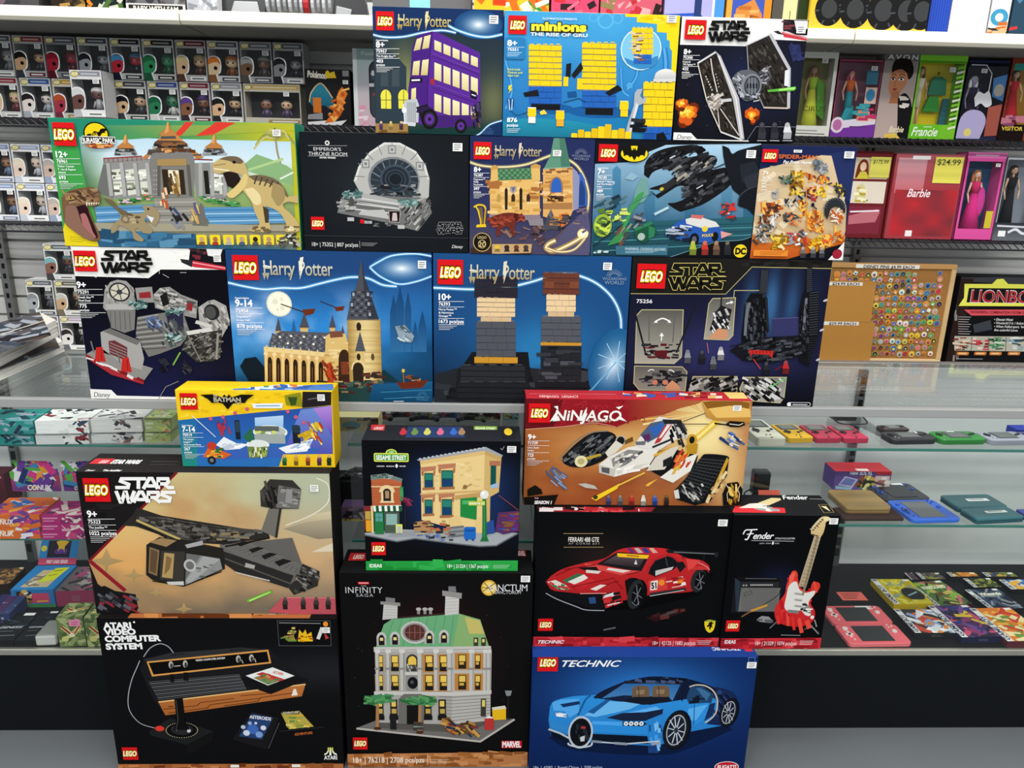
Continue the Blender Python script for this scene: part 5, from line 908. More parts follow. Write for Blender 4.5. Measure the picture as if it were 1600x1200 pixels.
    lego(a, 160,140,187,174); starwars(a, 378,142,395,172,'15140f','cbbd6c'); a.T('75256',150,412,25,110,'e8e8ea',.02)
    a.R(1196,1100,1354,1130,'e8e8e8', rad=12); a.R(1199,1103,1351,1127,'101014', rad=10); a.E(1208,1115,13,12,'f0f0f0'); a.L('1232,1116 1335,1118',7,'c8c8cc')
    for x, y in ((1460,395),(1435,600),(1410,805)): a.E(x, y, 17,8,'b8bcc4', rot=-25)
    a.out('printed_front', t)
# ---- green framed box with dinosaurs
def art_jur():
    t, a = toyset('jur','green toy set box with dinosaurs in front of a grey gatehouse','2a8468', top='2f9072')
    a.view(70,180,3.81); full(a, 30,10, lambda S, T: vmix('24876a','b7b52a', np.clip((S-.42)*2.1,0,1))+0*T[..., None])
    a.bits('180,55 700,60 640,120 300,130',40,4,['5aa88c','3a9a7c'], ar=1, seed=2)
    a.P('838,40 890,40 812,122 765,118','d63c30'); a.P('1020,40 1132,44 1008,118 900,124','d63c30'); a.P('890,40 1018,40 900,122 812,122','4a9a5c')
    def sc(S, T):
        c = vmix('b9d6e6','e2ecec', T*3); g = np.clip((T-.2)*5-(1-S)*.7+(fbm(S*5, T*4,3)-.5),0,1); c = c+(np.array(rgb('8fb068'))-c)*g[..., None]; c = c+(np.array(rgb('7d8f5c'))-c)*np.clip((T-.45)*4,0,1)[..., None]
        c = c+(np.array(rgb('8f8a70'))-c)*np.clip((T-.62)*5,0,1)[..., None]; c = c+(np.array(rgb('34647f'))-c)*np.clip((T-.86)*14-S*1.2+(fbm(S*9, T*9,1)-.5)*.8,0,1)[..., None]; return c+(np.array(rgb('3f6a44'))-c)*(np.clip(.13-S, 0,.13)*7*np.clip(1.1-abs(T-.4)*2,0,1))[..., None]
    b2 = Art(a.o, a.u, a.v, a.w, a.h); b2.view(70,180,3.81)
    x0, y0 = a.m(205,128); x1, y1 = a.m(1500,785)
    s = Art(a.o+a.u*x0+a.v*y0, a.u, a.v, x1-x0, a.h-y0, lift=a.lift+a.k*EPS+EPS); s.view(70,180,3.81); full(s, 50,30, sc)
    n = len(a.V); a.V += s.V; a.F += [[i+n for i in f] for f in s.F]; a.C += s.C; a.k += 2
    a.P('180,125 450,148 690,132 1490,92 1490,60 200,60','24876a','b7b52a',0); a.P('838,45 885,45 812,122 765,122','d63c30'); a.P('1020,45 1130,47 1008,114 900,122','d63c30')
    a.P('30,180 200,184 250,440 300,600 330,780 60,790','3f9a4c','4aa84a'); a.P('120,640 240,735 335,740 330,800 80,800','e6cf22'); [a.L([(150,722+i*12),(250-i*12,735+i*10)],3,'a08c10') for i in range(3)]
    for i in range(9): q = -.2-i*.36; a.L(curve([(1375,140),(1375+70*math.cos(q),140+60*math.sin(q)),(1375+130*math.cos(q),165+55*math.sin(q)+abs(math.cos(q))*40)]),11,('a8a65c','8a9448','c0b870')[i % 3])
    a.L(curve('1375,140 1385,220 1405,290 1425,345'),12,'9a9068'); a.P('1190,290 1260,232 1340,260 1440,300 1480,330 1480,420 1200,330','86ad78'); a.L('1200,330 1420,260',14,'a8c888'); a.L('1400,380 1480,340',10,'d8e4d0')
    # building
    a.P('312,440 350,282 645,258 640,485 410,500 330,470','8d8d8a'); a.P('312,440 350,290 380,300 410,495 330,470','6d6d6a')
    for x in (400,480,560): a.P([(x, 325),(x+62,318),(x+66,470),(x+18,478)],'d4d6c8'); a.bits([(x+4,340),(x+60,335),(x+62,455),(x+20,460)],10,22,['8a947c','f0f0e4','5a5a50'], seed=x); a.L([(x+4,392),(x+64,388)],5,'77777a')
    for x in (365,445,525,598): a.P([(x, 285),(x+24,283),(x+46,480),(x+22,484)],'a9a9a6'); a.L([(x+24,283),(x+46,480)],4,'6a6a68')
    a.P('875,285 1090,280 1095,470 1080,500 905,490','878784'); a.R(945,330,985,470,'1c1c1a'); a.R(1000,330,1060,470,'c8ccc0'); a.bits('1000,335 1058,335 1058,465 1000,465',10,22,['6a6a60','f0f0e8'], seed=4)
    for x in (915,985,1060): a.P([(x, 282),(x+22,282),(x+26,480),(x+4,482)],'a5a5a2')
    a.P('350,262 580,244 582,262 350,284','8a8a86'); a.L('350,258 580,244',7,'8e2c2c'); [a.L([(352+i*28,258-i*1.6),(354+i*28,282-i*1.6)],4,'8e2c2c') for i in range(9)]; a.L('890,262 1000,266',7,'8e2c2c')
    for x in (485,1012): a.P([(x-72,240),(x-62,200),(x+50,198),(x+70,236)],'6d6f70'); a.P([(x-68,222),(x+62,218),(x+68,236),(x-72,240)],'8b8d8e'); a.bits([(x-60,205),(x+50,202),(x+60,232),(x-62,235)],14,18,['4a4c4e','a8aaac','2c2c2c'], seed=x); a.P([(x-58,190),(x-20,162),(x-8,120),(x+2,116),(x+12,162),(x+48,186),(x+40,200),(x-48,200)],'b97c42'); a.P([(x-20,162),(x-8,120),(x+2,116),(x-2,170)],'d89a5c'); a.L([(x-48,200),(x+40,200)],5,'3a2a1c')
    a.P('628,260 640,215 872,210 892,262 888,490 640,490','7d7a76'); a.P('575,258 640,205 665,195 860,192 948,250 905,262 870,215 640,220 610,262','b9783e'); a.bits('590,250 650,205 860,200 930,250 860,212 640,222',34,24,['8a5024','d89a5c','5c3418','4a4a48'], seed=5); a.P('655,160 690,140 800,138 850,170 855,195 650,198','5a4234'); a.bits('660,165 840,165 850,195 655,196',22,20,['2c2420','8a5a34','a8a8a4'], seed=6); a.P('670,150 700,118 790,118 835,160 800,152 700,150','c08446'); a.P('682,112 722,80 730,42 738,38 748,80 790,112 770,126 700,126','b97c42'); a.P('722,80 730,42 738,38 738,100 715,110','d89a5c'); a.P('695,126 780,124 785,140 690,142','4c4c4e')
    a.P('672,262 845,258 845,300 672,302','a48654'); a.P('672,300 690,300 690,480 672,480','5c5a56').P('845,295 865,295 880,480 862,480','5c5a56'); a.R(698,322,842,472,'33261a'); a.R(735,326,812,470,'e6dcc0'); a.R(748,350,808,470,'c8a868'); a.bits('745,335 812,335 812,468 745,468',22,24,['7a5a34','f0e8d0','4a3a28','b89a5c'], ang=70, seed=7); a.L('690,400 890,398',0.1,'5c5a56')
    for x in (652,668): [a.E(x, 330+i*28,4,5,'a8a6a2',8, up=i == 0) for i in range(6)]
    a.P('650,495 900,490 985,665 640,668 655,560','8f8c84'); [a.L([(656-i*2,520+i*26),(905+i*14,516+i*26)],6,'6f6c66' if i % 2 else 'b0ada4') for i in range(6)]
    a.P('300,545 650,530 655,625 315,640','5890bc'); a.P('925,548 1420,545 1470,640 990,655','5890bc'); [a.L([(305+i*2,560+i*22),(655,548+i*20)],6,'a8cce0' if i % 2 else '3f74a0') for i in range(4)]; [a.L([(945+i*12,565+i*22),(1430+i*5,562+i*20)],6,'a8cce0' if i % 2 else '3f74a0') for i in range(4)]
    a.P('290,640 1500,655 1520,690 300,692','a09a84'); a.P('300,690 900,705 905,800 330,800','2f5f80'); a.bits('310,700 880,715 880,770 330,770',26,60,['3f7498','264c68','5a8cac'], seed=4); a.P('880,655 930,520 945,540 975,660','6d6a64')
    a.bits('440,500 640,480 640,500 450,528',40,16,['2f7a3c','1f5a2c','4a9a50','d8b8c8'], seed=9); a.bits('935,480 1180,520 1170,548 940,505',44,16,['2f7a3c','1f5a2c','4a9a50','d8b8c8'], seed=8); a.bits('580,470 640,480 600,500',8,14,['c86a5c','4a8a4c'], seed=1)
    a.bits('690,440 730,450 730,540 690,530',8,22,['b8562c','e0c8a0','4a3a34'], ang=80, seed=1); a.bits('755,560 850,580 840,660 770,660',14,24,['3a4a6a','26262a','8a8a92'], ang=50, seed=2); a.bits('870,510 930,540 915,630 870,630',12,22,['c8a060','5a5a7c','d8c070'], ang=70, seed=3)
    # dinosaurs
    D = 'c3ab70'
    a.P(curve('1215,360 1290,355 1370,380 1420,420 1450,480 1500,478 1530,490 1515,522 1450,515 1420,540 1470,590 1510,640 1512,690 1435,692 1440,650 1400,580 1330,545 1310,560 1340,640 1338,692 1240,692 1225,676 1280,650 1250,570 1230,510 1180,440 1195,380'), D); a.P(curve('1240,430 1280,470 1290,520 1250,530 1190,440'),'e2d09a'); a.P(curve('1212,362 1290,356 1372,380 1420,422 1452,490 1400,450 1320,400 1250,390'),'6f5f48'); [a.L([(1265+i*32,362+i*9),(1250+i*30,410+i*6)],8,'463a2c') for i in range(5)]; a.P(curve('1360,400 1420,430 1430,500 1390,540 1350,480'),'a08c5c'); a.P('1300,540 1335,560 1335,640 1315,640','463a2c'); a.bits('1230,665 1340,660 1340,692 1235,692',10,16,['e8dcb4','6a5a40'], seed=2); a.bits('1440,650 1510,640 1510,692 1440,692',8,16,['e8dcb4','6a5a40'], seed=3)
    a.P('1060,330 1140,330 1170,380 1130,440 1090,420','241a18'); a.P(curve('1002,292 1040,262 1090,245 1150,248 1185,275 1208,330 1215,380 1160,350 1100,335 1040,348 1005,335'), D); a.P(curve('1040,262 1090,245 1150,248 1185,275 1160,290 1090,270'),'6f5f48'); a.E(1130,280,11,9,'1c1614'); a.P(curve('1085,468 1120,440 1160,400 1190,350 1212,370 1195,430 1130,490 1095,488'),'d9c07c'); a.L('1010,318 1100,330',6,'f0e8c8'); a.L('1010,300 1080,290',5,'8a7650')
    a.P(curve('340,490 400,500 440,545 480,575 560,585 600,570 585,545 620,535 665,555 688,600 665,655 640,640 655,610 620,600 600,630 640,670 640,700 590,700 560,672 540,690 590,735 580,752 535,735 520,690 450,655 430,690 400,700 410,650 455,610 430,560 390,515'),'9b8b68'); a.P(curve('345,490 405,505 445,550 500,580 470,600 430,560'),'6c5f48'); a.bits('460,580 560,590 580,640 480,640',12,20,['5a4e3a','b8a880','7a6c50'], seed=5); a.E(484,618,26, None, '7d6e54'); a.E(484,618,14, None, 'a89878'); a.P('610,595 655,610 640,640','e8e0d8'); a.E(620,558,7,6,'15120f')
    a.P(curve('104,490 150,450 230,432 290,428 330,470 332,520 290,545 262,535 300,640 335,720 320,748 255,738 180,690 125,640 110,560'),'76583e'); a.P(curve('190,545 250,535 275,600 320,715 300,725 225,640'),'2c1418'); a.P(curve('215,590 250,590 290,690 310,725 280,715 230,650'),'a86a6a'); a.P(curve('130,540 190,545 230,650 300,730 255,738 180,690 125,640'),'8a6656'); a.bits('120,460 320,440 320,510 130,520',40,26,['5e442e','8f6e4e','4a3422','a08460'], ang=20, jit=40, seed=6); [a.P([(250+i*14,520+i*1),(262+i*14,518),(256+i*14,545-i*3)],'e8e0c8') for i in range(6)]; a.E(160,492,11,9,'c89a30'); a.E(160,492,5,7,'15120f')
    for i, x in enumerate((904,984,1063,1142,1222,1302,1378)): a.R(x, 710, x+68,772,'e8d42a', rad=9); a.E(x+35,738,15,15,('c8a070','a86a48','c8a888','b89a78','2c2420','b8906a','8a7a60')[i]); a.P([(x+14,772),(x+22,752),(x+50,752),(x+56,772)],('8a5a3c','a83a30','a8a8a0','4a5a7c','5a5a5a','9a7a58','6a6250')[i])
    a.bits('1400,720 1520,700 1530,780 1400,775',26,22,['d0d0c8','5a5a52','b0a890','2c2a26'], jit=40, seed=8)
    # round sign with fossil, lettered plate
    lego(a, 47,42,150,142); a.E(312,112,76,72,'14120c'); a.E(312,112,68,64,'f2cf1c'); a.P(curve('250,128 262,112 285,110 300,95 325,100 340,82 370,80 376,92 362,98 370,104 348,108 340,120 330,134 318,128 322,116 300,122 285,134 270,128'),'14120c'); [a.L([(288+i*9,104),(284+i*9,126)],3,'f2cf1c') for i in range(4)]
    a.P('228,122 425,130 425,172 224,168','f4f2ea'); a.P('230,126 422,134 422,168 228,164','14120c'); a.T('JURASSIC PARK',232,161,26,186,'f4f2ea',.035,0,.95); a.P(curve('245,172 290,180 350,176 412,174 400,190 330,196 262,190'),'c8642e'); a.bits('250,172 405,174 395,192 265,190',14,16,['e8a05c','8a3418'], seed=3)
    spec(a, 74,250,'12+','76961',['Visitor Center:','T. rex & Raptor','Attack'],'693|pcs/pzs', s=2.3, w=60); 
    sticker(t, a, 1358,86,1408,126); a.out('printed_front', t)
# ---- pale ring over steps
def art_throne():
    t, a = toyset('throne','plain black toy set box with a pale ring shaped chamber above steps','101215', top='191b1f')
    a.view(300,0,4); full(a, 16,14, lambda S, T: vmix('15181c','23292e', np.exp(-((S-.5)/.35)**2-((T-.45)/.35)**2)))
    a.E(845,893,15, None, 'd8d8d4'); a.E(845,893,7, None, '15181c'); a.L('725,909 970,911',2.5,'9a9c9e'); a.L('725,975 975,976',2.5,'9a9c9e')
    a.T("EMPEROR'S", 760,940,20,172,'d4d4d2',.004); a.T('THRONE ROOM',728,970,22,242,'d4d4d2',.004); a.T('STAR WARS',797,989,9,102,'d4d4d2',.06,.2)
    a.P('1010,1130 1040,1040 1110,950 1200,890 1300,892 1400,945 1460,1030 1485,1120 1480,1230 1440,1290 1060,1220','b4b3ae'); a.L('1020,1130 1046,1045 1115,955 1203,897 1298,898 1395,950 1452,1032 1478,1120',12,'d6d5d1')
    for k in range(9):
        q = math.pi*(1.02+k*.12); x, y = 1250+205*math.cos(q),1115+190*math.sin(q); a.L([(x-math.cos(q)*34, y-math.sin(q)*32),(x+math.cos(q)*30, y+math.sin(q)*30)],5,'77787a')
    for q in (1.18,1.5,1.85): x, y = 1250+195*math.cos(math.pi*q),1125+190*math.sin(math.pi*q); a.R(x-26, y-28, x+26, y+28,'8a8b8c'); a.R(x-16, y-18, x+16, y+18,'c4c4c2'); a.R(x-9, y-10, x+9, y+10,'77787a')
    a.E(1262,1130,162,150,'7d8084'); a.E(1265,1132,150,138,'2c343c')
    for k in range(20): q = k*math.pi/10; a.L([(1265+95*math.cos(q),1132+88*math.sin(q)),(1265+148*math.cos(q+.1),1132+136*math.sin(q+.1))],7,'6d7a84' if k % 2 else '444e58', up=k == 0)
    a.E(1272,1120,98,92,'3d4a56'); a.E(1272,1120,84,78,'232a32'); [a.E(1272,1120, r, r*.92, c) for r, c in ((66,'3d4a56'),(60,'222930'),(44,'36424c'),(38,'1b2026'))]
    a.bits('1140,1150 1400,1160 1420,1250 1120,1240',40,22,['3a3d40','6a6c6e','1c1e20','8a8c8c','2a3a44'], seed=3)
    a.P('908,1330 930,1250 1060,1215 1470,1240 1500,1330 1412,1445 1210,1390','6f6f6d'); a.P('930,1235 1060,1205 1340,1260 1470,1235 1340,1300 1200,1300','a8a8a5')
    for i in range(5): a.L([(1010-i*6,1232+i*18),(1290+i*4,1275+i*16)],7,'d2d1cd' if i % 2 == 0 else '5c5c5a')
    a.P('1060,1315 1200,1310 1240,1370 1040,1340','b8b8b4'); a.bits('915,1240 1060,1220 1010,1320 920,1320',40,18,['8a8a88','4c4c4a','b4b4b0'], seed=5); a.bits('1320,1300 1480,1240 1495,1330 1415,1430 1330,1400',60,18,['8a8a88','4c4c4a','b4b4b0','2a2a2a'], ang=-50, seed=6)
    for x, y in ((1000,1215),(1362,1268)): a.bits([(x-55, y-18),(x+55, y-18),(x+50, y+18),(x-50, y+20)],24,20,['6f9490','9ab4ae','4a6a68'], jit=40, seed=x)
    a.P('1228,1316 1304,1316 1300,1392 1234,1388','1c1216'); a.L('1230,1318 1302,1318 1298,1390 1236,1386',3,'c8c0bc', True); a.P('1255,1330 1280,1330 1285,1380 1250,1380','c8b8b4')
    for x, y, w in ((972,1358,42),(1286,1406,44)): a.R(x, y, x+w, y+24,'b8b8b6')
    a.R(1052,1370,1075,1396,'d9181e'); a.T('STAR WARS',1078,1396,16,48,'c8c8c8',.05); a.bits('1140,1390 1240,1400 1240,1420 1140,1412',10,12,['8a8a8a','5a5a5a'], jit=2, seed=1)
    a.L('640,1470 1800,1490',3,'3c4044'); a.T('18+ | 75352 | 807 pcs/pzs',752,1537,24,288,'e0e0de',.005); a.L('1048,1505 1050,1548',2.5,'a8a8a8'); [a.L([(1060,1517+i*8),(1160-i*12,1520+i*8)],3,'8a8a8c') for i in range(3)]
    lego(a, 744,1354,86,82); starwars(a, 1530,1390,168,70,'15181c','b0b0b0'); disney(a, 1624,1550,20,70,'e0e0de')
    sticker(t, a, 1630,894,1690,946); a.out('printed_front', t)
# ---- tan keep and tower
def art_hps():
    t, a = toyset('hps','navy toy set box with a tan keep and a green pointed tower','1b2748', top='22305a')
    a.view(730,200,3.478)
    full(a, 26,26, lambda S, T: vmix('212c58','3b3a5c', T)+(np.array(rgb('47435c'))-vmix('212c58','3b3a5c', T))*np.clip((T-.66)*4,0,1)[..., None])
    glow(a, curve('0,180 80,205 200,212 320,198 430,158 470,148 540,168 600,210 640,280 660,360 655,440 640,520'),6,'fbf3c8','c8b060','3a3f60')
    a.P('590,260 620,240 640,280 655,420 600,430','3c5fae'); a.P('600,330 622,280 640,330 640,420 600,420','22407c'); a.P('580,220 610,260 605,440 572,440','8a94b8')
    a.P('122,282 160,265 392,262 395,470 330,478 125,470','e0b46a'); a.bits('130,290 390,280 390,465 130,465',34,26,['d3a458','ecc684','c8964a'], jit=2, seed=3); a.bits('125,290 200,290 180,320 130,320',6,30,['a86a38'], jit=2, seed=2); a.bits('350,320 395,320 395,380 350,380',6,24,['a86a38'], jit=2, seed=4)
    a.P('158,225 350,215 358,278 155,285','4c7a56')
    for r in range(4): [a.E(168+i*15+r, 232+r*14-i*.5,6.5,5,'6a9a72' if (i+r) % 2 else '3a6446',8, up=i == 0) for i in range(13)]
    a.P('130,222 148,205 165,212 168,285 126,292','dcb468'); a.P('345,205 375,198 395,205 397,285 352,285','dcb468'); a.P('126,215 150,200 168,210 168,222 128,232','c89850'); a.P('345,205 372,194 398,203 398,218 347,220','c89850')
    for x in (212,292): a.P([(x-8,335),(x, 322),(x+8,335),(x+7,443),(x-7,443)],'2a2018')
    for x in (172,250,332): a.E(x, 378,10,20,'3a2a1c' if x > 200 else 'b8924e'); a.R(x-10,380, x+10,400,'3a2a1c' if x > 200 else 'b8924e')
    a.P('232,318 268,316 268,340 250,358 232,342','a89a94'); a.P('238,322 262,321 250,350','6a6a78'); a.P('120,470 395,472 405,500 115,500','8a7a84')
    a.P('412,222 572,210 578,440 545,520 412,480','dba862'); a.bits('415,225 572,215 572,430 415,430',26,24,['c8924a','ecc384','a86a38'], jit=2, seed=5); a.P('572,215 600,240 600,440 575,450','8c8fb0')
    a.E(484,318,36,54,'9a7444', a0=180, a1=360); a.R(448,315,520,350,'9a7444'); a.E(484,318,28,46,'2f5fb4', a0=180, a1=360); a.R(456,316,512,350,'2f5fb4'); a.bits('415,350 560,350 560,375 415,375',14,20,['c88a44','e8c088'], jit=2, seed=6); a.R(436,368,522,400,'5a3a22'); a.bits('438,370 520,370 520,398 438,398',8,16,['c89a58','2a1c12'], jit=60, seed=7); a.P('412,410 570,405 570,440 412,440','a87848')
    a.P('470,55 530,55 545,150 562,212 415,222 452,150','5d8f78'); a.P('500,55 530,55 562,212 510,216','477662'); a.L('415,222 562,213',6,'8aa898'); a.bits('420,225 565,218 565,250 420,255',12,24,['e0b068','8a5a34'], jit=2, seed=8)
    a.P('410,545 440,470 455,440 478,500 495,555','47474e'); a.P('440,470 455,440 462,500','66666e'); a.P('500,470 545,460 545,520 510,540','d8702a'); a.bits('410,500 550,470 550,560 410,560',20,24,['4a4a52','2c2c32','b87a3c'], seed=9)
    a.L(curve('48,428 60,450 72,500 74,530'),8,'e6c026'); a.L(curve('36,430 60,418 90,422 100,440'),9,'e6c026'); a.L('100,440 92,530',8,'c89a1c'); a.P('52,525 100,522 104,538 48,540','e6c026'); [a.L([(64+i*8,430),(76+i*4,520)],2,'b8921c') for i in range(3)]
    a.P(curve('118,500 140,480 200,462 260,462 308,478 310,498 270,508 258,540 262,580 240,585 225,540 190,545 178,585 160,580 158,535 125,530'),'6b2c22'); a.bits('120,490 300,468 300,500 150,540',40,18,['8a3a2a','4a1c18','a84a34'], jit=40, seed=4)
    a.bits('140,560 250,560 400,520 420,640 300,600',22,22,['2a2630','4a3a44','6a4a4a','8a6a5a'], jit=50, seed=5); a.P('330,500 410,490 415,530 340,530','8a8288')
    a.P('440,655 470,600 560,520 640,540 660,690 440,690','5a4a58'); a.P(curve('470,640 540,540 620,470 655,460 660,690 480,690'),'54506e'); glow(a, curve('652,560 610,600 540,640 470,668 430,655 440,630 480,610'),9,'fdf6d0','e0bc60','5a4a58'); a.E(628,575,30,28,'f4e4a0'); a.E(628,575,16,15,'fffbe8'); glow(a, curve('430,650 500,672 580,660 640,600'),5,'fdf6d0','e0bc60','5a4a58'); a.bits('560,450 650,430 640,560 570,540',14,18,['6a5a78','8a7a6a','48486a'], jit=40, seed=9)
    a.P('20,650 140,628 352,628 348,690 20,700','3c2a28'); a.P('135,630 352,630 346,678 135,684','c2a070')
    for i, c in enumerate(('e0b83c','3a2a2a','6a3a2a','4a3a34')): a.E(163+i*52,648,14,13, c); a.P([(148+i*52,672),(153+i*52,656),(174+i*52,656),(180+i*52,672)], mixc(c, '2a2a30',.5))
    a.E(81,620,50,52,'b89c5c'); a.E(81,620,45,47,'17140f'); a.E(81,630,22,24,'a8946a'); a.E(81,630,17,19,'17140f'); a.T('LEGO',57,600,13,48,'c8b078',.02); a.T('20',60,645,28,42,'c8b078',.02)
    wings(a, 618,142,.68,'8890a8'); lego(a, 36,75,95,96); harry(a, 152,150,252,70,'d8ccb0','9a8a68')
    spec(a, 36,238,'8+','76387',['Hogwarts™','Fluffy','Encounter'],'397|pcs/pzs', s=1.75, w=48)
    sticker(t, a, 466,120,510,154); a.out('printed_front', t)
# ---- dark jet over a city
def art_batw():
    t, a = toyset('batw','blue and black toy set box with a dark jet flying over a city','14171c', top='1d2630')
    a.view(730,200,3.478)
    def sky(S, T): return vmix('a9cbe2','2b5a78', T*1.25+(fbm(S*6, T*5,3)-.5)*.25)
    full(a, 40,30, sky)
    for x, w, h, c in ((745,40,300,'5d93b4'),(790,45,225,'4c86aa'),(1010,40,330,'6ba0bc'),(960,60,360,'4a82a2'),(1380,60,330,'5a8cac'),(1180,60,400,'3f7898'),(1500,60,380,'3a6c8c')): a.P([(x, 520),(x, h),(x+w*.5, h-20),(x+w, h),(x+w, 520)], c, '2c5c7a')
    a.P('680,520 1600,480 1600,760 680,760','2a5f6c','16323c'); [a.L([(690,540+i*26),(1560,520+i*20)],5,'4f8a90' if i % 2 else '1e4650') for i in range(6)]
    a.P('680,40 1600,60 1600,85 1080,92 985,130 915,185 690,195','14151a'); a.P('1580,560 1500,610 1350,620 1250,650 1100,700 1600,720','101317'); a.L(curve('1090,705 1260,650 1360,618 1500,606 1600,560'),4,'5a8a94')
    a.P(curve('960,255 968,190 1010,140 1080,110 1160,96 1240,92 1290,112 1260,130 1200,140 1175,165 1260,150 1340,150 1358,180 1330,225 1400,215 1440,240')+[(1440,300)]+curve('1410,330 1340,380 1270,420 1180,450 1150,452 1090,412 1130,405 1180,385 1210,350 1200,325 1150,315 1090,350 1040,380 1025,365 1060,340 990,330 1100,290 1150,240 1120,215 1060,220 1010,240 985,275'),'17171a'); a.bits('960,240 1000,150 1240,95 1350,180 1330,230 1440,250 1400,330 1200,440 1160,300 1060,220',130,22,['26272b','0d0d10','3a3b40','4d4e54'], ang=-30, jit=20, seed=3); a.bits('1130,220 1330,160 1340,220 1150,310',40,22,['5a5b5e','8a8a86','2c2c30','a8a090'], ang=-35, seed=4); a.P('1035,330 1120,270 1140,300 1060,352','2b2b2e'); a.E(1056,332,12,9,'c8b83c', rot=-30); a.L('1100,165 1130,150',6,'d8d8dc'); a.L('1245,330 1280,310',6,'c8c8cc'); a.L('1040,380 1000,345',5,'101013'); a.L('1340,220 1420,185',6,'26272b')
    a.P(curve('1385,95 1420,110 1440,140 1480,120 1600,90')+[(1600,480)]+curve('1560,480 1520,440 1470,420 1480,370 1440,330 1410,240 1390,150'),'16191f'); a.P('1480,200 1560,180 1590,240 1540,330 1490,290','22262e'); a.P('1500,270 1590,235 1590,300 1520,330','2c3038'); a.L(curve('1470,420 1480,370 1530,330 1590,310'),6,'3a3f48')
    a.P('890,240 930,262 900,285 855,275','8ab0c4'); a.P('930,300 950,265 975,280 988,360 960,400 900,420 910,350','6d9c94'); a.P(curve('800,600 840,520 870,470 890,410 930,360 960,350 940,400 900,450 870,520 830,590'),'3f9450'); a.L('880,420 1010,350',5,'4a6a72'); a.bits('700,395 850,370 850,440 720,430',14,26,['2c4a58','5a7a84','1c2e38'], ang=-30, seed=3); a.bits('700,440 880,440 870,500 720,520',26,22,['a8c43c','5a7a2c','d0dc70','2c3a2a'], ang=-10, seed=5); a.E(735,530,50,62,'98b43a'); a.E(735,530,36,48,'4c6a3a'); a.bits('705,490 770,490 770,580 705,580',14,20,['c8dc50','2a3a28','6a8a34'], jit=50, seed=6); a.P('800,590 900,520 830,620 760,640','3a8a4a'); a.L('680,645 850,520',5,'1c2a30'); a.bits('820,540 900,510 850,640 790,640',14,20,['6a4a3a','3a4a4a','8a8a7a'], ang=-50, seed=7)
    a.P('905,545 1000,505 1035,570 960,625 912,600','1d5238'); a.P('905,545 1000,505 1008,520 915,560','2f7a54'); a.E(945,590,20, None, 'a8b8b0'); a.P('985,530 1020,545 1015,590 985,600','2f7a54'); a.bits('905,470 960,470 950,530 915,530',10,22,['4a4c54','2a2c34','8a8c94'], jit=50, seed=8); a.L('1015,470 1095,430',16,'8db4c2'); a.L('1020,466 1090,432',5,'d0e4ea')
    a.P('1088,555 1140,510 1200,490 1240,505 1360,530 1392,560 1375,610 1300,625 1210,620 1090,590','2a57a8'); a.P('1185,495 1250,478 1350,510 1370,535 1280,545 1190,520','d8d6d2'); a.P('1215,470 1290,475 1270,495 1215,488','c86a64'); a.bits('1095,540 1210,530 1200,590 1100,585',22,24,['1a2436','a8b4c4','3a4250','e0e4e8'], ang=5, seed=9); a.bits('1095,580 1210,590 1200,615 1110,605',8,20,['c8c048','1a2436'], seed=2); a.E(1232,605,26,34,'121418'); a.E(1232,605,13,18,'5a5e66'); a.E(1345,590,18,26,'121418'); a.E(1290,548,16, None, 'e0c83c'); a.T('POLICE',1275,592,14,60,'e8c83c',.03, rot=-6); a.P('1375,560 1440,575 1380,600','d89a94')
    a.bits('1370,415 1440,410 1450,495 1380,470',16,22,['d03a34','e0dcd8','3a3a3e','b8282a'], jit=50, seed=3)
    a.P('805,640 1090,635 1085,690 808,688','3b6b80'); a.T('WARNING: CHOKING HAZARD.',855,662,14,225,'b8d0d8',.015); [a.L([(858,670+i*7),(1030-i*20,668+i*7)],3,'9ab8c4') for i in range(2)]; a.bits('682,660 760,665 760,680 682,680',5,12,['c8d4d8'], jit=2, seed=1)
    for x, c in ((1225,'a8b83a'),(1290,'c8382e'),(1352,'7a5a44'),(1412,'2c2c30')): peg(a, x, 690,78, c, mixc(c, '202020',.4), mixc(c, 'd8b890',.4))
    a.E(1482,668,36,36,'e9cd2a'); a.T('DC',1453,684,32,58,'15140f',.06)
    lego(a, 716,87,98,96); a.E(907,140,78,48,'14130f'); a.E(907,140,73,43,'efd31e'); R = bat_shape(907,138,134,80); a.P(R, '14130f')
    spec(a, 708,250,'7+','76120',['Batman™ Batwing','and The Riddler™','Heist'],'489|pcs/pzs', s=1.75, w=44, pre='Ages/edades')
    sticker(t, a, 1517,120,1564,164); a.out('printed_front', t)
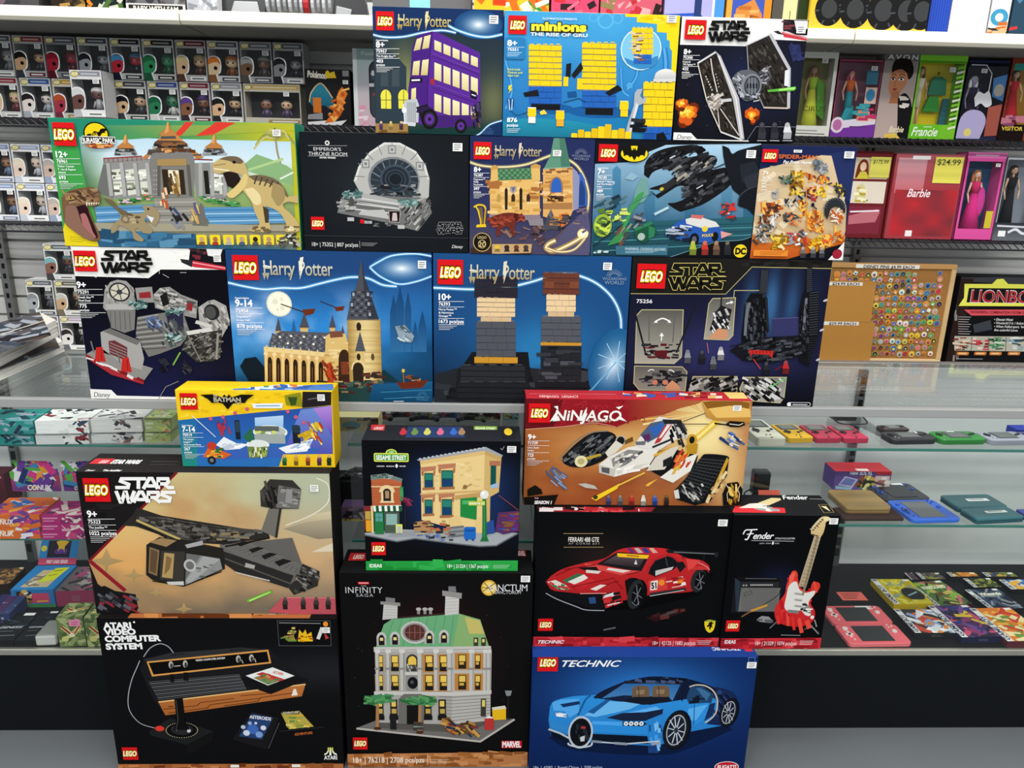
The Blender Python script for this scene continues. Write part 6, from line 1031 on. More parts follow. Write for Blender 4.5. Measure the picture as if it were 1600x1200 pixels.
# ---- orange and tan pile of bricks
def art_spider():
    t, a = toyset('spider','toy set box with a jumble of orange and yellow bricks on tan','1b2346', top='202a52')
    a.view(1160,220,6); full(a, 24,30, lambda S, T: vmix('1c2650','1a2044', T)+(np.array(rgb('b06a30'))-vmix('1c2650','1a2044', T))*np.clip((T-.8)*6,0,1)[..., None])
    a.P('790,130 1000,90 1060,150 1010,560 980,560','23305e'); a.P('60,330 155,270 740,135 835,140 905,420 975,620 965,850 900,1050 60,1080','d6bf9c','c9a878'); a.bits('170,290 820,150 940,560 900,1000 90,1000',40,90,['c9b48e','e2cfae','bfa57c'], jit=60, seed=2); a.P('60,860 260,960 560,880 800,1000 960,880 940,1040 500,1120 50,1120','d2742c','b8521c'); a.P('430,1105 960,960 1000,1130 430,1130','12141c')
    C = ['d8742a','e8a23c','b8521c','f0c050','8a3a1c']; G = ['3c3a3a','6a6866','9a9894','24222a','c8c4bc']; Y = ['e0b428','f0d050','c89018','8a6a1c']
    for p, n, c, s in (('165,590 360,570 380,660 300,690 190,680',34, C, 1),('230,600 340,600 330,720 230,700',16,['4a2a24','6a3a30'],2),('440,300 560,290 580,380 560,500 440,520',50, Y, 3),('450,380 560,380 550,440 450,440',14,['3a2a1a','8a5a1c'],4),('400,560 570,520 560,600 410,620',20, G, 5),('590,310 800,350 820,410 640,380',30, C+['4a4a50'],6),('600,440 700,430 700,560 600,560',28,['a8303a','d8742a','4a2a34','e8c050'],7),('700,430 790,440 780,520 700,510',16, Y, 8),('530,560 600,540 600,720 530,720',20, C, 9),('600,660 740,650 750,850 620,840',60, C, 10),('380,680 520,680 540,780 420,790',26,['c85a2a','4a4a4c','e08a4a','2a2a2c'],11),('270,900 390,860 410,1000 290,1010',34, Y+['f4e0a0'],12),('420,870 580,850 600,980 430,980',34,['e8e4e0','9a9a9c','b8363a','4a4a4c'],13),('640,900 760,880 760,1010 630,1020',34, Y, 14),('750,880 850,890 840,980 760,980',26,['d85a2a','e8862c','f0c050'],15),('140,780 300,780 200,960 110,950',36, G, 16),('260,700 320,690 310,800 260,800',14,['e8e4e0','b8b4ae'],17),('850,380 950,440 960,520 880,520',18,['3a3a3c','d8b83c','2a2a2c'],18),('140,690 260,690 250,780 150,780',16,['7a3a24','c8c0b4','3a2a24'],19),('670,170 760,200 790,290 690,310',26,['6a7a84','9aa8b0','4a5a64','a87a8a'],20),('350,330 450,330 440,440 380,430',14,['3a5a4a','6a7a6a','2c3a34'],21),('270,470 330,460 320,550 270,550',8,['a8a8a8','6a6a6c'],22),('860,800 920,880 910,940 860,900',16, C, 23)):
        a.bits(p, n, 30, c, ar=1.8, jit=90, seed=s)
    a.P(curve('760,690 765,620 800,560 860,535 920,550 955,610 950,680 920,640 870,615 820,640 800,700 790,740'),'2b2e30'); [a.L([(862+math.cos(q)*80,640+math.sin(q)*88),(862+math.cos(q)*108,640+math.sin(q)*112)],9,'55595c') for q in [3.3+i*.28 for i in range(11)]]; a.bits('810,660 910,640 930,740 850,770',30,26,['d8742a','e8e0d4','b8521c'], jit=70, seed=24); a.L('590,430 600,860',7,'e0902c'); a.L('640,600 690,640',10,'1c1c22'); a.E(652,600,16,20,'1c1c22')
    a.R(100,1020,416,1082,'e48a34'); [a.L([(160,1040+i*13),(400-i*20,1034+i*13)],5,'b8621c') for i in range(3)]
    for x in (560,655,735): peg(a, x, 1095,105,'6a6c6e','3a3a3c','a8a49a')
    a.P('948,945 930,1140 770,1140','e8e6e2'); a.E(879,1060,46, None, '8c1c30'); a.E(879,1060,36, None, 'a02438')
    lego(a, 186,78,132,124); a.T('SPIDER-MAN',330,164,36,360,'d96a2a',.02,-.08); a.T('Far From Home',372,212,30,270,'f0f0ee',.02,.3)
    spec(a, 182,320,'7+','76128',['Molten Man','Battle'],'294|pcs/pzs', s=2.5, w=40, c='f4f0e8')
    sticker(t, a, 474,84,548,112); sticker(t, a, 950,100,1034,166); a.out('printed_front', t)
# ---- purple double bus
def art_knight():
    t, a = toyset('knight','dark blue toy set box with a tall purple bus at night','15294a', top='1c3c66')
    a.view(300,0,4)
    def sky(S, T):
        c = vmix('223240','2c3434', T); c = c+(np.array(rgb('a8a860'))-c)*(np.exp(-((S-.24)/.13)**2-((T-.62)/.3)**2)*.75+np.exp(-((S-.93)/.12)**2-((T-.72)/.22)**2)*.45)[..., None]; return c+(np.array(rgb('123432'))-c)*np.clip((T-.86)*8,0,1)[..., None]
    full(a, 44,40, sky)
    a.P('1100,20 1960,40 1960,260 1800,215 1500,205 1300,230 1120,215','16305c'); glow(a, curve('1110,210 1200,232 1320,230 1440,205 1560,190 1650,205'),6, base='16305c')
    a.P('1150,300 1260,330 1340,420 1340,760 1150,760','2c3a44'); [a.P([(x, 430),(x+46,430),(x+46,540),(x, 540)],'3d4a50') for x in (1180,1250)]
    for x in (1180,1290): a.E(x+32,610,34,50,'e0d84a', a0=180, a1=360); a.R(x, 605, x+66,680,'e0d84a'); a.L([(x+33,565),(x+33,680)],4,'5a5a28'); a.L([(x, 625),(x+66,625)],4,'5a5a28')
    # bus
    a.P('1375,300 1410,222 1500,196 1530,200 1800,330 1805,700 1760,790 1480,800 1350,740 1352,560 1365,470','56298c'); a.P('1375,300 1410,222 1500,196 1480,470 1470,760 1352,735 1352,560 1365,470','46207a')
    a.L('1500,196 1475,500 1470,760',6,'3a1868')
    for (x0, y0, x1, y1, x2, y2, x3, y3) in ((1405,245,1440,232,1425,310,1385,318),(1452,228,1492,218,1480,300,1438,308),(1385,385,1425,378,1418,470,1375,470),(1440,376,1480,370,1472,470,1430,470),(1372,555,1400,548,1400,640,1368,645)): a.P([(x0, y0),(x1, y1),(x2, y2),(x3, y3)],'e8dfa8','c8b878')
    a.R(1362,486,1440,516,'1a1428'); a.L('1372,502 1425,500',10,'e8e4f0')
    def win(u0, u1, v0, v1): f = lambda u, v: (1500+u*300,210+u*128+v*(560-u*40)); a.P([f(u0, v0), f(u1, v0), f(u1, v1), f(u0, v1)],'eee6b8','d0c488')
    for v0, v1 in ((.06,.17),(.31,.5),(.66,.85)):
        for u in (.05,.24,.43,.62,.81): win(u, u+.145, v0, v1)
    for v in (.22,.25,.56,.6): f = lambda u: (1500+u*300,210+u*128+v*(560-u*40)); a.L([f(0), f(1)],4,'6f42a8' if v in (.22,.56) else '3f1c70')
    a.R(1490,492,1516,528,'a02c34'); a.P('1740,560 1780,580 1780,625 1740,610','18122a'); a.L('1748,590 1774,600',7,'d8d4e0'); a.P('1475,720 1800,720 1770,790 1490,795','42206e')
    a.P('1322,650 1340,625 1405,618 1420,660 1415,765 1330,772','b8bcc0'); [a.L([(1350+i*11,640),(1352+i*11,765)],3,'54565a') for i in range(5)]; a.E(1326,690,14,18,'e8eaec'); a.P('1400,670 1470,650 1500,700 1440,760','1c1a22'); a.P('1310,760 1400,768 1395,790 1318,782','c8ccd0'); a.L('1322,650 1330,772',6,'e0e4e8'); a.E(1460,705,58,40,'2a1c40', a0=180, a1=360)
    for x, y, r in ((1485,745,1),(1680,788,.7)): a.E(x, y, 52*r, 62*r, '121116'); a.E(x, y, 38*r, 46*r, '2a2830'); a.E(x, y, 28*r, 34*r, '5e2f94'); a.E(x, y, 10*r, 12*r, '1c1428')
    a.bits('1745,645 1810,650 1805,790 1745,780',18,24,['2c2438','6a4a4a','4a3a6a','1a1820'], ang=80, seed=5)
    # glow patch, ground, foot
    halo(a, 1790,155,150,92,'eef8fd','1c4a7c'); glow(a, curve('1600,160 1660,190 1760,222 1850,232 1940,215'),6, base='2b6a9c')
    a.P('1130,770 1350,775 1350,830 1130,830','9a7a44'); [peg(a, x, 812,55, c, mixc(c, '202020',.4),'d8b890') for x, c in ((1182,'5a3a6a'),(1243,'b89a54'),(1308,'4a3444'))]; a.bits('1150,815 1350,815 1350,835 1150,835',8,20,['c8a868','6a4a24'], jit=3, seed=2)
    a.P(curve('1780,860 1830,820 1880,770 1950,745')+[(1960,880),(1700,880)],'16305c'); glow(a, curve('1740,862 1800,835 1860,780 1950,750'),4, base='16305c'); wings(a, 1850,815,.5,'4a6a98')
    lego(a, 1148,70,116,122); harry(a, 1290,162,330,92,'ddd29a','a89454')
    spec(a, 1150,296,'8+','75957',['The Knight Bus™'],'403|pcs/pzs', s=2.35, pre='Ages/edades')
    sticker(t, a, 1858,96,1914,150); a.out('printed_front', t)
# ---- yellow bordered box
def art_minion():
    t, a = toyset('minion','bright blue toy set box with a stepped yellow border and yellow brick stacks','2b86be', top='f0d020')
    a.view(700,0,4)
    def sky(S, T): c = vmix('46a3d8','1b62a6', T*.9+(fbm(S*5, T*4,2)-.5)*.3); return c+(np.array(rgb('1d7a8e'))-c)*np.clip((T-.78)*4,0,1)[..., None]
    full(a, 40,30, sky)
    for p, w in (('1120,560 1180,470 1180,300',26),('1330,600 1360,420 1350,300',40),('360,380 400,560 360,680',24),('1080,420 1090,560 1130,600',22)): a.L(curve(p), w, '2a78b8'); a.L(curve(p), w*.35,'5aa8dc')
    for x, y, r in ((985,130,50),(1060,115,34),(910,110,28),(1135,535,18)): a.E(x, y, r, None, '5fb4e0'); a.E(x, y, r*.82, None, '46a0d4')
    a.P('340,760 700,700 1150,720 1200,870 340,880','2078ac'); a.E(950,700,200,40,'1a5a98'); a.E(640,680,150,34,'1a5a98'); a.P(curve('340,760 520,740 800,760 1000,800')+[(1000,870),(340,880)],'2590ac','1c6c88')
    a.P('1108,60 1480,70 1470,500 1440,880 1388,880 1392,560 1400,320 1386,300 1386,255 1368,250 1368,205 1306,200 1306,150 1180,138 1180,108 1108,105','f6d41c'); a.bits('1120,90 1440,95 1400,200 1300,140',20,22,['e8c010','fbe050'], seed=4)
    # stacks of bricks in place of the cast
    def col(x, y, w, n1, n2, h): stack(a, x, y, w, ((n1, h, '2560b4',0),(n2, h, 'f2cc1e',0)))
    a.R(520,636,700,690,'15181c'); col(505,650,205,3,7,37)
    a.R(860,660,1030,720,'15181c'); col(838,675,212,3,8,37); a.P('470,580 560,560 570,600 480,605','1a1c20'); a.P('980,580 1060,530 1090,560 1010,600','1a1c20'); a.P('740,400 770,395 765,480 735,490','1a1c20'); a.P('770,470 830,390 845,430 790,490','1a1c20'); a.R(722,480,750,540,'f2cc1e'); a.R(808,490,838,560,'f2cc1e')
    a.L('720,640 820,615 860,640',5,'16406a'); a.P('745,575 800,570 806,605 750,610','16508a')
    a.E(1206,308,128,134,'d8ecf6'); a.E(1206,308,122,128,'7cc0e4'); a.P(curve('1100,360 1206,390 1310,350 1290,410 1206,434 1120,400'),'3a86bc'); stack(a, 1150,400,130,((2,30,'2560b4',10),(5,33,'f2cc1e',0))); a.bits('1150,200 1210,200 1210,390 1150,390',26,20,['8a5a3a','b8b4a8','5a3a2a','d8c8a0'], seed=6)
    stack(a, 1215,880,195,((2,44,'2560b4',0),(6,46,'f2cc1e',6))); a.P(curve('1285,500 1300,455 1350,432 1400,440 1425,470 1428,500'),'e8e8e6','b8b8b8'); a.P('1280,495 1430,490 1428,510 1284,512','d0d0ce'); a.P('1165,585 1180,560 1215,555 1200,600 1215,620 1240,600 1235,640 1190,660 1150,800 1140,880 1100,880 1120,780 1160,660','a8aeb4'); a.P('1175,640 1190,660 1150,800 1135,870 1120,870','d0d4d8'); a.bits('1150,750 1220,750 1220,820 1150,820',10,34,['15161a','2a2c30'], seed=3); a.P('1300,840 1345,825 1370,870 1300,880','15161a'); a.R(1225,835,1290,880,'1d4c9a')
    for x, y, c in ((524,770,'e8e6e0'),(700,790,'f0a82c'),(1100,730,'f2cc1e')): a.R(x-26, y-95, x+26, y-40,'f2cc1e', rad=10); a.R(x-22, y-40, x+22, y, c); a.R(x-26, y-100, x+26, y-92, mixc(c, 'ffffff',.4))
    a.P('572,700 600,685 620,712 580,718','f0d048')
    for i in range(9): x = 770+i*42; h = (40,62,50,70,82,96,60,70,50)[i]; a.R(x, 872-h, x+36,880,('f2cc1e','e0b818')[i % 2], rad=8)
    a.P('380,535 400,530 392,555 402,555 378,585 386,560 376,560','f2d81c'); a.R(372,615,410,660,'16508a'); a.L('380,620 385,690',5,'c8dce8'); a.L('402,620 398,690',5,'c8dce8'); a.L(curve('392,690 430,720 500,700'),4,'16406a')
    a.T('ILLUMINATION PRESENTS',590,122,12,215,'d8ecf6',.02); a.T('minions',512,192,58,362,'2a2414',.11); a.T('minions',520,189,54,345,'f4e23c',.05); a.T('THE RISE OF GRU',514,223,20,358,'f4f6f8',.03)
    a.R(358,232,482,372,'2a7cb4', rad=18)
    lego(a, 378,96,112,120); a.T('8+',370,286,34,62,'ffffff',.03); a.L('368,296 478,296',2,'e0eef6'); a.T('75551',372,318,17,66,'ffffff',.02); [a.L([(370,330+i*10),(460-i*12,330+i*10)],3,'c0dcec') for i in range(3)]
    for i, s in enumerate(('Brick-built','Minions and','their Lair')): a.T(s, 372,440+i*19,13,(80,92,72)[i],'d8e060',.02)
    a.T('876',368,762,26,64,'ffffff',.03); a.T('pcs/pzs',368,790,17,70,'ffffff',.02); [a.L([(368,806+i*10),(450-i*8,806+i*10)],3,'d0e4f0') for i in range(3)]
    sticker(t, a, 1370,92,1426,144); a.out('printed_front', t)
# ---- slab winged craft
def art_tie():
    t, a = toyset('tie','toy set box with a white top band and a slab winged space craft','15161c', top='ecebe7')
    a.view(1000,0,5.333); full(a, 24,26, lambda S, T: vmix('101118','1a2142', np.exp(-((S-.62)/.4)**2-((T-.5)/.3)**2)))
    R = random.Random(6); [a.E(R.uniform(340,1380), R.uniform(380,1150),2.2, None, '8a90b0',6, up=i % 10 == 0) for i in range(40)]
    a.P('320,110 1450,150 1450,345 1100,330 880,385 320,372','f1f0ec'); [a.L([(x, y),(x+w, y+h)],2.5,'d8d7d2', up=i % 8 == 0) for i in range(30) for x, y, w, h in ((R.uniform(560,1150), R.uniform(150,360), *R.choice(((30,0),(0,24)))),)]
    a.P('1195,160 1450,168 1450,300 1300,290 1190,250','1a171c'); a.bits('1205,175 1280,175 1270,260 1200,250',14,24,['3a2a30','7a3a40','24202a'], seed=2); a.P('1285,172 1400,175 1395,240 1300,250','dcdcdc'); a.P('1180,262 1410,318 1412,345 1200,310','c93a46'); a.L('1195,272 1405,325',6,'f0a0a4'); a.P('1110,262 1150,255 1200,290 1150,285','2a2a2e')
    flame(a, 378,930,125,5); flame(a, 345,860,70,8); flame(a, 932,958,75,3)
    a.P('1230,380 1330,370 1350,480 1270,520','242a50'); a.bits('1270,380 1340,370 1350,500 1290,510',8,30,['3a4274','2c3260'], jit=60, seed=2)
    # right slab, pod, left slab
    a.P('885,372 1080,285 1240,575 1232,905 1028,902 898,610','26221f'); a.bits('900,400 1070,310 1200,600 1200,860 1040,860 910,600',130,24,['3a3531','151311','4d4741','2c2825'], ang=60, seed=3)
    a.L('1080,285 1240,575 1234,905',26,'b9b8bc'); a.L('885,378 1080,288',10,'c9c8cc'); a.L('888,380 902,610 1030,900',9,'8a898d'); a.L('1028,897 1232,903',12,'c9b8a8'); a.P('1205,590 1240,580 1235,720 1198,715','e0e0e4')
    a.P('985,600 1060,545 1095,640 1060,715 1000,700','4c4b50'); a.bits('990,590 1070,560 1085,690 1010,700',20,22,['b0aeb2','2a292c','77767a'], jit=50, seed=4)
    a.P(curve('760,665 800,610 860,585 940,590 1000,650 1008,730 980,800 920,838 860,835 800,760'),'5d5f66'); a.bits('770,660 850,600 900,700 860,820 800,750',34,22,['8e9098','303238','b4b6bc'], ang=60, jit=40, seed=6); a.E(925,715,84,100,'7d8089'); a.E(930,715,66,82,'2b2e34'); a.E(930,715,56,70,'54585f'); a.R(888,695,972,738,'20242a'); [a.L([(x, 650),(x, 782)],6,'8e9098') for x in (905,930,956)]
    a.bits('880,800 1000,770 980,840 890,850',14,22,['b0b2b8','3a3c42'], jit=40, seed=7)
    a.P('475,530 628,432 800,800 862,1165 670,1105 548,835','29241f'); a.bits('495,540 620,450 780,800 840,1140 690,1100 560,830',130,22,['3a342e','151210','4d463e','2c2722'], ang=65, seed=8); a.P('628,432 668,470 820,820 865,1160 830,1170 770,830','b7b5b8'); a.L('650,470 795,820 845,1150',8,'e2e0e2'); a.L('475,530 628,435',14,'d2d0d2'); a.L('478,535 552,838 672,1105',9,'d6cdc2'); a.L('585,490 600,600 640,770',10,'cdc4ba'); a.L('640,880 660,1080',8,'cdc4ba'); a.L('660,900 820,1130',8,'cdc4ba'); a.P('550,840 640,780 690,850 640,920 580,900','9a9088'); a.bits('555,780 690,790 690,920 580,920',40,20,['c8bfb4','4a4440','8a8078','e0d8ce'], jit=50, seed=9); a.P('665,830 755,820 760,845 670,855','c4c2c6'); a.L('668,1100 840,1165',12,'d2d0d2')
    [a.E(545+i*10,640+i*22,6,8,'c8c0b6',8) for i in range(6)]; [a.E(628+i*6,620+i*26,5,7,'a8a098',8) for i in range(5)]
    a.P('1055,752 1290,722 1296,738 1278,758 1060,768','5cab3c'); a.P('1150,745 1285,728 1285,745 1150,758','a8e878')
    a.L('868,1195 962,1056 1420,1060',4,'7a7c88')
    for x, c in ((1010,'2c2c32'),(1115,'26262c'),(1222,'d8d8da')): peg(a, x, 1160,140, c, mixc(c, '404048',.4), mixc(c, '707078',.4)); a.L([(x-40,1172),(x+40,1174)],6,'b8b8bc')
    a.P('240,1103 420,1108 468,1160 900,1172 900,1220 240,1220','f1f0ec'); disney(a, 300,1158,36,135,'1a1a1a')
    lego(a, 377,166,162,168); starwars(a, 568,178,345,166,'141414')
    spec(a, 358,453,'8+','75300',['Imperial','TIE Fighter™'],'432|pcs/pzs', s=2.75, w=50)
    sticker(t, a, 1302,214,1370,282); a.out('printed_front', t)
# ------------------------------------------------------------------ vinyl figure boxes on the wall shelves
YW = 2.82
ORD = ['first','second','third','fourth','fifth','sixth','seventh','eighth','ninth','tenth','eleventh','twelfth','thirteenth','fourteenth']
def front(t, x0, x1, z0, z1, y, unit=None): return Art((x0, y, z1),(1,0,0),(0,0,-1), x1-x0, z1-z0, unit or (x1-x0)/100)
def popbox(pl, pr, z0, label, frame, hair, face, cloth, bar, group, y=YW, wide=1, h=.1335, hat=None):
    py = 150; x0, x1 = at(pl, py, y).x+.0008, at(pr, py, y).x-.0008; z1 = z0+h; w = x1-x0; d = .085
    t = thing('vinyl_figure_box', label, 'figure box',((x0+x1)/2, y+d/2, z0), group)
    a = w/wide; b = MB(); ink = '47474b'
    b.box(x0, x1, y+d-.001, y+d, z0, z1, ink); b.box(x0, x0+.001, y, y+d, z0, z1, frame); b.box(x1-.001, x1, y, y+d, z0, z1, frame)
    b.box(x0, x1, y, y+d, z0, z0+.001, frame); b.box(x0, x1, y, y+d, z1-.001, z1, frame)
    L, R, T, B = x0+a*.05, x1-a*.045, z1-h*.2, z0+h*.16
    b.box(x0, x1, y, y+.001, T, z1, frame); b.box(x0, x1, y, y+.001, z0, B, frame); b.box(x0, L, y, y+.001, B, T, frame); b.box(R, x1, y, y+.001, B, T, frame)
    b.out('carton', CARD, t)
    f = MB(); hr = MB(); ey = MB()
    for k in range(wide):
        cx = x0+w*(.64 if wide == 1 else .34+.36*k); cy = y+d*.5; r = a*.2; hc, fc = (hair, face) if k == 0 else (face and 'e0b890','e0b890'); hc = hair if k == 0 else '201a18'
        f.ball((cx, cy, z0+h*.52), r, r*.85, r*.88, fc, 14,9,.8); hr.ball((cx, cy+r*.12, z0+h*.52+r*.35), r*1.08, r*.92, r*.72, hc, 14,8,.8)
        for s in (-1,1): ey.ball((cx+s*r*.42, cy-r*.84, z0+h*.50), r*.17, r*.06, r*.17,'0c0c0c',8,6); f.tube((cx+s*r*.38, cy, B-.012),(cx+s*r*.3, cy, z0+h*.3), r*.22, r*.28, mixc(cloth, '101010',.4),8); f.tube((cx+s*r*.55, cy, z0+h*.36),(cx+s*r*.85, cy-r*.2, z0+h*.22), r*.18, r*.15, cloth, 8)
        f.tube((cx, cy, z0+h*.2),(cx, cy, z0+h*.42), r*.55, r*.42, cloth, 10)
        if hat: hr.tube((cx, cy, z0+h*.52+r*.5),(cx, cy, z0+h*.52+r*.62), r*1.3, r*1.3, hat, 14); hr.tube((cx, cy, z0+h*.52+r*.6),(cx, cy, z0+h*.52+r*1.15), r*.95, r*.8, hat, 14)
    fo = f.out('figurine', PLASTIC, t, smooth=True); hr.out('hair', PLASTIC, fo, smooth=True); ey.out('eyes', PLASTIC, fo, smooth=True)
    p = front(t, x0, x1, z0, z1, y, a/100); W, H = 100*wide, 100*h/a
    p.R(30,4, W-5,19, bar); p.L([(36,12),(W-14,12)],4.5, mixc(bar, 'ffffff',.55)); p.E(17,13,14,9,'26221c', rot=-8); p.E(17,13,12.5,7.8,'e2cf62', rot=-8); p.T('POP!',8,17,8,18,'f8f4e0',.05)
    p.R(W*.42, H-15, W-6, H-3, mixc(bar, '303030',.25) if len(label) % 2 else 'f0f0ec'); p.L([(W*.48, H-9),(W-14, H-9)],4,'e8e8e8' if len(label) % 2 else '58585c')
    if wide == 1:
        p.P(curve([(0, H-42),(3, H*.42),(20, H*.36),(38, H*.42),(42, H*.6),(38, H-30),(28, H-20),(30, H),(0, H)]),'f2f2f0'); p.P(curve([(0, H-40),(2, H*.45),(19, H*.40),(34, H*.45),(38, H*.6),(34, H-32),(24, H-23),(0, H-22)]), face); p.P(curve([(0, H*.58),(2, H*.44),(19, H*.385),(35, H*.45),(39, H*.58),(30, H*.52),(14, H*.53)]), hat or hair); p.E(23, H*.66,6, None, '0c0c0c',12); p.P([(0, H-22),(22, H-23),(28, H),(0, H)], cloth)
    p.out('printed_card', t)
    g = MB(); g.add([(L, y+.0004, B),(R, y+.0004, B),(R, y+.0004, T),(L, y+.0004, T)],[(0,1,2,3)],'ffffff'); g.out('window_film', FILM, t)
    sticker(t, p, W*.7,26, W*.7+20,40)
    return t
z = ZW1+.0002; G1 = 'vinyl figure boxes on the upper wire shelf'
for i, (l, r, fr, ha, fa, cl, ba, ht, lb) in enumerate((
 (-18,30,'c6c6c6','8d8d8b','9c9c9a','77777a','55565a', None, 'pale grey statue figure'),(31,79,'b5b5b6','17130f','c9a27c','3c3c44','84343a', None, 'black haired figure in a dark suit'),(80,129,'8f9094','7d1626','a02233','5a1420','55555e', None, 'dark red masked figure'),(130,178,'c8c8c8','1d1f24','9aa0a6','55585c','44484c', None, 'black and grey helmeted figure'),
 (180,228,'c8c8c8','3f86b4','b42c3a','1c2230','2a2626', None, 'blue and red helmeted figure'),(229,279,'c8c8c8','1f6a44','2f8f5c','1e5a3c','2a2a22', None, 'dark green helmeted figure'),(280,328,'b9b4b4','d3bd86','d9b48c','5a3a30','6a2a34', None, 'blonde figure'),(329,378,'d6d6d6','d2742e','e6c8a0','8a5a34','5a5e66', None, 'orange haired figure'),(379,429,'b0b0b0','9c9c9c','7a5a44','55504c','707074', None, 'grey haired figure'),(430,478,'b0b0b0','202024','8c8c90','2c2c34','606066', None, 'black and grey figure'))):
    popbox(l, r, z+.1345,'figure box with a '+lb+', row under the white shelf', fr, ha, fa, cl, ba, G1, hat=ht)
for i, (l, r, fr, ha, fa, cl, ba, ht, lb, wd) in enumerate((
 (-16,31,'d2d2d0','d6c48e','dcb894','7a3c3c','8e2f36', None, 'long haired blonde figure',1),(33,82,'d8d8da','25211f','e3d8d2','a8b0b8','3a5a9a', None, 'dark haired pale figure',1),(83,130,'d8d4cc','b5532e','a83a4a','7a3040','c8a040', None, 'rust red horned figure',1),(179,230,'c8c8c4','17151a','d8b48e','46464c','44464a', None, 'long black haired figure',1),
 (231,280,'c2c6c4','1c5c40','2a7c54','d6d6d2','3a4a8a', None, 'green and white helmeted figure',1),(281,329,'c8c4c4','6a4a94','8a5c44','3a2c34','7a2a34','5c4088','purple capped figure',1),(330,379,'d2d2d2','1c1a1a','d9b08a','2e2c2c','9a9ca0','201e1e','black hatted figure',1),(380,470,'c9c4b2','2c2320','9a6a4e','5a4a6a','c9a860', None, 'pair of dark haired figures',2))):
    popbox(l, r, z, ('wide ' if wd == 2 else '')+'figure box with a '+lb+', on the upper wire shelf', fr, ha, fa, cl, ba, G1, wide=wd, hat=ht)
popbox(112,163, z+.004,'white figure box set out in front of the row on the wire shelf','ecebeb','d8d8d8','6a4a44','b8b8bc','9a9aa4', G1, y=YW-.088, h=.150)
G2 = 'pale vinyl figure boxes on the middle wire shelf'
for r in range(2):
    for i in range(4):
        l = -46+i*48+r; v = (r*4+i) % 4
        popbox(l, l+47.4, ZW2+.0002+r*.1345,'pale figure box, %s along the %s row on the middle wire shelf' % (ORD[i],('lower','upper')[r]),('e9eaec','f0f1f2','dfe3ea','ececec')[v],('6a4a3a','e8dcc4','b8b0a8','8a6a5a')[v],('a87a5a','e8d2c0','d0b8a8','c8a890')[v],('7a8aa8','c8ccd4','9aa8c0','8a90a0')[v],('8fa0c2','a8b4cc','b8bcc4','9ab0d0')[v], G2)
G3 = 'vinyl figure boxes stacked on the base ledge'
for r, row in enumerate((((-8,40,'f0f0ee','d8d8d8','b0b0b2','4a4c50','7a7c82','white and grey'),(41,88,'eeeeec','3a3434','e8e4e0','6a6a70','b8a8b8','black and white'),(88.5,134,'f0f0f0','2c2c2e','e6e6e6','8a7a90','b4b8c8','spotted white')),((-8,39,'e6e6e4','8e9296','a8acb0','6a6e74','60666c','silver robot'),(40,88,'e2e0d8','c8c4bc','c9a684','7a705c','6a6658','tan soldier'),(88.5,134,'f2f2f0','d9652c','e8c8a0','4a4c54','5a6a8a','orange haired')),((30.5,80,'e2e4e4','7fb0b4','8a6254','4c4a4c','6a7076','pale blue spiky haired'),(80.5,128,'efefed','e0662a','e6c09a','55555a','4a6a9a','bright orange haired')))):
    for l, rr, fr, ha, fa, cl, ba, lb in row:
        popbox(l, rr, ZB+.0003+r*.1345,'figure box with a %s figure, %s row on the base ledge' % (lb, ('bottom','middle','top')[r]), fr, ha, fa, cl, ba, G3)
# ------------------------------------------------------------------ plain boxes with print on the front
def pbox(name, label, cat, pl, pr, z0, z1, y, d, col, group=None, py=150, bevel=.001):
    x0, x1 = at(pl, py, y).x+.001, at(pr, py, y).x-.001
    t = thing(name, label, cat, ((x0+x1)/2, y+d/2, z0), group); MB().box(x0, x1, y, y+d, z0, z1, col).out('carton', CARD, t, bevel)
    p = Art((x0, y, z1),(1,0,0),(0,0,-1), x1-x0, z1-z0,(x1-x0)/100); return t, p, 100*(z1-z0)/(x1-x0)
def zz(py, px, y): return at(px, py, y).z
t, p, H = pbox('creature_figure_box','black toy box with an orange and teal winged shape, beside the figure boxes','toy box',477,548, ZW1+.0003, zz(108,510,2.79),2.79,.09,'1c1b1c', py=150)
p.R(0,0,100, H, '1f1e20'); p.R(84,2,98,14,'8a8a8c'); p.T('Pokémon',6,17,13,42,'f0ead8',.04,.05, rot=4); p.P('46,6 52,2 56,8 66,4 70,18 48,19','e6c22a'); p.P(curve([(8,70),(14,48),(36,30),(60,60),(56,84),(40,76),(20,84)]),'2c7f96','1c5a70'); p.L(curve([(8,70),(14,48),(36,30),(60,60)]),2.5,'c8b088'); p.P(curve([(82,36),(72,50),(66,80),(48,104),(40,112),(62,110),(78,92),(86,66),(94,50)]),'d9702a'); p.bits('62,60 92,40 80,100 50,110',20,9,['e89040','b8521c','f0b860'], jit=60, seed=3); p.R(16,60,34,92,'c8702c'); p.P('4,96 36,92 36,106 2,106','8d8d90'); p.P('2,112 44,108 40,114 90,106 70,124 4,122','dedede'); p.out('printed_front', t); sticker(t, p, 84,22,96,30)
t, p, H = pbox('window_box','pale teal and pink box with a rounded window, behind the purple bus set','toy box',552,606, ZW1+.0003, zz(76,575,2.80),2.80,.08,'b9cfcf', py=140)
p.R(0,0,100, H, 'a9c8c6','d8b4c0'); p.R(0,0,12, H, 'dfe8e6'); p.R(46,30,120, H-20,'2a3036', rad=26); p.R(50,34,120, H-24,'3c464c', rad=24); p.T('Funko',26,18,10,50,'f0f4f4',.02); p.bits([(58,60),(90,60),(90,150),(62,150)],14,22,['b83048','e8e0e4','4a5a70'], seed=4); p.bits([(16,150),(36,150),(36, H-6),(16, H-6)],8,12,['e89ab0','f0e0e6'], seed=5); p.out('printed_front', t)
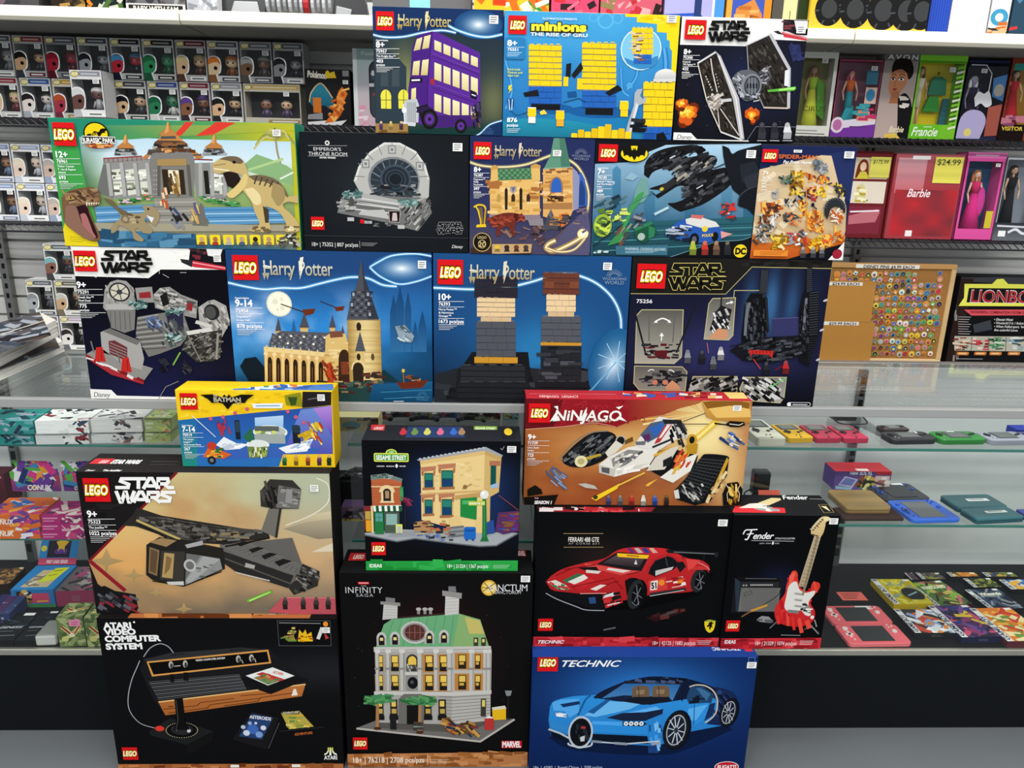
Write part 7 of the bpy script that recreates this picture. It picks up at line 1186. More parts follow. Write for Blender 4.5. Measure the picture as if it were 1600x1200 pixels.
# ------------------------------------------------------------------ fashion dolls
def doll(t, x, y, z, h, skin, hair, dress, skirt=1.0, dress2=None, arms=0):
    """head, hair, bodice, skirt and limbs of a standing fashion doll"""
    b = MB(); b.ball((x, y, z+h*.91), h*.052, h*.05, h*.062, skin, 12,9); b.tube((x, y, z+h*.8),(x, y, z+h*.87), h*.016, h*.016, skin, 8)
    for s in (-1,1): b.tube((x+s*h*.075, y, z+h*.79),(x+s*h*(.12+arms), y-h*.02, z+h*.62), h*.019, h*.016, skin, 8); b.tube((x+s*h*(.12+arms), y-h*.02, z+h*.62),(x+s*h*(.10+arms), y-h*.05, z+h*.47), h*.016, h*.012, skin, 8); b.tube((x+s*h*.03, y, z+h*.5),(x+s*h*.025, y, z), h*.03, h*.014, skin, 8)
    t = b.out('doll', PLASTIC, t, smooth=True)
    c = MB(); c.ball((x, y+h*.014, z+h*.93), h*.063, h*.056, h*.058, hair, 12,8); c.ball((x-h*.05, y+h*.02, z+h*.85), h*.03, h*.03, h*.1, hair, 8,7); c.ball((x+h*.05, y+h*.02, z+h*.85), h*.03, h*.03, h*.1, hair, 8,7); c.out('hair', MATTE, t, smooth=True)
    g = MB(); g.tube((x, y, z+h*.62),(x, y, z+h*.8), h*.05, h*.075, dress, 12); g.tube((x, y, z+h*(.04 if skirt > .5 else .36)),(x, y, z+h*.62), h*.16*skirt, h*.052, dress2 or dress, 14); g.out('dress', MATTE, t, smooth=True)
    e = MB(); [e.ball((x+s*h*.02, y-h*.047, z+h*.915), h*.008, h*.004, h*.006,'20242c',6,5) for s in (-1,1)]; e.ball((x, y-h*.048, z+h*.885), h*.01, h*.004, h*.005,'b8343c',6,5); e.out('face', PLASTIC, t)
def dollbox(label, pl, pr, ptop, z0, frame, back, y=2.79, d=.075, bt=.05, bb=.1, bs=.05, py=150, group='fashion doll boxes'):
    x0, x1 = at(pl, py, y).x+.001, at(pr, py, y).x-.001; z1 = zz(ptop, (pl+pr)/2, y); w, h = x1-x0, z1-z0
    t = thing('doll_box', label, 'doll box',((x0+x1)/2, y+d/2, z0), group); b = MB()
    b.box(x0, x1, y+d-.002, y+d, z0, z1, frame); b.box(x0, x1, y+d-.004, y+d-.002, z0, z1, back)
    b.box(x0, x0+.002, y, y+d, z0, z1, frame); b.box(x1-.002, x1, y, y+d, z0, z1, frame); b.box(x0, x1, y, y+d, z0, z0+.002, frame); b.box(x0, x1, y, y+d, z1-.002, z1, frame)
    L, R, B, T = x0+w*bs, x1-w*bs, z0+h*bb, z1-h*bt
    b.box(x0, x1, y, y+.002, T, z1, frame); b.box(x0, x1, y, y+.002, z0, B, frame); b.box(x0, L, y, y+.002, B, T, frame); b.box(R, x1, y, y+.002, B, T, frame); b.out('carton', CARD, t)
    MB().add([(L, y+.001, B),(R, y+.001, B),(R, y+.001, T),(L, y+.001, T)],[(0,1,2,3)],'ffffff').out('window_film', FILM, t)
    return t, Art((x0, y, z1),(1,0,0),(0,0,-1), w, h, w/100),100*h/w, (x0+x1)/2, y+d*.5, z0+h*bb*.6, h, w
z = ZW1+.0003
t, p, H, x, y, zb, h, w = dollbox('white framed doll box with a green gowned doll, next to the space craft set',1236,1304,78, z, 'e4e4da','8a8a50', bt=.09, bb=.13, bs=.09)
doll(t, x+.01, y, zb, h*.78,'b88a68','7a5232','9ab82e',.85,'c8cf3e'); g = MB(); g.prism([(x+.02, y-.012, zb+h*.62),(x+.045, y-.012, zb+h*.55),(x+.06, y-.012, zb+h*.12),(x+.03, y-.012, zb+h*.2)],(0,.004,0),'4c8f2a'); g.out('cape', MATTE, t); p.T('CIRUS',30, H*.7,11,52,'3c4420',.0); p.L([(12, H-14),(70, H-13)],2.5,'9a9a94'); p.L([(8, H-7),(88, H-6)],2,'55554e'); p.out('printed_card', t); sticker(t, p, 62,17,76,27)
t, p, H, x, y, zb, h, w = dollbox('purple footed doll box with a red haired teal tailed doll',1304,1374,92, z, 'a04a66','8a5a70', y=2.79, bt=.03, bb=.2, bs=.03)
doll(t, x-.012, y, zb, h*.78,'e6b896','a83060','d8642a',.45,'2c9ca8',.01); g = MB(); g.prism([(x-.02, y-.01, zb+h*.3),(x+.004, y-.01, zb+h*.3),(x+.01, y-.01, zb),(x-.045, y-.01, zb)],(0,.01,0),'2c9ca8'); g.out('tail', MATTE, t)
p.R(0, H*.82,100, H, '7a3aa0'); p.P([(0, H*.8),(100, H*.72),(100, H*.82),(0, H*.9)],'e4dce8'); p.E(14, H*.84,15,17,'e8d8e4'); p.E(14, H*.84,10,12,'c070a8'); p.R(66,22,92,52,'3a6a80'); p.R(68,58,94,92,'d8b8a8'); p.E(80,74,10,13,'3f86b0'); p.bits([(55, H*.6),(92, H*.55),(92, H*.76),(58, H*.8)],18,12,['e08a6a','c83a6a','3aa0a8','f0d0b8'], seed=3); p.L([(42, H*.86),(80, H*.86)],3,'6a3a80'); p.out('printed_card', t); sticker(t, p, 74,14,88,23)
t, p, H = pbox('doll_gift_box','grey gift box printed with a large face and short black hair','doll box',1374,1428, z, zz(80,1400,2.79),2.79,.07,'9c9592','fashion doll boxes')
p.R(0,0,100, H, '8d8784','c8b0a8'); p.R(0,0,100,25,'6a6663'); p.T('AVON',8,21,12,88,'e8e8e6',.02,0,1.4); p.P(curve([(24,40),(30,24),(50,18),(74,22),(86,40),(88,60),(78,74),(66,56),(40,48),(24,54)]),'17120f'); p.P(curve([(22,58),(26,50),(48,46),(68,56),(74,72),(70,92),(56,112),(44,120),(28,114),(22,96)]),'b87a56'); p.P([(34,108),(56,106),(62,140),(30,140)],'a86c4a'); p.P(curve([(24,44),(30,26),(52,20),(74,26),(84,46),(74,60),(60,48),(38,50),(26,58)]),'1b1512')
for x, w in ((32,6),(56,8)): p.E(x, 74, w, 4,'f0ece8'); p.E(x, 74,3.6, None, '2a1c14'); p.L(curve([(x-w, 73),(x, 68),(x+w, 72)]),2.4,'14100e'); p.L(curve([(x-w, 64),(x, 60),(x+w+2,64)]),2,'241812')
p.L(curve([(42,76),(38,90),(43,93)]),1.6,'8f5a3c'); p.P(curve([(34,101),(40,98),(48,100),(40,106)]),'96303c'); p.P(curve([(54,122),(76,112),(100,150),(100, H),(70, H)]),'17161a'); p.bits([(66,120),(84,120),(80,150),(70,150)],8,10,['f0ece4','d8d0c4'], seed=2); p.T('Barbie',42, H-18,16,44,'f2e6c0',.02,.3); p.P([(30, H-12),(62, H-16),(80, H),(30, H)],'e8c85c'); p.out('printed_front', t)
t, p, H, x, y, zb, h, w = dollbox('lime green doll box with a slim doll beside green clothes on yellow',1428,1503,85, z, '7cc832','e6d020', y=2.79, bt=.1, bb=.18, bs=.05)
doll(t, x-.052, y, zb, h*.78,'c99a72','5a3420','d8cdb4',.3,'d8cdb4'); g = MB(); g.prism([(x-.012, y+.01, zb+h*.44),(x+.055, y+.01, zb+h*.44),(x+.05, y+.01, zb+h*.62),(x+.03, y+.01, zb+h*.66),(x+.008, y+.01, zb+h*.66),(x-.005, y+.01, zb+h*.6)],(0,.008,0),'2c7a5c'); g.prism([(x-.02, y+.01, zb+h*.24),(x+.04, y+.01, zb+h*.24),(x+.03, y+.01, zb+h*.42),(x-.005, y+.01, zb+h*.42)],(0,.008,0),'3a9a3c'); g.prism([(x+.045, y+.01, zb),(x+.07, y+.01, zb),(x+.07, y+.01, zb+h*.4),(x+.05, y+.01, zb+h*.4)],(0,.008,0),'2f6f7c'); g.out('outfit', MATTE, t)
p.R(0,0,100,12,'86d63a'); p.R(0,12,100,16,'5aa020'); [p.P([(82,24+i*9),(98,20+i*9),(98,24+i*9),(82,28.5+i*9)],'f0f4dc' if i % 2 else '86c83a') for i in range(int((H-30)/9))]; p.R(0, H*.83,66, H, '6cc428'); p.T('Francie',6, H-7,17,56,'f4f8ec',.02,.3); p.L([(30, H*.85),(48, H*.85)],1.6,'e0f0d0'); p.E(44,36,3, None, '6a5a10'); p.out('printed_card', t); sticker(t, p, 66,24,78,33)
t, p, H, x, y, zb, h, w = dollbox('navy doll box with a silver frame and lilac swirls',1504,1570,93, z, '262c48','1e2238', bt=.04, bb=.05, bs=.02)
doll(t, x-.02, y, zb, h*.8,'9a94b8','e8e8ee','2c2440',.8); p.L([(8,12),(44,12),(60,30),(60,96)],2.5,'c8ccd8'); p.P(curve([(0, H-4),(4, H*.72),(24, H*.62),(52, H*.64),(66, H*.76),(58, H-4)]),'b7aed6'); p.P(curve([(28,84),(36,70),(50,74),(60,68),(68,82),(72,98),(60,104),(46,96),(34,104)]),'e6e6ea'); p.E(26, H-18,9, None, 'e8d67a'); p.P([(66,40),(98,30),(98,90),(70,80)],'4a7ab0'); p.P([(66,104),(98,96),(98, H-12),(68, H-10)],'a8584a'); p.E(84,66,12,14,'a8a49a'); p.out('printed_card', t); sticker(t, p, 34,20,48,29)
t, p, H, x, y, zb, h, w = dollbox('red and gold doll box at the far end of the dolls',1571,1640,86, z, '8a3a28','b8862c', bt=.1, bb=.2, bs=.05)
doll(t, x-.03, y, zb, h*.74,'e0b890','3a2418','b81f28',.95, None, .02); p.R(0, H*.8,58, H, '1c1412'); p.T('VISITOR',4, H*.87,8,50,'e8c84a',.03); p.bits([(4, H*.7),(52, H*.7),(52, H*.8),(4, H*.8)],10,12,['8a4a6a','c87a8a'], seed=4); p.R(8,18,34,32,'3a9a8c'); p.out('printed_card', t)
z = ZW2+.0003
t, p, H = pbox('doll_wardrobe_box','maroon box showing three framed doll pictures, with a yellow price note','doll box',1326,1387, z, zz(236,1360,2.79),2.79,.08,'5e1f24','fashion doll boxes', py=300)
p.R(0,0,100, H, '6a2228'); p.R(6,16,94,68,'d8c8a8'); p.R(6,74,94,128,'ddd2c0'); p.R(4,136,92, H-10,'7a2a3a'); p.P(curve([(10,66),(14,34),(26,20),(40,30),(44,66)]),'7a3420'); p.E(28,38,8,11,'e8c8a8'); p.P([(14,68),(22,50),(36,50),(50,68)],'d8c84a'); p.P([(16,126),(20,86),(30,78),(40,88),(46,126)],'d0c890'); p.bits([(18,90),(42,90),(44,124),(18,124)],14,9,['6a8a3a','f0e8c0','b8a040'], seed=2); p.P([(8,160),(80,142),(88,150),(80,175),(10,182)],'b86a74'); p.L([(10,150),(86,146)],4,'e8dce0'); p.out('printed_front', t)
q = Art(p.o, p.u, p.v, p.w, p.h, p.unit, .004); q.R(44,14,96,64,'e6e06a','d8cf5c'); q.T('$175.99',50,30,9,40,'4a4a20',.01,.2); q.out('price_note', t)
t, p, H = pbox('doll_gift_box','red doll box wrapped in clear plastic with a large yellow price note','doll box',1392,1499, z, zz(240,1440,2.79),2.79,.12,'b83238','fashion doll boxes', py=300)
p.R(0,0,100, H, 'a03a44'); p.R(0,0,100, H*.45,'b85a64','a03038'); p.R(4,6,46, H*.46,'d8a0a8','c0606a'); p.grid(6, H*.42,98, H-4,14,10, lambda S, T: vmix('c8262e','7a2a34', fbm(S*3, T*3,5)*1.4-.1)); p.R(24,3,50,8,'f0f0ec'); p.T('Barbie',24, H*.5,11,34,'f0d8dc',.02,.3); p.T('$24.99',58,14,8,34,'4a4a20',.01); p.R(30, H*.9,40, H*.97,'f0eeea'); p.out('printed_front', t)
x0 = t.location.x; q = Art(p.o, p.u, p.v, p.w, p.h, p.unit, .003); q.R(57,4,98,40,'eae060'); q.T('$24.99',60,15,8,34,'4a4a20',.01); q.out('price_note', t)
bx = [v for v in (at(1389,300,2.784).x, at(1501,300,2.784).x)]; MB().box(bx[0], bx[1],2.784,2.915, z, zz(237,1440,2.784),'ffffff').out('plastic_wrap', FILM, t, .004)
t, p, H, x, y, zb, h, w = dollbox('pink framed doll box with a pink gowned doll on blue',1502,1563,238, z, 'd8539a','2c5a80', py=300, bt=.1, bb=.13, bs=.07)
doll(t, x, y, zb, h*.74,'e8c0a0','b87a48','d0306a',.95,'c82a78'); g = MB(); g.ball((x+.02, y-.012, zb+h*.36),.018,.008,.055,'c83a90',10,8); g.out('stole', MATTE, t, smooth=True); p.R(0,0,100,14,'e070b0'); p.L([(20,7),(80,7)],4,'f4c0dc'); p.R(74, H*.66,92, H*.86,'c8b83a'); p.out('printed_card', t); sticker(t, p, 76,26,88,34)
t, p, H, x, y, zb, h, w = dollbox('silver doll box holding two dolls in black suits',1564,1660,246, z, 'b8bcc2','8f98a4', py=300, bt=.03, bb=.2, bs=.02)
for dx, hh in ((-.055,.8),(.05,.78)): doll(t, x+dx, y, zb, h*hh, 'd8b090','2c2422','17191e',.62)
p.R(0, H*.78,100, H, '2c3036','6a6e76'); p.L(curve([(24, H*.9),(36, H*.86),(50, H*.91),(70, H*.87)]),4,'d8dce2'); p.L([(4, H*.82),(96, H*.84)],3,'c8ccd4'); p.R(8, H*.88,20, H*.95,'f0f0f0'); p.out('printed_card', t)
# ------------------------------------------------------------------ toys on the white shelf
YS, ZS = 2.615,1.9652
def topbox(label, pl, pr, h, col, paint, y=YS, d=.14, name='toy_box'):
    t, p, H = pbox(name, label, 'toy box', pl, pr, ZS, ZS+h, y, d, col, 'toys on the upper white shelf', py=10); paint(p, H); p.out('printed_front', t); return t, p, H
def splash(cs, seed, n=40, base=None):
    def f(p, H):
        p.R(0,0,100, H, base or cs[0]); p.bits([(2,2),(98,2),(98, H-2),(2, H-2)], n, 16, cs, jit=80, seed=seed)
        p.L([(6, H-5),(94, H-5)],4, mixc(cs[1],'ffffff',.4))
    return f
topbox('dark grey and pink toy box at the end of the white shelf',-40,62,.16,'4a4a4c', splash(['4c4a4c','6a5a60','8a6a74','3a3a3e'],1))
topbox('brown and gold patterned toy box on the white shelf',80,134,.18,'3a2c22', splash(['2c241e','8a6a34','4a3a2a','b08a4a'],2))
topbox('green and black toy box with an orange corner on the white shelf',136,194,.16,'1c2420', splash(['1c2420','4a6a34','2c3a44','d8802c','c8c8b8'],3))
t, p, H = topbox('grey toy box lettered on a black and white foot band',197,290,.17,'7c7c7e', splash(['6a6a6c','3a3a3e','9a9a9c','55504c'],4))
q = Art(p.o, p.u, p.v, p.w, p.h, p.unit, .002); q.R(0, H-20,100, H, 'ecece6'); q.R(4, H-18,96, H-5,'2c2a28'); q.T('BABY WITH SAM',12, H-8,8,76,'e8e4d8',.03); q.out('foot_band', t)
t, p, H = topbox('white toy box with a printed silver creature beside the ribbed grey toy',292,340,.16,'d8d8da', splash(['b8babf','d8dade','8a8e94','f0f0f2'],5))
b = MB(); c = at(470,0,2.68); zt = ZS+.062
t = thing('toy_blaster','long ribbed grey and black toy with a red middle band, lying on the white shelf','toy',(c.x, 2.68, ZS))
xs = [at(q, 5,2.68).x for q in (345,420,478,486,520,578)]
for i in range(12): u = xs[1]+(xs[4]-xs[1])*i/11.5; b.tube((u, 2.68, zt),(u+.009,2.68, zt),.036 if i % 2 else .042,.036 if i % 2 else .042,'a4a6a8' if i % 2 else 'c2c4c6',18)
b.out('barrel', PLASTIC, t, smooth=False); MB().tube((xs[2],2.68, zt),(xs[3],2.68, zt),.044,.044,'b8242c',18).out('band', PLASTIC, t)
g = MB(); g.prism([(xs[0],2.66, ZS),(xs[1]-.012,2.66, ZS),(xs[1],2.66, zt),(xs[1]-.02,2.66, zt+.05),(xs[0]+.02,2.66, zt+.05)],(0,.05,0),'2c2d30'); g.prism([(xs[0]+.03,2.655, ZS+.01),(xs[1]-.02,2.655, ZS+.01),(xs[1]-.03,2.655, ZS+.06),(xs[0]+.05,2.655, ZS+.06)],(0,.006,0),'b9bbbd'); g.out('stock', PLASTIC, t, .003)
g = MB(); g.prism([(xs[4],2.66, ZS),(xs[5],2.66, ZS),(xs[5]-.02,2.66, zt+.05),(xs[4]+.01,2.66, zt+.04)],(0,.05,0),'242528'); g.prism([(xs[4]+.01,2.655, ZS+.012),(xs[4]+.055,2.655, ZS+.008),(xs[4]+.065,2.655, ZS+.045),(xs[4]+.015,2.655, ZS+.055)],(0,.006,0),'a8aaac'); g.out('muzzle', PLASTIC, t, .003)
topbox('plain grey box behind the purple bus set',582,737,.12,'6c6c6c', lambda p, H: p.R(0,0,100, H, '6c6c6e'), y=2.66)
nb = atz(640,12,0); x0, x1 = at(640,5,2.655).x, at(672,5,2.655).x; o = MB().box(x0, x1,2.6575,2.6585, zz(12,655,2.658), zz(-12,655,2.658),'8fd8de'); tag(o.out('price_note', MATTE),'light blue price note stuck on the plain grey box','note')
topbox('yellow and red toy box on the white shelf above the blue sets',740,858,.2,'c83a20', splash(['e8b82a','d8401c','3a8a3c','e8e0c8','e06a20'],7,60))
topbox('pink and black toy box with a yellow disc on the white shelf',861,936,.2,'d8486a', lambda p, H: (splash(['d8486a','2c2024','e86a80','c8303c'],8)(p, H), p.E(70, H-14,9, None, 'e8c030')))
topbox('rose pink toy box with a dark winged print on the white shelf',938,1034,.2,'c85a6a', splash(['c85a6a','2a2020','8a7a50','e8a0a0','b8303c'],9))
topbox('lilac toy box with a blue base on the white shelf',1038,1132,.2,'9a9ad8', lambda p, H: (p.R(0,0,100, H, 'a8a6dc'), p.P([(0, H-26),(60, H-30),(76, H-10),(0, H-4)],'2f55b4'), p.R(50, H-60,62, H-22,'2a3a6a'), p.R(84,0,100, H, '4a90d0'), p.R(80,0,84, H, 'd8dcf0')))
topbox('orange and blue toy box with a tan figure print on the white shelf',1135,1206,.2,'d8862c', lambda p, H: (p.R(0,0,100, H, '3f58b0'), p.P([(16, H),(22, H-50),(60, H-70),(80, H-40),(84, H)],'cf8440'), p.bits([(20, H),(30, H-50),(70, H-60),(84, H)],24,12,['b86a2c','e8a860','8a4a20'], seed=2), p.R(84,0,100, H, 'e08a2a'), p.R(0,0,12, H, 'e0a040')))
topbox('grey toy box with cream diagram panels on the white shelf',1207,1264,.2,'4c4c4c', lambda p, H: (p.R(0,0,100, H, '54504a'), p.R(30,0,68, H-6,'dcd69a'), p.R(72,0,100, H-6,'2c3a1c'), p.L([(50, H-60),(50, H-26),(38, H-10)],2,'2a2a2a'), p.L([(50, H-26),(62, H-10)],2,'2a2a2a'), p.P([(74, H-30),(98, H-34),(96, H-16),(74, H-14)],'d8d8a8')))
def truck(p, H):
    p.R(0,0,100, H, 'eab22a','f0c040'); p.P([(8, H-34),(14, H-44),(60, H-52),(62, H-30),(10, H-22)],'3c6a3c'); p.bits([(10, H-40),(60, H-48),(60, H-30),(14, H-26)],16,7,['8a2c20','2c3a2c','d8d0a0','1c2420'], seed=3)
    for x, r in ((16,12),(38,13),(62,14),(82,14),(95,13)): p.E(x, H-20, r, r*1.1,'1b1b1c'); p.E(x, H-20, r*.55, r*.6,'3c3d3e'); [p.L([(x+r*.7*math.cos(k), H-20+r*.8*math.sin(k)),(x+r*1.02*math.cos(k), H-20+r*1.1*math.sin(k))],1.4,'45464a') for k in range(7)]
    p.L([(40, H-3.5),(92, H-3.5)],1.6,'6a5a20')
topbox('large yellow toy box with a green monster truck on big black tyres',1266,1452,.2,'e8b83a', truck, d=.2, y=2.60)
topbox('ribbed blue toy box with a red edge beside the monster truck box',1454,1486,.17,'2a4ab0', lambda p, H: (p.R(0,0,100, H, '2f50b8'),[p.L([(8+i*12,30),(8+i*12, H)],3,'1f3a8a') for i in range(8)], p.P([(0, H-30),(60, H),(0, H)],'e8e0e0'), p.P([(0, H-22),(44, H),(0, H)],'3a58c0')))
t, p, H = topbox('plain white box standing on the white shelf',1487,1547,.2,'e8e8e8', lambda p, H: (p.R(0,0,100, H, 'ecebea'), p.L([(3,0),(3, H)],2,'c8c8c8'), p.E(7, H-6,3, None, '9a9a9a'), p.E(93, H-4,3, None, '9a9a9a')))
topbox('white toy box with blue and orange ring print',1549,1580,.19,'d8d8d8', lambda p, H: (p.R(0,0,100, H, 'dcdcd8'), p.E(50, H-110,46,40,'3f94b8'), p.E(50, H-110,22,20,'d0e0e8'), p.bits([(4, H-60),(96, H-90),(96, H-40),(10, H-20)],20,22,['c86a2c','3a2a24','e0b080'], seed=2)))
topbox('dark blue toy box at the far end of the white shelf',1583,1650,.2,'2c4658', splash(['2c4658','4a7a98','1c2c38','c83a3a'],12,24))
# ------------------------------------------------------------------ cork board of pins and robot box
yb = 2.79; x0, x1 = at(1283,490, yb).x, at(1483,490, yb).x; z0, z1 = ZB+.0003, zz(412,1400, yb); fw = .019
t = thing('pin_board','wooden framed cork board with two brown cards and rows of enamel pins','pin board',((x0+x1)/2, yb, z0))
MB().box(x0+fw, x1-fw, yb+.006, yb+.016, z0+fw, z1-fw, 'a0703c').out('cork', MATTE, t)
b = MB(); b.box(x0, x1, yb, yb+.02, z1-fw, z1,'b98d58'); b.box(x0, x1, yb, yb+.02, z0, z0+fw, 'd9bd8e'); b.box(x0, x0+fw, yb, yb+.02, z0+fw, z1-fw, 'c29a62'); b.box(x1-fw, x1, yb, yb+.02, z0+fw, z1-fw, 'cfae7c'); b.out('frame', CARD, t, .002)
p = Art((x0, yb, z1),(1,0,0),(0,0,-1), x1-x0, z1-z0); p.view(1200,300,4)
p.R(552,450,945,482,'e4dfd2'); p.T('DISNEY PINS $4.99 EACH',596,474,18,320,'2c2620',.03); p.out('sign_strip', t)
for k, (ya, yb2, ts, yt) in enumerate(((552,815,'$24.99 EACH',580),(812,1068,'$29.99 EACH',828))):
    c0 = at(1291,300+ya/4, yb-.004); c1 = at(1360-k*2,300+yb2/4, yb-.004); MB().box(c0.x-.02, c1.x, yb-.003-.001*k, yb-.001-.001*k, max(z0, c1.z), c0.z, 'b3813f').out('price_card', CARD, t)
    q = Art((x0, yb-.0031-.001*k, z1),(1,0,0),(0,0,-1), x1-x0, z1-z0); q.view(1200,300,4); q.R(300, yt-20,590-k*25, yt+6,'e6e2d8'); q.T(ts, 400-k*20, yt+1,16,170,'3a322a',.03); q.out('sign_strip', t)
PC = [('red','c03038'),('blue','2f6ab0'),('yellow','e6cc3a'),('white','e6e2da'),('black','26242a'),('green','4aa04c'),('purple','7a3a7c'),('orange','e0862c'),('teal','3a8a98'),('pink','d87a94'),('brown','7a5036'),('silver','b0b2b4')]
R = random.Random(11); nrow = 0
for r in range(14):
    py = 428+r*9.6; xs = 1362 if r > 1 else 1308; n = 0
    while xs < 1474-(r*.5):
        if not (r < 2 and xs > 1432 and xs < 1462):
            nm, c = R.choice(PC); rad = R.uniform(.0095,.0135); q = at(xs-r*.45, py+R.uniform(-1.5,1.5), yb+.004); n += 1
            if z0+.03 < q.z < z1-.025 and q.x < x1-fw-.012:
                b = MB(); k = R.choice((6,8,14,14,4)); sh = {4: 'square',6: 'six sided',8: 'eight sided',14: 'round'}[k]
                pts = [(q.x+rad*math.cos(i*2*math.pi/k+.4), yb+.0055, q.z+rad*math.sin(i*2*math.pi/k+.4)) for i in range(k)]; b.prism(pts, (0,-.002,0),'b9a45a'); b.prism([(q.x+(a-q.x)*.84, yb+.0035, q.z+(c2-q.z)*.84) for a, _, c2 in pts],(0,-.0006,0), c)
                d = R.choice(PC)[1]; b.prism([(q.x+(a-q.x)*R.uniform(.3,.5), yb+.0029, q.z+(c2-q.z)*.4-rad*.15) for a, _, c2 in pts],(0,-.0005,0), d)
                tag(b.out('enamel_pin', PLASTIC),'%s %s enamel pin, %s in the %s row on the cork board' % (nm, sh, ORD[min(n-1,13)], ORD[r]),'pin','enamel pins on the cork board')
        xs += R.uniform(8.6,10.8)
t, p, H = pbox('robot_toy_box','black robot toy box with a yellow bordered title, beside the cork board','toy box',1491,1640, ZB+.0003, zz(433,1560,2.80),2.80,.1,'141416', py=490)
p.unit = None; p.view(1200,300,4); p.R(1100,500,1800,1200,'121214'); p.P('1185,535 1600,530 1800,540 1800,590 1240,560 1200,640','3a3c40'); p.R(1150,540,1186,1060,'2a1c1a'); p.bits('1150,550 1184,550 1184,1060 1150,1060',16,22,['6a2a24','3a3430','8a8480'], ang=90, seed=2)
p.P('1228,574 1400,575 1430,545 1470,542 1500,575 1800,580 1800,715 1190,712 1225,660','e3e35a'); p.P('1255,600 1800,605 1800,695 1240,690','1b1718'); p.T('LIONBOT',1258,690,78,440,'d8d4d0',.03,-.05); p.T('LIONBOT',1262,686,70,432,'a82c34',.02,-.05)
p.P('1225,735 1800,735 1800,770 1270,772','d8525c'); p.T('WONDERFUL COMBINATION SYSTEM OF 5 LIONS',1262,757,15,420,'5a1418',.03)
for i in range(8): p.L([(1188,780+i*15),(1268-(i % 3)*8,782+i*15)],3,'b8b8b8')
p.P('1280,830 1390,800 1400,860 1290,880','3c4048')
for i, (s, w) in enumerate((('• Diecast Metal.',120),('• Wonderful 5 in 1 Robot',185),('• When Pulled apart, \'tw',190),('   five colorful Lions.',150))): p.T(s, 1412,803+i*22,14, w, 'd8d8d6',.02,.15)
p.P('1165,900 1800,905 1800,1000 1165,990','b8b4a4'); [p.bits([(x, 910),(x+90,910),(x+90,985),(x, 985)],16,20, c, seed=x) for x, c in ((1170,['3a2a24','8a3a2c','d8c8b0']),(1280,['c84a4a','e8d0c8','8a2a2c']),(1388,['4a8a5c','c8d8c0','2a4a34']),(1496,['8aa8b0','d8e0dc','3a4a54']))]; [p.L([(x, 905),(x-4,995)],4,'6a6860') for x in (1274,1380,1488)]
for x in (1180,1290,1385,1500): p.R(x, 998, x+72,1020,'c87a3a', rad=8); p.L([(x+10,1009),(x+60,1009)],7,'f0d0a0')
p.L('1178,1042 1340,1044',4,'9a9a9a'); p.out('printed_front', t)
# ------------------------------------------------------------------ things lying in the display case
def slab(name, label, cat, bl, br, tl, z0, h, col, group=None, top=None, bevel=.0015, m=None, build=True):
    """a thing lying flat: three corners of its top face as seen, its resting height and thickness"""
    A, B, D = atz(*bl, z0+h), atz(*br, z0+h), atz(*tl, z0+h); A.z = B.z = D.z = z0+h
    if z0 < .9:
        k = Vector((0, max(0, YF+.0115-min(A.y, B.y)),0)); A = A+k; B = B+k; D = D+k          # stays behind the front glass
    u = (B-A); w = u.length; u.normalize(); n = Vector((-u.y, u.x, 0)); d = abs((D-A).dot(n)); c = A+u*w/2+n*d/2
    t = thing(name, label, cat, (c.x, c.y, z0), group); F = lambda x, y, z=0: A+u*x+n*y+Vector((0,0, z))
    if build: MB().prism([F(0,0), F(w, 0), F(w, d), F(0, d)],(0,0,-h), top or col, col).out('carton', m or CARD, t, bevel)
    p = Art(F(0, d), u, -n, w, d, w/100); f = Art(A, u, (0,0,-1), w, h, w/100)
    return t, p, f, 100*d/w, 100*h/w, F, w, d
GS = 'boxed card sets and volumes in the case'
def stackbox(label, bl, br, tl, z0, h, cs, txt=None, name='boxed_volumes', n=26, seed=1, tc='e8e8e8', group=GS):
    t, p, f, D, H, F, w, d = slab(name, label, 'boxed set', bl, br, tl, z0, h, cs[0], group)
    p.R(0,0,100, D, cs[0]); p.bits([(2,2),(98,2),(98, D-2),(2, D-2)], n, 16, cs, jit=60, seed=seed); p.out('printed_top', t)
    f.R(0,0,100, H, cs[0]); f.bits([(45,1),(98,1),(98, H-1),(45, H-1)], n//2,11, cs, jit=60, seed=seed+5); f.R(3, H*.25,34, H*.42, mixc(cs[0], tc, .6)); f.R(3, H*.6,26, H*.75, mixc(cs[0], tc, .5))
    if txt: f.T(txt, 8, H*.75, H*.42,44, tc, .03,.2)
    f.out('printed_front', t); return t
TE, BW, WB, AC = ['2f8f8a','1c4a58','6aa8b0','23304a','a8b4c4'],['e4e4e2','1c1a1c','8a3038','3a4a5c','f4f4f2'],['dedddb','3a3a3e','b0aeb4','6a5a5a','f4f4f2'],['a8b878','d8d86a','6a8a54','c8705a','d8dcd8']
for k, w in enumerate(('lower','upper')):
    z0 = ZL1+.0003+k*.0345; dz = (1-k)*17
    stackbox('teal boxed volume set, %s of the two by the case post' % w, (-34,659+dz),(51,658+dz),(-18,640+dz*.9), z0,.034, TE, seed=k+1)
    stackbox('black and white boxed volume set, %s of the two on the glass shelf' % w, (54,658+dz),(137,657+dz),(80,640+dz*.9), z0,.034, BW[::-1][:1]+BW if k else BW, seed=k+3)
    stackbox('white boxed volume set with grey print, %s of the two on the glass shelf' % w, (141,656+dz),(221,655+dz),(160,639+dz*.9), z0,.034, WB, seed=k+5)
    stackbox('green and yellow card box in clear plastic, %s of the two' % w, (225,655+dz),(265,655+dz),(234,640+dz*.9), z0,.034, AC, seed=k+7)
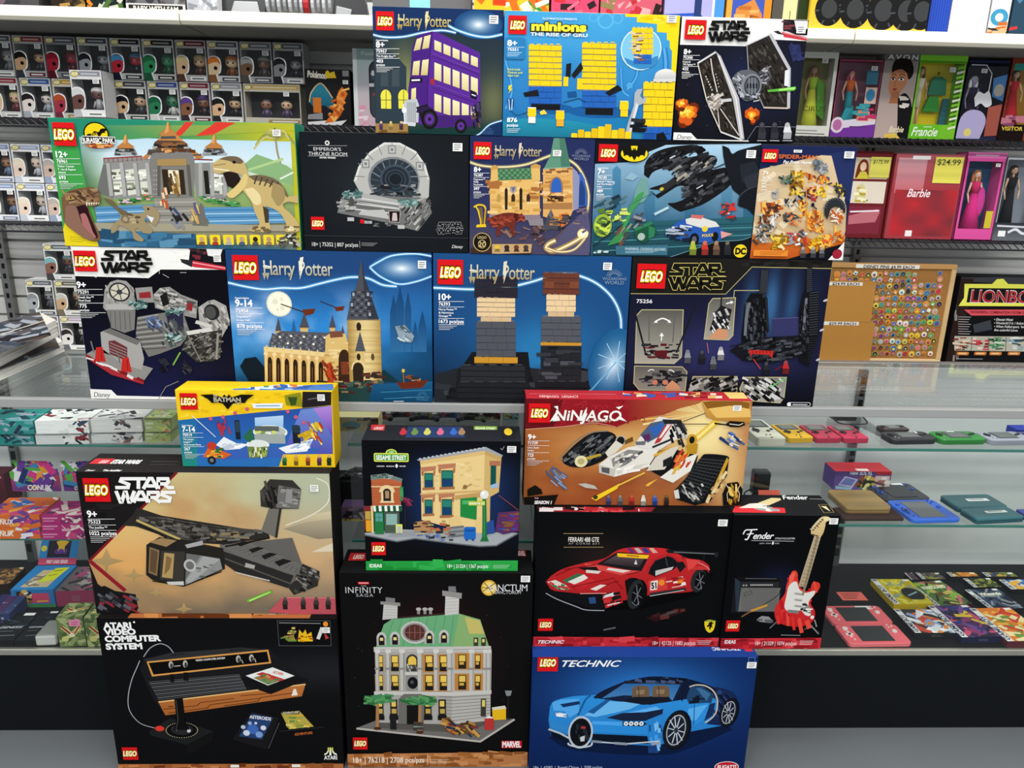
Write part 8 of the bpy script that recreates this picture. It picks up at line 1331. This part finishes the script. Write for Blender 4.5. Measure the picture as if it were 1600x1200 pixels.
OR, PK = ['d96a2c','6a3a8a','e8e0e8','3a6ab0','e8a040','c83a7a'],['b02a72','d8a8b8','6a2a5a','e8d8d0','c8487a']
for k, w in enumerate(('lower','upper')):
    z0 = ZL2+.0003+k*.034; dz = (1-k)*18.5
    stackbox('orange and purple trading card box, %s of the two on the lower shelf' % w, (-24,806+dz),(61,805+dz),(4,778+dz*.9), z0,.0335, OR, 'CONUX','card_box',30, k+2,'f4ece0')
for k, w in enumerate(('lowest','middle','topmost')):
    stackbox('pink trading card box, %s of the three on the lower shelf' % w, (64,806+(2-k)*12.5),(138,805+(2-k)*12.5),(88,783+(2-k)*11.5), ZL2+.0003+k*.0228,.0222, PK, None,'card_box',24, k+3,'f0d8e0')
def header(label, pl, pr, pt, pb, y, z0, seed, txt):
    x0, x1 = at(pl, 750, y).x, at(pr, 750, y).x; z1 = zz(pt, (pl+pr)/2, y); w, h = x1-x0, z1-z0; c = (x0+x1)/2
    t = thing('card_box_header', label, 'display card',(c, y, z0),'display cards on the card boxes'); pts = [(x0, y, z0),(x1, y, z0),(x1, y, z0+h*.62)]+[(c+w*.5*math.cos(q)*.8, y, z0+h*.62+h*.38*math.sin(q)) for q in (.3,.8,1.3,1.8,2.3,2.8)]+[(x0, y, z0+h*.62)]
    MB().prism(pts, (0,.002,0),'a83a70').out('card', CARD, t); p = front(t, x0, x1, z0, z1, y); H = 100*h/w
    p.R(2, H*.42,98, H-2,'c8403c','5a3a8a'); p.E(50, H*.42,38, H*.40,'2f3f7c'); p.bits([(14, H*.1),(86, H*.1),(94, H*.8),(6, H*.8)],60,20,['e8e8f0','3f8ac0','d83a8a','5ab040','6a3a9a','e8a030','24306a'], jit=80, seed=seed); p.T(txt, 32, H*.95,11,50,'f4f0f0',.04,.2); p.out('printed_front', t)
header('large colourful burst display card standing on the orange card boxes',17,93,720,780,1.985, ZL2+.0685,3,'CONUX')
header('purple burst display card behind the pink card boxes, half hidden by the space ship set',98,150,720,790,1.985, ZL2+.0695,9,'CONUX')
t, p, H = pbox('card_box','dark burgundy card box standing against the case post','boxed set',-40,11, ZL2+.0003, zz(741,5,2.04),2.04,.06,'4a1c28', GS, py=770); p.R(0,0,100, H, '5a2030','3a1420'); p.R(20,8,92,14,'c88a94'); p.out('printed_front', t)
# ---- lower deck, by the black console set
D0 = ZD+.0002
def flatgame(label, bl, br, tl, h, top, cs, side, txt, z0=D0, spine=True, seed=1, group='boxed handheld games on the case floor'):
    t, p, f, D, H, F, w, d = slab('game_box', label, 'game box', bl, br, tl, z0, h, side, group)
    p.R(0,0,100, D, top); p.bits([(20,4),(98,4),(98, D-3),(20, D-3)],46,17, cs, jit=70, seed=seed); p.R(80,2,96,10,'e8e8e4')
    if spine: p.R(0,0,15, D, 'dcdcda'); p.T('GAME BOY',12, D*.96,11, D*.72,'26264a',.03, rot=-90); p.R(2,2,13,10,'6a6a70')
    if txt: p.T(txt, 24, D*.32,13,66,'f0ecd0',.04,.1)
    p.out('printed_top', t); f.R(0,0,100, H, side); f.R(40, H*.3,62, H*.7, mixc(side, '909090',.3)); f.out('printed_front', t); return t, p, D
flatgame('brown game box with a gold frame, at the near end of the case floor',(-26,915),(14,913),(8,888),.02,'3c2a1e',['6a4a2c','a87a44','2a1c14'],'2a1c14', None, spine=False, seed=2)
for k in range(3): stackbox('purple spined book, %s of the three below the brown game box' % ('first','second','third')[k],(-30+k*15,962-k*1),(-16+k*15,961.5-k),(-20+k*15,930-k), D0,.038,[('2c2a5a','4a2c5a','34406a')[k],'b8b0c8','6a5a8a'], None, 'book',6, k+1)
t, p, f, D, H, F, w, d = slab('card_display_box','blue trading card display box with a yellow note and an open lid','boxed set',(16,922),(83,921),(44,884), D0,.058,'2a78b8', GS, '2f86c4')
p.R(0,0,100, D, '2c80c0'); p.P([(16, D*.9),(30, D*.2),(84, D*.2),(80, D*.9)],'c8b488'); p.bits([(24, D*.4),(56, D*.4),(52, D*.85),(22, D*.85)],12,12,['d8d0c8','8a7a6a','e8e8e8'], jit=60); p.P([(46, D*.72),(56, D*.12),(88, D*.1),(80, D*.62)],'d6d82c'); p.L([(58, D*.25),(78, D*.2)],3,'5a5a18'); p.L([(56, D*.45),(74, D*.38)],3,'5a5a18'); p.out('printed_top', t)
f.R(0,0,100, H, '2a76b6'); f.R(0, H*.82,100, H, '3f8a4a'); f.R(12, H*.1,48, H*.75,'2c2230'); f.bits([(14, H*.1),(46, H*.1),(46, H*.72),(14, H*.72)],16,12,['8a5a3a','e8e0d8','1c1a22','d8b04a'], jit=60); f.R(48, H*.2,88, H*.75,'c8486a'); f.L([(58, H*.66),(84, H*.64)],4,'e8a83a'); f.out('printed_front', t)
l = MB(); Q = [F(w*.03, d+.001,.002), F(w*.97, d+.001,.002), F(w*.97, d+.055,.085), F(w*.03, d+.055,.085)]; l.prism(Q, (0,.001,.002),'2c80c0'); l.out('lid', CARD, t)
q = Art(Q[3], Q[2]-Q[3], Q[0]-Q[3],(Q[1]-Q[0]).length, (Q[3]-Q[0]).length, (Q[1]-Q[0]).length/100, lift=.0006); E = 100*q.h/q.w; q.R(20,0,80, E*.78,'221a2c'); q.P([(40, E*.3),(52, E*.25),(56, E*.05),(62, E*.25),(74, E*.3),(64, E*.45),(66, E*.62),(56, E*.5),(46, E*.62),(48, E*.45)],'e0b030'); q.T('GBO',40, E*.66,12,32,'6a3aa0',.04); q.R(0, E*.8,100, E, 'c8486a'); q.T('FIRST CARD SERIES!',22, E*.95,8,56,'f0dce0',.03); q.E(10, E*.5,8, None, 'd8c84a'); q.out('printed_lid', t)
flatgame('grey and pink card box beside the blue display box',(86,924),(146,922),(116,886),.05,'6a6064',['8a5a6a','4a4a4c','a8a09a','2c2a2c','b8487a'],'9a3a5c', None, spine=False, seed=6)
for k, (a1, b1, c1) in enumerate((((84,969),(126,967),(92,946)),((130,967),(173,965),(141,944)))):
    t, p, f, D, H, F, w, d = slab('card_pack_box',('camouflage green box with red crossed emblem and a pink price note','camouflage green box with red crossed emblem, next to the console set')[k],'boxed set', a1, b1, c1, D0,.088,'5d7040','camouflage green boxes')
    for q, hh, s in ((p, D, .5),(f, H, 1)):
        q.R(0,0,100, hh, '6a7c48'); q.bits([(2,2),(98,2),(98, hh-2),(2, hh-2)],40,22,['4c6034','8a9860','56683c','a8b078'], jit=80, seed=k+3); y = hh*.5
        q.L([(18, y-26*s),(48, y+10*s),(88, y-20*s)],15,'e0d890'); q.L([(18, y-26*s),(48, y+10*s),(88, y-20*s)],8,'9a2c20'); q.L([(88, y-32*s),(56, y+16*s),(16, y+26*s)],12,'e0d890'); q.L([(88, y-32*s),(56, y+16*s)],6,'a8361f'); q.E(52, y+12*s, 9,9*s, 'e8e0c0'); q.E(24, y+30*s, 13,11*s, 'cfc878')
    p.out('printed_top', t); f.out('printed_front', t)
    if k == 0: f2 = Art(f.o, f.u, f.v, f.w, f.h, f.unit, .002); f2.R(48,8,90,38,'ec8fb2'); f2.L([(56,20),(82,20)],4,'c05a84'); f2.L([(56,29),(76,29)],4,'c05a84'); f2.out('price_note', t)
for k, (a1, b1, c1) in enumerate((((-32,1007),(15,1006),(2,962)),((17,1007),(50,1006),(46,960)))):
    t, p, f, D, H, F, w, d = slab('console_box',('flat black console box with a white tag, at the end of the case floor','flat black console box beside the clear plastic case')[k],'console box', a1, b1, c1, D0,.018,'15181c','flat black console boxes')
    p.R(0,0,100, D, '171b20'); p.bits([(5,5),(90,5),(90, D*.5),(5, D*.5)],12,16,['22303a','1c2228','2c3a44'], seed=k+1); p.T('GENESIS',12, D*.58,12,78,'c8ccd4',.02,.3); p.L([(20, D*.68),(70, D*.68)],2,'8a8e94'); p.L([(30, D*.84),(88, D*.82)],2,'a8acb0'); p.R(52,6,90,22,'ececea'); p.out('printed_top', t); f.R(0,0,100, H, '101216'); f.out('printed_front', t)
slab('plastic_case','clear grey plastic case lying beside the camouflage boxes','plastic case',(53,994),(86,993),(76,968), D0,.032,'c9c8c4', None, '8e8e8b',.006, PLASTIC)
# ---- handheld consoles
def handheld(name, label, bl, br, tl, z0, h, col, kind, grp='old handheld consoles on the upper glass shelf'):
    t, p, f, D, H, F, w, d = slab(name, label, 'handheld console', bl, br, tl, z0, h, col, grp, build=False)
    wide = kind in ('wide','clam'); r = min(w, d)*(.28 if kind == 'wide' else .09); o = rrect(0, w, 0, d, r, 5)
    bo = MB().prism([F(x, y) for x, y in o],(0,0,-h), col, mixc(col, '000000',.12)).out('body', PLASTIC, t, .003)
    s = MB(); b = MB(); dk = '1c1d20'
    def bx(m, x0, x1, y0, y1, hh, c): m.prism([F(w*x0, d*y0, hh), F(w*x1, d*y0, hh), F(w*x1, d*y1, hh), F(w*x0, d*y1, hh)],(0,0,-hh-.0004), c)
    def bt(x, y, rr, c): q = F(w*x, d*y); b.tube(q, q+Vector((0,0,.0022)), w*rr, w*rr*.9, c, 10)
    if kind == 'tall':
        bx(s, .12,.88,.56,.92,.0008,'4a4d50'); bx(s, .22,.78,.60,.88,.0012,'767c74'); bx(b, .12,.36,.36,.44,.0025, dk); bx(b, .2,.28,.29,.51,.0025, dk); bt(.66,.36,.065, dk); bt(.84,.44,.065, dk); bt(.42,.16,.03,'6a6a6a'); bt(.56,.16,.03,'6a6a6a'); bt(.5,.03,.03,'26262a')
    elif kind == 'wide':
        bx(s, .27,.73,.2,.86,.0008,'4a4d50'); bx(s, .32,.68,.28,.8,.0012,'6d726f'); bx(b, .08,.2,.52,.62,.0025, dk); bx(b, .12,.16,.42,.74,.0025, dk); bt(.8,.55,.04, dk); bt(.89,.65,.04, dk); bt(.14,.25,.018,'8a8a8a'); bt(.2,.18,.018,'8a8a8a')
    s.out('screen', PLASTIC, bo); b.out('buttons', PLASTIC, bo)
    return t, p, D, F, w, d
z = ZS1+.0004
handheld('handheld_console','white handheld game console at the near end of the upper glass shelf',(1185,685),(1229,684.5),(1172,655), z, .024,'e6e4cf','tall')
handheld('handheld_console','yellow handheld game console between the white and the red ones',(1233,684),(1272,683),(1220,662.5), z, .017,'efb91c','tall')
handheld('handheld_console','crimson handheld game console next to the yellow one',(1276,684),(1316,683.5),(1257,663.5), z, .017,'c3284a','tall')
handheld('handheld_console','crimson handheld game console nearest the black adapter',(1319,684),(1359,684),(1301,664.5), z, .017,'cb2a50','tall')
handheld('handheld_console','dark brown handheld game console behind the black one',(1381,672),(1424,671),(1367,664), z, .014,'3a2a28','wide')
t, p, D, F, w, d = handheld('handheld_console','black rounded handheld game console on the upper glass shelf',(1394,687),(1467,686),(1386,674), z, .016,'26282c','wide'); p.R(62,4,78,14,'f0f0ee'); p.out('price_sticker', t)
t, p, D, F, w, d = handheld('handheld_console','clear green rounded handheld game console on the upper glass shelf',(1471,687),(1545,686.5),(1463,673.5), z, .016,'2c8a34','wide'); p.R(42,2,58,10,'f0f0ee'); p.out('price_sticker', t)
handheld('handheld_console','clear violet grey handheld game console at the far end of the upper glass shelf',(1549,688),(1618,687),(1541,674), z, .016,'a3a6b4','wide')
stackbox('small dark blue box at the far end of the upper glass shelf',(1590,672),(1640,672),(1585,664), z, .022,['2a3a9a','3a4ab0'], None, 'accessory_box',3, group=None)
def adapter(label, px, py, y, z0, w, d, h, cable, seed):
    c = at(px, py, y); t = thing('power_adapter', label, 'power adapter',(c.x, y, z0)); MB().box(c.x-w/2, c.x+w/2, y, y+d, z0, z0+h, '17181a').out('housing', PLASTIC, t, .006, seg=3)
    MB().wire([tuple(v) for v in [Vector((c.x+q[0], y+q[1], z0+q[2])) for q in curve3(cable)]],.0022,'141416').out('cable', PLASTIC, t, smooth=True)
def curve3(P, n=5):
    xy = curve([(p[0], p[1]) for p in P], n); xz = curve([(p[0], p[2]) for p in P], n); return [(a[0], a[1], b[1]) for a, b in zip(xy, xz)]
adapter('black power adapter with a coiled cable behind the crimson consoles',1320,664,2.06, z, .07,.05,.032,[(0,-.005,.034),(.03,-.02,.028),(.05,-.03,.006),(.02,-.035,.004),(-.03,-.03,.004),(-.045,-.01,.02),(-.02,-.012,.036)],1)
adapter('small black power adapter beside the white console',1170,690,1.90, z, .02,.03,.022,[(0,.01,.02),(-.02,.02,.004),(-.05,.03,.003)],2)
z = ZS2+.0004
adapter('upright black power adapter on the lower glass shelf',1193,740,2.02, z, .05,.035,.075,[(-.022,-.002,.02),(-.04,-.02,.004),(-.055,-.01,.012),(-.03,.004,.02)],3)
def note(label, bl, br, tl, z0, col, lines=3):
    t, p, f, D, H, F, w, d = slab('price_note', label, 'note', bl, br, tl, z0,.0006, col, 'coral price notes'); [p.L([(12, D*(.25+.25*i)),(82-10*i, D*(.25+.25*i))],5, mixc(col, '401010',.6)) for i in range(lines)]; p.out('handwriting', t); return t, p, D
c0 = at(1187,757,1.985); c1 = at(1222,746,1.985); o = MB(); o.prism([(c0.x, 1.975, z+.001),(c1.x, 1.975, z+.001),(c1.x, 1.99, z+.032),(c0.x, 1.99, z+.032)],(0,.0008,0),'ee6f5c'); t = tag(o.out('price_note', MATTE),'coral price note leaning by the upright power adapter','note','coral price notes')
t, p, H = pbox('console_box','red topped purple console box behind the gold folding console','console box',1303,1392, z, zz(737,1350,2.07),2.07,.075,'5a3f86', None, py=750)
p.R(0,0,100, H, '54407e','6a4f96'); p.P([(8, H*.75),(18, H*.25),(42, H*.42),(34, H*.9)],'b8b4d0'); p.P([(11, H*.7),(20, H*.33),(38, H*.45),(32, H*.78)],'6f78b4'); p.P([(4, H*.78),(34, H*.9),(32, H),(4, H*.95)],'9ac0d8'); p.bits([(46, H*.4),(70, H*.3),(74, H*.9),(48, H*.9)],30,10,['4a8a3a','c8a040','8a4a2a','2a2a1c','d8d890'], jit=80, seed=3); p.R(72,0,100, H*.16,'c82830'); p.R(72, H*.22,98, H, 'd8b8b4'); p.bits([(74, H*.3),(98, H*.3),(98, H*.9),(74, H*.9)],10,9,['e8e0d8','a86a5a','6a4a4a'], jit=20); p.T('New 3DS XL',26, H*.17,7,40,'f0ecf4',.02,.1); p.out('printed_front', t)
q = Art((p.o.x, 2.145, p.o.z),(1,0,0),(0,-1,0), p.w, .075, p.unit); q.R(0,0,100,200,'c2303a'); q.R(40,30,62,40,'f0d8d8'); q.out('printed_top', t)
slab('leather_pouch','dark brown leather pouch under the gold folding console','pouch',(1318,809),(1414,809),(1312,792), z, .012,'3d2a24', None, '46302a',.005, MATTE)
def clam(label, bl, br, tl, z0, h, col, grp='folding handheld consoles on the lower glass shelf', tags=1, mid=None):
    t, p, f, D, H, F, w, d = slab('folding_console', label, 'handheld console', bl, br, tl, z0, h, col, grp, build=False); o = rrect(0, w, 0, d, min(w, d)*.12,4); hl = h*.48
    MB().prism([F(x, y) for x, y in o],(0,0,-hl), col, mixc(col, 'ffffff',.12)).out('lid', PLASTIC, t, .002); MB().prism([F(x, y, -hl-.001) for x, y in o],(0,0,-hl), mixc(col, '000000',.15)).out('base', PLASTIC, t, .002)
    if tags: p.R(38, D*.35,82, D*.55,'f0f0ee'); p.L([(44, D*.42),(74, D*.42)],3,'8a8a8a'); p.out('price_sticker', t)
clam('gold folding handheld console lying on the brown pouch',(1322,793),(1395,793),(1304,765), z+.0125,.019,'a98648', tags=0)
clam('dark teal folding handheld console at the back of the lower glass shelf',(1498,793),(1576,791),(1486,773), z, .017,'1d5a62')
clam('dark teal folding handheld console in front of the other teal one',(1527,811),(1602,807),(1509,794), z, .017,'1f6670')
clam('dark blue folding handheld console at the far end of the lower glass shelf',(1607,808),(1640,808),(1596,795), z, .017,'2a3a9a', tags=0)
def openclam(label, b0, b1, b2, l0, l1, l2, z0, h, cb, cl, grp):
    t, p, f, D, H, F, w, d = slab('folding_console', label, 'handheld console', b0, b1, b2, z0, h, cb, grp, build=False)
    A, B, E = atz(*l0, z0+h), atz(*l1, z0+h), atz(*l2, z0+h); d2 = abs((E-A).dot((F(0,1)-F(0,0)))); G = lambda x, y, q=0: F(x, y+d+.003, q)
    for nm, fn, dd, c in (('base', F, d, cb),('lid', G, d2, cl)):
        po = MB().prism([fn(x, y) for x, y in rrect(0, w, 0, dd, dd*.13,4)],(0,0,-h), c, mixc(c, 'ffffff',.08)).out(nm, PLASTIC, t, .002)
        s = MB(); s.prism([fn(w*x, dd*y, .0012) for x, y in ((.24,.12),(.76,.12),(.76,.88),(.24,.88))],(0,0,-.0014),'1d1f23' if cb != '1f62d8' or nm == 'lid' else '6d6f72'); s.out('screen', PLASTIC, po)
        b = MB()
        for x, y, rr, c2 in ((.12,.75,.045,'e8e0d8'),(.88,.6,.04,'e8e0d8'),(.84,.8,.014,'f0d8d4'),(.9,.86,.014,'f0d8d4'),(.84,.92,.014,'f0d8d4'),(.14,.2,.014,'f0d8d4')): v = fn(w*x, dd*y); b.tube(v, v+Vector((0,0,.003)), w*rr, w*rr*.9, c2 if cb != '1f62d8' else mixc(cb, '000000',.2),10)
        for x0, x1, y0, y1 in ((.06,.18,.42,.5),(.1,.14,.32,.6)): b.prism([fn(w*x0, dd*y0,.0025), fn(w*x1, dd*y0,.0025), fn(w*x1, dd*y1,.0025), fn(w*x0, dd*y1,.0025)],(0,0,-.0029),'f0d4d0' if cb != '1f62d8' else mixc(cb, '000000',.2))
        b.out('buttons', PLASTIC, po)
    q = Art(G(0, d2), F(1,0)-F(0,0), F(0,0)-F(0,1), w, d2, w/100,.001); q.R(58,2,82,12,'f0f0ee'); q.out('price_sticker', t)
openclam('blue and black handheld console lying open beside the gold one',(1426,813),(1504,811),(1402,781),(1402,780),(1466,780),(1388,755), z, .011,'1f62d8','26282e','folding handheld consoles on the lower glass shelf')
openclam('coral pink handheld console with two screens lying open on the case floor',(1330,1010),(1430,1009),(1306,979),(1306,978),(1412,977),(1290,950), D0,.012,'e8636a','e8636a', None)
note('coral price note lying on the case floor behind the coral console',(1317,938),(1357,938),(1311,925), D0,'ef7264')
G5 = 'boxed handheld games on the case floor'
flatgame('yellow game box with a dark round window on the case floor',(1397,944),(1460,944),(1373,905),.02,'c8b41c',['d8c83a','b8a010','8a9a8a','e0d860'],'c9ac10', None)[1]
t = [o for o in COL.objects if o.get('label') == 'yellow game box with a dark round window on the case floor'][0]
A, B = atz(1397,944, D0+.02), atz(1460,944, D0+.02); q = Art((A.x, atz(1373,905, D0+.02).y, D0+.02),(1,0,0),(0,-1,0), B.x-A.x, .12,(B.x-A.x)/100,.0022); q.E(70,72,27,30,'8a7a10'); q.E(70,72,25,28,'1c2228'); q.L([(54,80),(86,62)],5,'8aa0a8'); q.out('round_window', t)
WA = ['8ab048','6a4a2a','c8b060','4a6a3a','c86a7a','3a2a2a']
flatgame('green and brown platform game box beside the yellow game box',(1462,948),(1519,943),(1441,909),.018,'5a7a3c', WA, '2a2a2c','WARIOLAND', seed=2)
flatgame('orange and white racing game box nearest the coral console',(1430,989),(1496,989),(1397,952),.018,'3a3430',['e08a3a','d8dce4','8aa0c8','c84a3a','f0f0f0'],'1c1e22', None, seed=3)
flatgame('purple card duel game box on the case floor',(1503,996),(1570,994),(1474,946),.02,'4a2c5a',['d8b838','8a3a6a','2c3a7a','c8506a','6a4a8a','2a2230'],'1c2444', None, seed=4)
flatgame('orange topped game box at the edge of the view on the case floor',(1581,1008),(1650,1006),(1550,955),.02,'d8782c',['e8a83a','c83a2c','e8d8a0','6a8a3a'],'5a2430', None, seed=5)
flatgame('dark navy wizard game box on the case floor',(1548,953),(1600,950),(1526,921),.018,'1c2436',['2c3c5c','8a9098','10141c','4a5a74'],'14161c','Wizards', seed=6)
flatgame('black and green game box behind the wizard game box',(1522,918),(1565,917),(1507,904),.018,'20281c',['3a4a2a','10140e','8a8a3a'],'14161a', None, seed=7)
flatgame('blue and orange fantasy game box at the edge of the view',(1580,921),(1640,920),(1568,906),.018,'2c4a8a',['e0a83a','3a6ab0','d8d0c0'],'14161a', None, seed=8)
for k, (a1, b1, c1, lb, cc) in enumerate((((1424,906),(1437,906),(1412,895),'narrow plum game box in the back row on the case floor',['4a3a4c','8a6a5a','2c2a30']),((1441,905),(1478,905),(1430,895),'brown and olive game box in the back row on the case floor',['6a5a4a','8a8a3a','3a3a44']),((1486,901),(1530,901),(1476,894.5),'orange and yellow game box in the back row on the case floor',['c8782c','e0c050','6a4a3a']),((1542,901),(1590,901),(1537,894.5),'gold and navy game box in the back row on the case floor',['b8982c','2c3a5a','6a7a3a']))):
    flatgame(lb, a1, b1, c1,.018, cc[0], cc, '1c1c20', None, seed=9+k)
# ---- middle of the case, between the toy sets
def pad(label, c, s=1.0):
    t = thing('game_controller', label, 'game controller', tuple(c),'black game controllers in the case'); x, y, z = c
    o = [(-.055,0),(-.07,-.035),(-.055,-.05),(-.032,-.022),(.032,-.022),(.055,-.05),(.07,-.035),(.055,0),(.03,.022),(-.03,.022)]; o = curve(o+[o[0]],3)[:-1]
    MB().prism([(x+a*s, y+b*s, z+.024*s) for a, b in o],(0,0,-.022*s),'202124','17181a').out('body', PLASTIC, t, .004); b = MB()
    for dx, dy in ((-.024,-.012),(.024,-.012)): b.tube((x+dx*s, y+dy*s, z+.023*s),(x+dx*s, y+dy*s, z+.036*s),.009*s, .011*s, '2c2d30',10)
    b.out('sticks', PLASTIC, t); b = MB(); [b.tube((x+(.045+a)*s, y+(.005+c2)*s, z+.023*s),(x+(.045+a)*s, y+(.005+c2)*s, z+.028*s),.004*s, .004*s, 'c8c8cc',8) for a, c2 in ((0,.008),(0,-.008),(.008,0),(-.008,0))]; b.out('buttons', PLASTIC, t)
for k in range(5): c = at(592+k*36,668,2.04); pad('black game controller, %s along behind the tan house set' % ORD[k],(c.x, 2.04+(k % 2)*.02, ZS1+.0004),.62)
t, p, H = pbox('board_game_box','cream game box with a round blue picture beside the yellow party set','boxed set',524,592, ZS1-.0+.0004, zz(652,560,1.93),1.93,.08,'d8cf9a', None, py=670)
p.R(0,0,100, H, 'dcd49c'); p.R(0,0,100, H*.2,'e8e4cc'); p.E(36, H*.6,26, H*.34,'e8e0b8'); p.E(36, H*.6,22, H*.3,'6ab0c0'); p.E(36, H*.75,12, H*.1,'8a5a3a'); p.E(92, H*.55,18, H*.3,'8a7a60'); p.bits([(50,2),(98,2),(98, H*.2),(50, H*.2)],8,8,['6a5a4a','3a3a3a','c8a870']); p.out('printed_front', t)
for k, (px, w, cc, lb) in enumerate(((735,.05,'d8d4c8','cream accessory box behind the tan house set'),(768,.05,'8a2434','crimson accessory box behind the tan house set'),(798,.045,'7ab0b0','pale teal accessory box behind the ninja vehicle set'))):
    c = at(px, 660,2.06); t = thing('accessory_box', lb, 'boxed set',(c.x, 2.06, ZS1+.0004)); MB().box(c.x-w/2, c.x+w/2,2.04,2.09, ZS1+.0004, ZS1+.05, cc).out('carton', CARD, t, .002); p = Art((c.x-w/2,2.04, ZS1+.05),(1,0,0),(0,0,-1), w, .0496, w/100); p.bits('8,10 92,10 92,90 8,90',14,26,[mixc(cc, '000000',.5), mixc(cc, 'ffffff',.4),'3a3a3e'], jit=40, seed=k); p.out('printed_front', t)
t, p, H = pbox('card_pack_box','purple picture box with a yellow foot, in the gap beside the tan house set','boxed set',534,585, ZL2+.0004, zz(792,555,1.95),1.95,.05,'5c4468', None, py=820)
p.R(0,0,100, H, '8a6a80','5a4870'); p.R(0, H*.86,100, H, 'd8c030'); p.bits([(10, H*.3),(70, H*.3),(70, H*.75),(10, H*.75)],22,14,['2c2430','d8c8d0','4a3a54','a88a9a'], jit=80, seed=2); p.out('printed_front', t)
c = at(556,780,2.06); o = MB().box(c.x-.06, c.x+.06,2.03,2.12, ZL2+.0004, ZL2+.085,'1c1d20'); tag(o.out('storage_box', CARD),'plain black box under the two controllers in the middle of the case','box')
for k in range(2): pad('black game controller %s on the plain black box' % ('in front','behind')[k],(c.x-.01+.02*k, 2.055+k*.045, ZL2+.0856),.55)
# ------------------------------------------------------------------ comics stacked on the glass top
def comics(label, pts, z0, h, layers, seed):
    P = [atz(x, y, z0+h) for x, y in pts]; c = sum(P, Vector())/4; t = thing('comic_stack', label, 'comics',(c.x, c.y, z0),'comics stacked on the glass top'); R = random.Random(seed); b = MB(); n = layers; S = []
    for i in range(n):
        k = (R.uniform(-.0015,.0015), R.uniform(-.0015,.0015)); Q = [(p.x+k[0], p.y+k[1], z0+h*(i+1)/n-.0001) for p in P]; b.prism(Q, (0,0,-h/n+.0002), R.choice(['e6e2d8','f0ede4','d8d4c8']), R.choice(['f4f1ea','f6f4ee','efece4','e9e5dc'])); S = Q
    b.out('pages', CARD, t); o, r, l = Vector(S[3]), Vector(S[2])-Vector(S[3]), Vector(S[0])-Vector(S[3]); a = Art(o, r, l, r.length, l.length, r.length/100); D = 100*a.h/a.w
    a.R(0,0,100, D, '4c4e54'); a.bits([(2,2),(98,2),(98, D-2),(2, D-2)],80,18,['1c1e24','34404e','9a9ea6','54565c','2c2a2c','4a3c30'], ang=30, jit=40, seed=seed); a.L([(0, D*.5),(100, D*.42)],3,'d8d4c4'); a.out('bagged_cover', t)
comics('lower pile of white edged comics on the glass top',((-60,600),(98,533),(80,515),(-60,560)),.9655,.032,8,2)
comics('upper pile of bagged comics with dark covers on the glass top',((-60,570),(88,500),(62,487),(-60,520)),.998,.05,12,5)
for f in [v for k,v in list(globals().items()) if k.startswith('art_')]: f()
